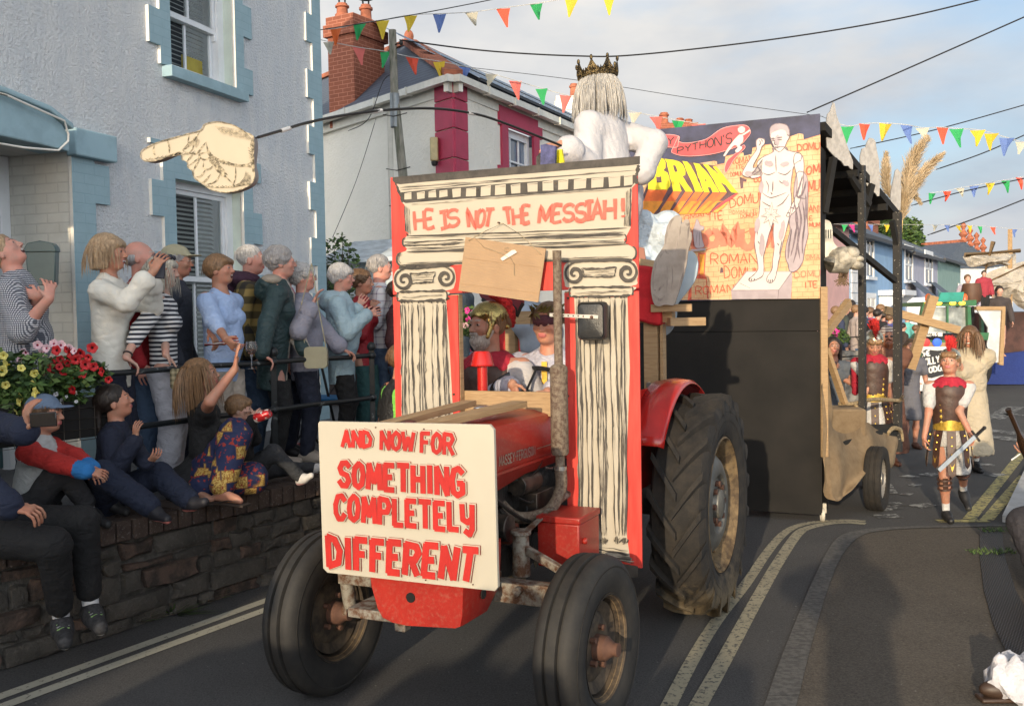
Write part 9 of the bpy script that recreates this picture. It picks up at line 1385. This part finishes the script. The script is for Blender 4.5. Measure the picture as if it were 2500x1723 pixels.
c_=P(2036,815,17.2);petunias('magenta_petunias','magenta petunias on the far railing behind the grey dressed woman',tuple(c_),(.25,.15,.18),[(x,yy,'m',2.2)for x,yy in((2030,812),(2038,808),(2046,812),(2042,818),(2034,818))],6,17.2)
pp=P(958,74,15.0);pb_=P(985,440,15.0);mb=MB();mb.tube([(0,0,pp.z),(.01,0,pp.z-.9),(pb_.x-pp.x,0,pb_.z),(pb_.x-pp.x+.04,0,0)],[.055,.06,.07,.08],14);n=NT('weathered pole',.9);v=n.vec(scale=(8,8,1));n.base(n.ramp(n.noise(v,3,5),.35,(.10,.11,.075),.65,(.30,.28,.24)));n.bump(n.noise(v,12,4),.6,.01)
tp_=empty('telegraph_pole',(pp.x,15.0,0),0,'weathered wooden telegraph pole in front of the burgundy cornered house','pole');mb.build('pole',n.m,tp_);mb=MB();mb.tube([(.04,-.02,pp.z-.22),(.12,-.04,pp.z-.20),(.14,-.04,pp.z-.24)],.012,6);mb.ell((.13,-.04,pp.z-.2),(.03,.03,.04));[mb.tube([(-.16+k_*.03,-.06,z+.03),(.0+k_*.03,-.07,z),(.2+k_*.03,-.06,z+.05)],.008,5)for k_,z in((1,3.9),(2,3.35),(0,4.7))];mb.build('step_irons',M_eng,tp_);mb=MB();mb.lathe([(.072,4.55),(.072,5.05)],(.012,0,0));mb.build('zinc_sleeve',mat('zinc sleeve',(.22,.24,.25),.5,.5),tp_)
wires=[([(975,98),(1180,124),(1400,137),(1560,134),(1900,95),(2200,45),(2450,-15)],15,.012,'thick black cable sweeping from the pole top across the sky'),([(1970,275),(2170,188),(2510,38)],13,.010,'black cable climbing steeply above the canopy'),([(2076,363),(2280,318),(2510,254)],16,.009,'cable crossing behind the tallest plume'),([(2286,414),(2400,374),(2510,326)],18,.011,'cable right of the pampas plumes'),([(2225,502),(2350,468),(2510,434)],20,.012,'cable running along the green and red bunting'),([(2265,574),(2390,530),(2510,483)],24,.016,'lowest cable over the far roofs'),([(780,74),(980,42),(1200,0),(1280,-20)],15.5,.008,'thin cable beside the upper bunting string'),([(1100,160),(1400,195),(1700,242),(2010,285)],17,.005,'faint cable passing behind the crowned head'),([(918,290),(870,440),(812,580)],15.4,.005,'thin stay wire slanting down from the pole'),([(850,320),(900,290),(935,200),(960,180)],15.8,.007,'looped service wire between chimney house and pole')]
for pts,y,r_,lb in wires:c=bez([P(a,b,y)for a,b in pts],8);o0=c[0].copy();mb=MB();mb.tube([p-o0 for p in c],r_,5);tag(mb.build('cable',mat('cable black',(.02,.02,.022),.5,var=0),loc=o0),lb,'cable','overhead cables')
FC={k_:mat('bunting '+k_,c,.8,var=.05)for k_,c in dict(o=(.62,.12,.02),g=(.02,.30,.09),y=(.58,.42,.03),b=(.10,.17,.42),w=(.44,.42,.34),r=(.66,.08,.04),p=(.62,.14,.12),m=(.5,.03,.2)).items()}
rows=[('upper bunting string crossing left of the chimneys to the top edge',15.7,[(760,74)],1.0,[(820,70,'o'),(878,58,'g'),(934,49,'y'),(1002,37,'y'),(1073,34,'b'),(1151,30,'w'),(1228,20,'r'),(1309,9,'g'),(1395,-4,'y'),(1486,-10,'y')],[(1560,-16)]),('long bunting string passing behind the crowned head and painted board',16.0,[(760,92)],1.0,[(802,102,'w'),(876,116,'p'),(941,126,'g'),(1006,140,'r'),(1072,150,'y'),(1136,163,'b'),(1200,180,'w'),(1258,197,'p'),(1322,216,'g'),(1381,232,'p'),(1460,252,'y'),(1550,274,'w'),(1601,284,'p'),(1656,294,'g'),(1706,302,'p')],[(1760,308)]),('bunting string right of the canopy above the plumes',15.0,[(2005,284)],.95,[(2067,308,'g'),(2111,302,'r'),(2162,301,'y'),(2213,305,'b'),(2252,312,'w'),(2301,311,'r'),(2335,314,'g'),(2387,317,'y'),(2421,325,'y'),(2458,336,'b'),(2493,346,'w')],[(2540,352)]),('short bunting string sloping up to the right edge',20.0,[(2262,474)],.85,[(2276,471,'g'),(2312,466,'r'),(2343,459,'w'),(2378,453,'b'),(2417,446,'y'),(2454,440,'g'),(2488,433,'r')],[(2530,426)]),('lowest bunting string across the coloured cottages',22.0,[(2030,547)],.6,[(2062,548,'g'),(2079,548,'m'),(2125,548,'b'),(2165,548,'y'),(2283,549,'w'),(2312,549,'b'),(2340,550,'y'),(2367,550,'y'),(2392,552,'g'),(2424,554,'r'),(2477,559,'b')],[(2530,562)])]
for lb,y,st,sc,fl,en in rows:
 o0=P(*st[0],y);rt=empty('bunting',o0,0,lb,'bunting','strings of bunting');rd=random.Random(int(y*10));pts=[P(a,b,y)-o0 for a,b in st+[(f_[0],f_[1])for f_ in fl]+en];mb=MB();mb.tube(bez(pts,4),.005*sc*1.2,4);mb.build('string',mat('bunting cord',(.5,.5,.48),.8),rt)
 for px,py,k_ in fl:
  c=P(px,py,y)-o0;w_,h_=.105*sc*rd.uniform(.9,1.1),.28*sc*rd.uniform(.9,1.1)*(1 if k_!='w' else .75);a=rd.uniform(-.5,.5);sw_=rd.uniform(-.06,.08);dx,dy=math.cos(a),math.sin(a);cu=rd.uniform(-.05,.05);q=[Vector((c.x-dx*w_,c.y-dy*w_,c.z)),Vector((c.x,c.y,c.z-.012)),Vector((c.x+dx*w_,c.y+dy*w_,c.z-.01)),Vector((c.x-dx*w_*.5+sw_*.4,c.y+cu,c.z-h_*.5)),Vector((c.x+sw_*.4,c.y-cu,c.z-h_*.5)),Vector((c.x+dx*w_*.5+sw_*.4,c.y+cu,c.z-h_*.5)),Vector((c.x+sw_-.012,c.y,c.z-h_)),Vector((c.x+sw_+.012,c.y,c.z-h_))]
  mb=MB();mb.add(q,[(0,3,4,1),(1,4,5,2),(3,6,7,4),(4,7,5)]);mb.build('flag',FC[k_],rt)
FY=20.5
def fb(mb,pts,y,th,m=0):q=[P(a,b,y)for a,b in pts];o=q[0];mb.prism([(p.x-FO.x,p.z)for p in q],(0,y-FO.y,0),(1,0,0),(0,0,1),-th,m=m)
FO=P(2330,900,FY);FO=Vector((FO.x,FY,0));ft=empty('green_tractor',FO,0,'green cab tractor with amber roof lamps coming up the street','tractor');M_grn=mat('tractor green',(.03,.13,.05),.4);M_teal=mat('teal hatch',(.02,.24,.19),.5)
for nm,m,lst in(('cab_roof',M_grn,[([(2254,738),(2384,732),(2384,746),(2254,748)],FY,1.4)]),('roof_hatch',M_teal,[([(2297,714),(2354,713),(2350,737),(2290,738)],FY-.1,.05)]),('cab_pillar',M_grn,[([(2252,748),(2258,748),(2245,835),(2236,835)],FY,.1)]),('cab_pillar',M_grn,[([(2362,748),(2370,748),(2374,835),(2364,835)],FY,.1)]),('cab_pillar',M_grn,[([(2312,748),(2316,748),(2316,812),(2312,812)],FY,.05)]),('cab_pillar',M_grn,[([(2395,750),(2401,750),(2404,835),(2396,835)],FY+.8,.1)]),('cab_sill',M_grn,[([(2236,830),(2374,830),(2374,840),(2236,840)],FY,.1)]),('mudguard',M_grn,[([(2385,812),(2415,812),(2412,830),(2390,830)],FY,.4)]),('cab_body',M_eng,[([(2240,815),(2404,815),(2404,945),(2240,945)],FY+.3,1.2)]),('bumper_plank',M_timb2,[([(2232,836),(2312,836),(2312,848),(2232,848)],FY-.1,.1)])):
 mb=MB();[fb(mb,*a)for a in lst];mb.build(nm,m,ft,smooth=False)
mb=MB();fb(mb,[(2256,750),(2365,750),(2368,812),(2246,814)],FY+.12,.01);mb.build('windscreen',mat('pale sky windscreen',(.30,.34,.34),.15,var=.5,vs=1.5,col2=(.5,.54,.52)),ft,smooth=False)
for i,(px,py)in enumerate(((2266,740),(2292,740),(2326,740),(2349,740))):c=P(px,py,FY-.05)-FO;mb=MB();mb.ell(c,(.07,.04,.045));mb.build('roof_lamp',mat('amber lamp lit',(.9,.4,.02),.4,emit=(1,.5,.05),es=3),ft)
for i,px in enumerate((2266,2355)):c=P(px,728,FY+.1)-FO;mb=MB();mb.lathe([(.06,-.05),(.06,.05),(.03,.09),(0,.1)],c);mb.build('beacon',mat('beacon orange',(.5,.10,.02),.3),ft)
for px,m in((2237,mat('clear lamp',(.5,.5,.48),.2)),(2261,mat('red lamp',(.6,.05,.05),.3)),(2289,mat('blue lamp',(.03,.10,.7),.3,emit=(.05,.15,1),es=.7))):c=P(px,836,FY-.2)-FO;mb=MB();mb.lathe([(.05,.08),(.085,.05),(.085,0),(.0,-.01)],c,(0,1,0));mb.build('front_lamp',m,ft)
mb=MB();fb(mb,[(2246,811),(2301,811),(2301,821),(2246,821)],FY-.06,.02);pl_o=mb.build('name_plate',mat('plate white',(.65,.64,.58),.5),ft,smooth=False)
def ftext(parent,t,quad,y,w_,m):
 pt=Paint(y0=y-FO.y-.004,step=.0004);f=lambda a,b:((lambda p:(p.x-FO.x,p.z))(P(a,b,y)))
 for st in letters(t,[f(*p)for p in quad],gap=.35):pt.stroke(st,w_,0)
 pt.build('lettering',[m],parent)
M_ltb=mat('letter black',(.02,.02,.02),.6,var=0);M_ltw=mat('letter white',(.65,.65,.63),.6,var=0)
ftext(pl_o,'R MILLS',[(2254,820),(2290,820),(2290,813),(2254,813)],FY-.06,.014,M_ltb)
mb=MB();fb(mb,[(2227,846),(2330,846),(2330,950),(2235,955)],FY-.5,.05,0);fb(mb,[(2240,868),(2262,853),(2290,856),(2330,852),(2330,905),(2300,915),(2275,922),(2250,915)],FY-.56,.03,1);bd=mb.build('jolly_board',[mat('white board',(.6,.6,.6),.6),mat('board black',(.02,.02,.022),.6)],ft,smooth=False)
ftext(bd,'THE',[(2248,872),(2271,867),(2269,855),(2246,862)],FY-.56,.03,M_ltw);ftext(bd,'JOLLY',[(2252,892),(2294,884),(2292,868),(2250,877)],FY-.56,.03,M_ltw);ftext(bd,'BODGERS',[(2258,912),(2330,898),(2330,884),(2256,899)],FY-.56,.03,M_ltw)
for x_ in(2248,2392):c=P(x_,925,FY)-FO;mb=MB();mb.lathe([(.2,-.16),(.42,-.2),(.52,-.12),(.52,.12),(.42,.2),(.2,.16)],(c.x,.3,.52),(1,0,0),28);mb.build('tyre',M_tyre,ft)
FY2=21.8;sf=empty('ship_float',FO,0,'ship shaped parade float with ragged grey canvas sails behind the green tractor','float');n=NT('ragged canvas',.95);v=n.vec();n.base(n.ramp(n.noise(v,2,5),.3,(.34,.31,.27),.7,(.48,.44,.38)));n.bump(n.noise(v,3,5),1,.15);M_can2=n.m
for nm,m,lst in(('hull',mat('hull brown',(.06,.025,.02),.7,var=.4,vs=3),[([(2404,765),(2560,760),(2560,880),(2400,880)],FY2,2)]),('blue_skirt',cl('blue tarpaulin',(.012,.03,.16)),[([(2395,870),(2560,850),(2560,938),(2385,938)],FY2-.2,.1)]),('frame_panel',mat('panel white',(.5,.52,.55),.4),[([(2386,757),(2448,757),(2444,885),(2412,884),(2410,850),(2412,800)],FY2-1.2,.04)]),('panel_frame',M_timb2,[([(2384,748),(2455,748),(2455,757),(2384,757)],FY2-1.25,.1),([(2447,757),(2455,757),(2450,892),(2440,890)],FY2-1.25,.1)])):
 mb=MB();[fb(mb,*a)for a in lst];mb.build(nm,m,sf,smooth=False)
for pts in([(2356,622),(2420,618),(2478,616),(2480,640),(2465,650),(2440,645),(2415,652),(2395,650),(2372,652),(2356,640)],[(2380,690),(2420,662),(2470,645),(2530,632),(2560,625),(2560,770),(2500,755),(2470,735),(2450,738),(2425,728),(2400,715),(2385,700)]):
 c=[P(a,b,FY2-.2)-FO for a,b in pts];mb=MB();q2=bez([(p.x,p.z)for p in c],3,closed=True);k_=len(q2);cx_,cz_=sum(p.x for p in q2)/k_,sum(p.y for p in q2)/k_;yb=FY2-.2-FO.y;vs=[]
 for s_ in(1,.8,.6,.4,.2):vs+=[(cx_+(p.x-cx_)*s_,yb-.35*(1-s_)+.05*math.sin(i*1.1+s_*6),cz_+(p.y-cz_)*s_)for i,p in enumerate(q2)]
 mb.add(vs,[(j*k_+i,j*k_+(i+1)%k_,(j+1)*k_+(i+1)%k_,(j+1)*k_+i)for j in range(4)for i in range(k_)]+[tuple(range(4*k_,5*k_))]);o=mb.build('sail',M_can2,sf)
for a,b in(((2380,705),(2560,618)),((2356,622),(2490,612)),((2395,700),(2425,590)),((2466,760),(2466,560))):mb=MB();mb.tube([P(*a,FY2-.3)-FO,P(*b,FY2-.3)-FO],.05,6);mb.build('spar',M_timb2,sf)
for i,(px,pt_,hgt,c,hm,lb)in enumerate(((2362,672,1.3,(.40,.36,.44),HBR,'white shirt and lilac sash on the green tractor roof'),(2402,662,1.0,(.30,.03,.05),HDK,'dark red costume beneath the upper sail'),(2440,700,1.5,(.05,.04,.04),HDK,'dark coat before the big sail'))):
 q=P(px,pt_,FY2-.5);person('person on the ship float in '+lb,(q.x,q.y,q.z-hgt),hgt,190,sk='fair',mouth='shut',hair=dict(style='short',m=hm,t=.06),seed=80+i,vx=.02,eyes=False,group='people on the ship float',top=dict(m=cl('float top %d'%i,c),e=.03),bottom=dict(m=BLK)if i!=2 else None)
c=P(2372,715,FY2-.7);mb=MB();mb.lathe([(.17,-.2),(.21,0),(.17,.2),(.15,.2),(.15,.18),(0,.18)],n=20);prop('barrel',mb,mat('barrel brown',(.09,.04,.02),.6),'brown wooden barrel on the roof of the green tractor','barrel',c)
J=person('man in dark clothes sitting at the right edge, mostly out of frame, holding a bottle',(3.62,6.15,.30),1.80,255,pelvis=.14,lean=(10,0),look=(0,0),sk='lit',mouth='shut',hair=dict(style='short',m=HBR),seed=90,vx=.0075,legs={'L':(P(2520,1560,4.9),(-.9,.1,.8),(-.6,-.8,0)),'R':(P(2560,1440,5.9),(-.9,.4,.8),(-.8,-.3,0))},arms={'L':(P(2530,1150,5.4),(.5,-.3,-.6)),'R':(P(2505,1135,5.6),(.5,.5,-.6))},hands={'R':dict(d=(-.9,-.2,-.1),n=(0,.2,.8),curl=.8)},top=dict(m=cl('mauve jersey',(.10,.08,.11)),e=.03),bottom=dict(m=cl('charcoal trousers',(.03,.028,.034)),e=.03,wr=(0.0060,39)),shoes=SHB)
a,b=P(2505,1095,5.5),P(2461,998,5.45);d=(b-a);L_=d.length;mb=MB();mb.lathe([(0,-.10),(.031,-.10),(.032,.02),(.028,.06),(.014,.10),(.0125,L_-.02),(.016,L_-.018),(.016,L_),(0,L_)],(0,0,0),d.normalized(),20);prop('beer_bottle',mb,mat('brown bottle glass',(.022,.010,.004),.08,var=0,spec=1),'dark brown beer bottle tilted in the hand at the right edge','bottle',a)
a,b=P(2490,1108,5.3),P(2470,1122,5.25);mb=MB();mb.cyl((0,0,0),b-a,.004,n=8);prop('cigarette',mb,WHT,'white cigarette between the fingers at the right edge','cigarette',a)
g0=G(2470,1712,.0);rd=random.Random(3);mb=MB();nx=26;q=[]
for j,(z,w_)in enumerate(((0,.10),(.03,.12),(.08,.125),(.13,.11),(.165,.09),(.185,.06))):
 for i in range(nx):a=2*math.pi*i/nx;r_=w_*(1+.10*math.sin(3*a+j)+.06*math.sin(7*a+2*j)+rd.uniform(-.05,.05));q.append((r_*math.cos(a)*1.1,r_*math.sin(a)*.7,z+.02*math.sin(5*a+j)))
mb.add(q,[(j*nx+i,j*nx+(i+1)%nx,(j+1)*nx+(i+1)%nx,(j+1)*nx+i)for j in range(5)for i in range(nx)]+[tuple(range(5*nx,6*nx))]);mb.ell((-.08,-.02,.175),(.03,.015,.03));prop('carrier_bag',mb,mat('thin white plastic bag',(.5,.5,.54),.4,var=.04,bump=.8,bs=14,bdist=.03),'crumpled white plastic carrier bag on the ground at the lower right corner','bag',(g0.x+.03,g0.y+.02,.01))
g0=G(2405,1712,.0);mb=MB();mb.ell((0,0,.05),(.12,.045,.045),16,10);mb.box((0,0,.01),(.24,.085,.02));prop('brown_shoe',mb,mat('brown shoe leather',(.05,.028,.018),.5),'toe of a dark brown leather shoe beside the white carrier bag','shoe',(g0.x+.09,g0.y,.006),bevel=.008)
for i,(x,y,h_,lb)in enumerate(((.02,-.32,1.84,'onlooker directly behind the viewpoint with elbows raised'),(.98,-.75,1.74,'onlooker to the right of the viewpoint'),(1.75,-.3,1.2,'short onlooker at the right behind the viewpoint'),(-.95,-1.0,1.66,'onlooker just left of the viewpoint'),(-1.5,-.7,1.72,'second onlooker left of the viewpoint'),(-2.1,-.9,1.64,'third onlooker left of the viewpoint'),(-2.7,-.6,1.75,'fourth onlooker left of the viewpoint'),(-3.3,-.8,1.7,'fifth onlooker left of the viewpoint'))):
 person(lb,(x,y,0),h_,0,sk='fair',mouth='shut',hair=dict(style='short',m=HBR),seed=100+i,vx=.022,eyes=False,group='onlookers behind the viewpoint',arms=None if i else{'R':(Vector((.06,-.14,1.62)),(1,0,-.6)),'L':(Vector((-.06,-.14,1.60)),(-1,0,-.6))},top=dict(m=NAVY,e=.03,hem=.42),bottom=dict(m=DEN))
mb=MB();mb.box2((0,0,0),(.5,2.6,.37));o=mb.build('kerbside_wall',mat('kerbside wall concrete',(.2,.19,.17),.9,var=.2,bump=.6,bs=20),loc=(3.5,5.3,.004),rz=-.35,bevel=.015);tag(o,'low concrete wall under the man sitting at the right edge','wall')
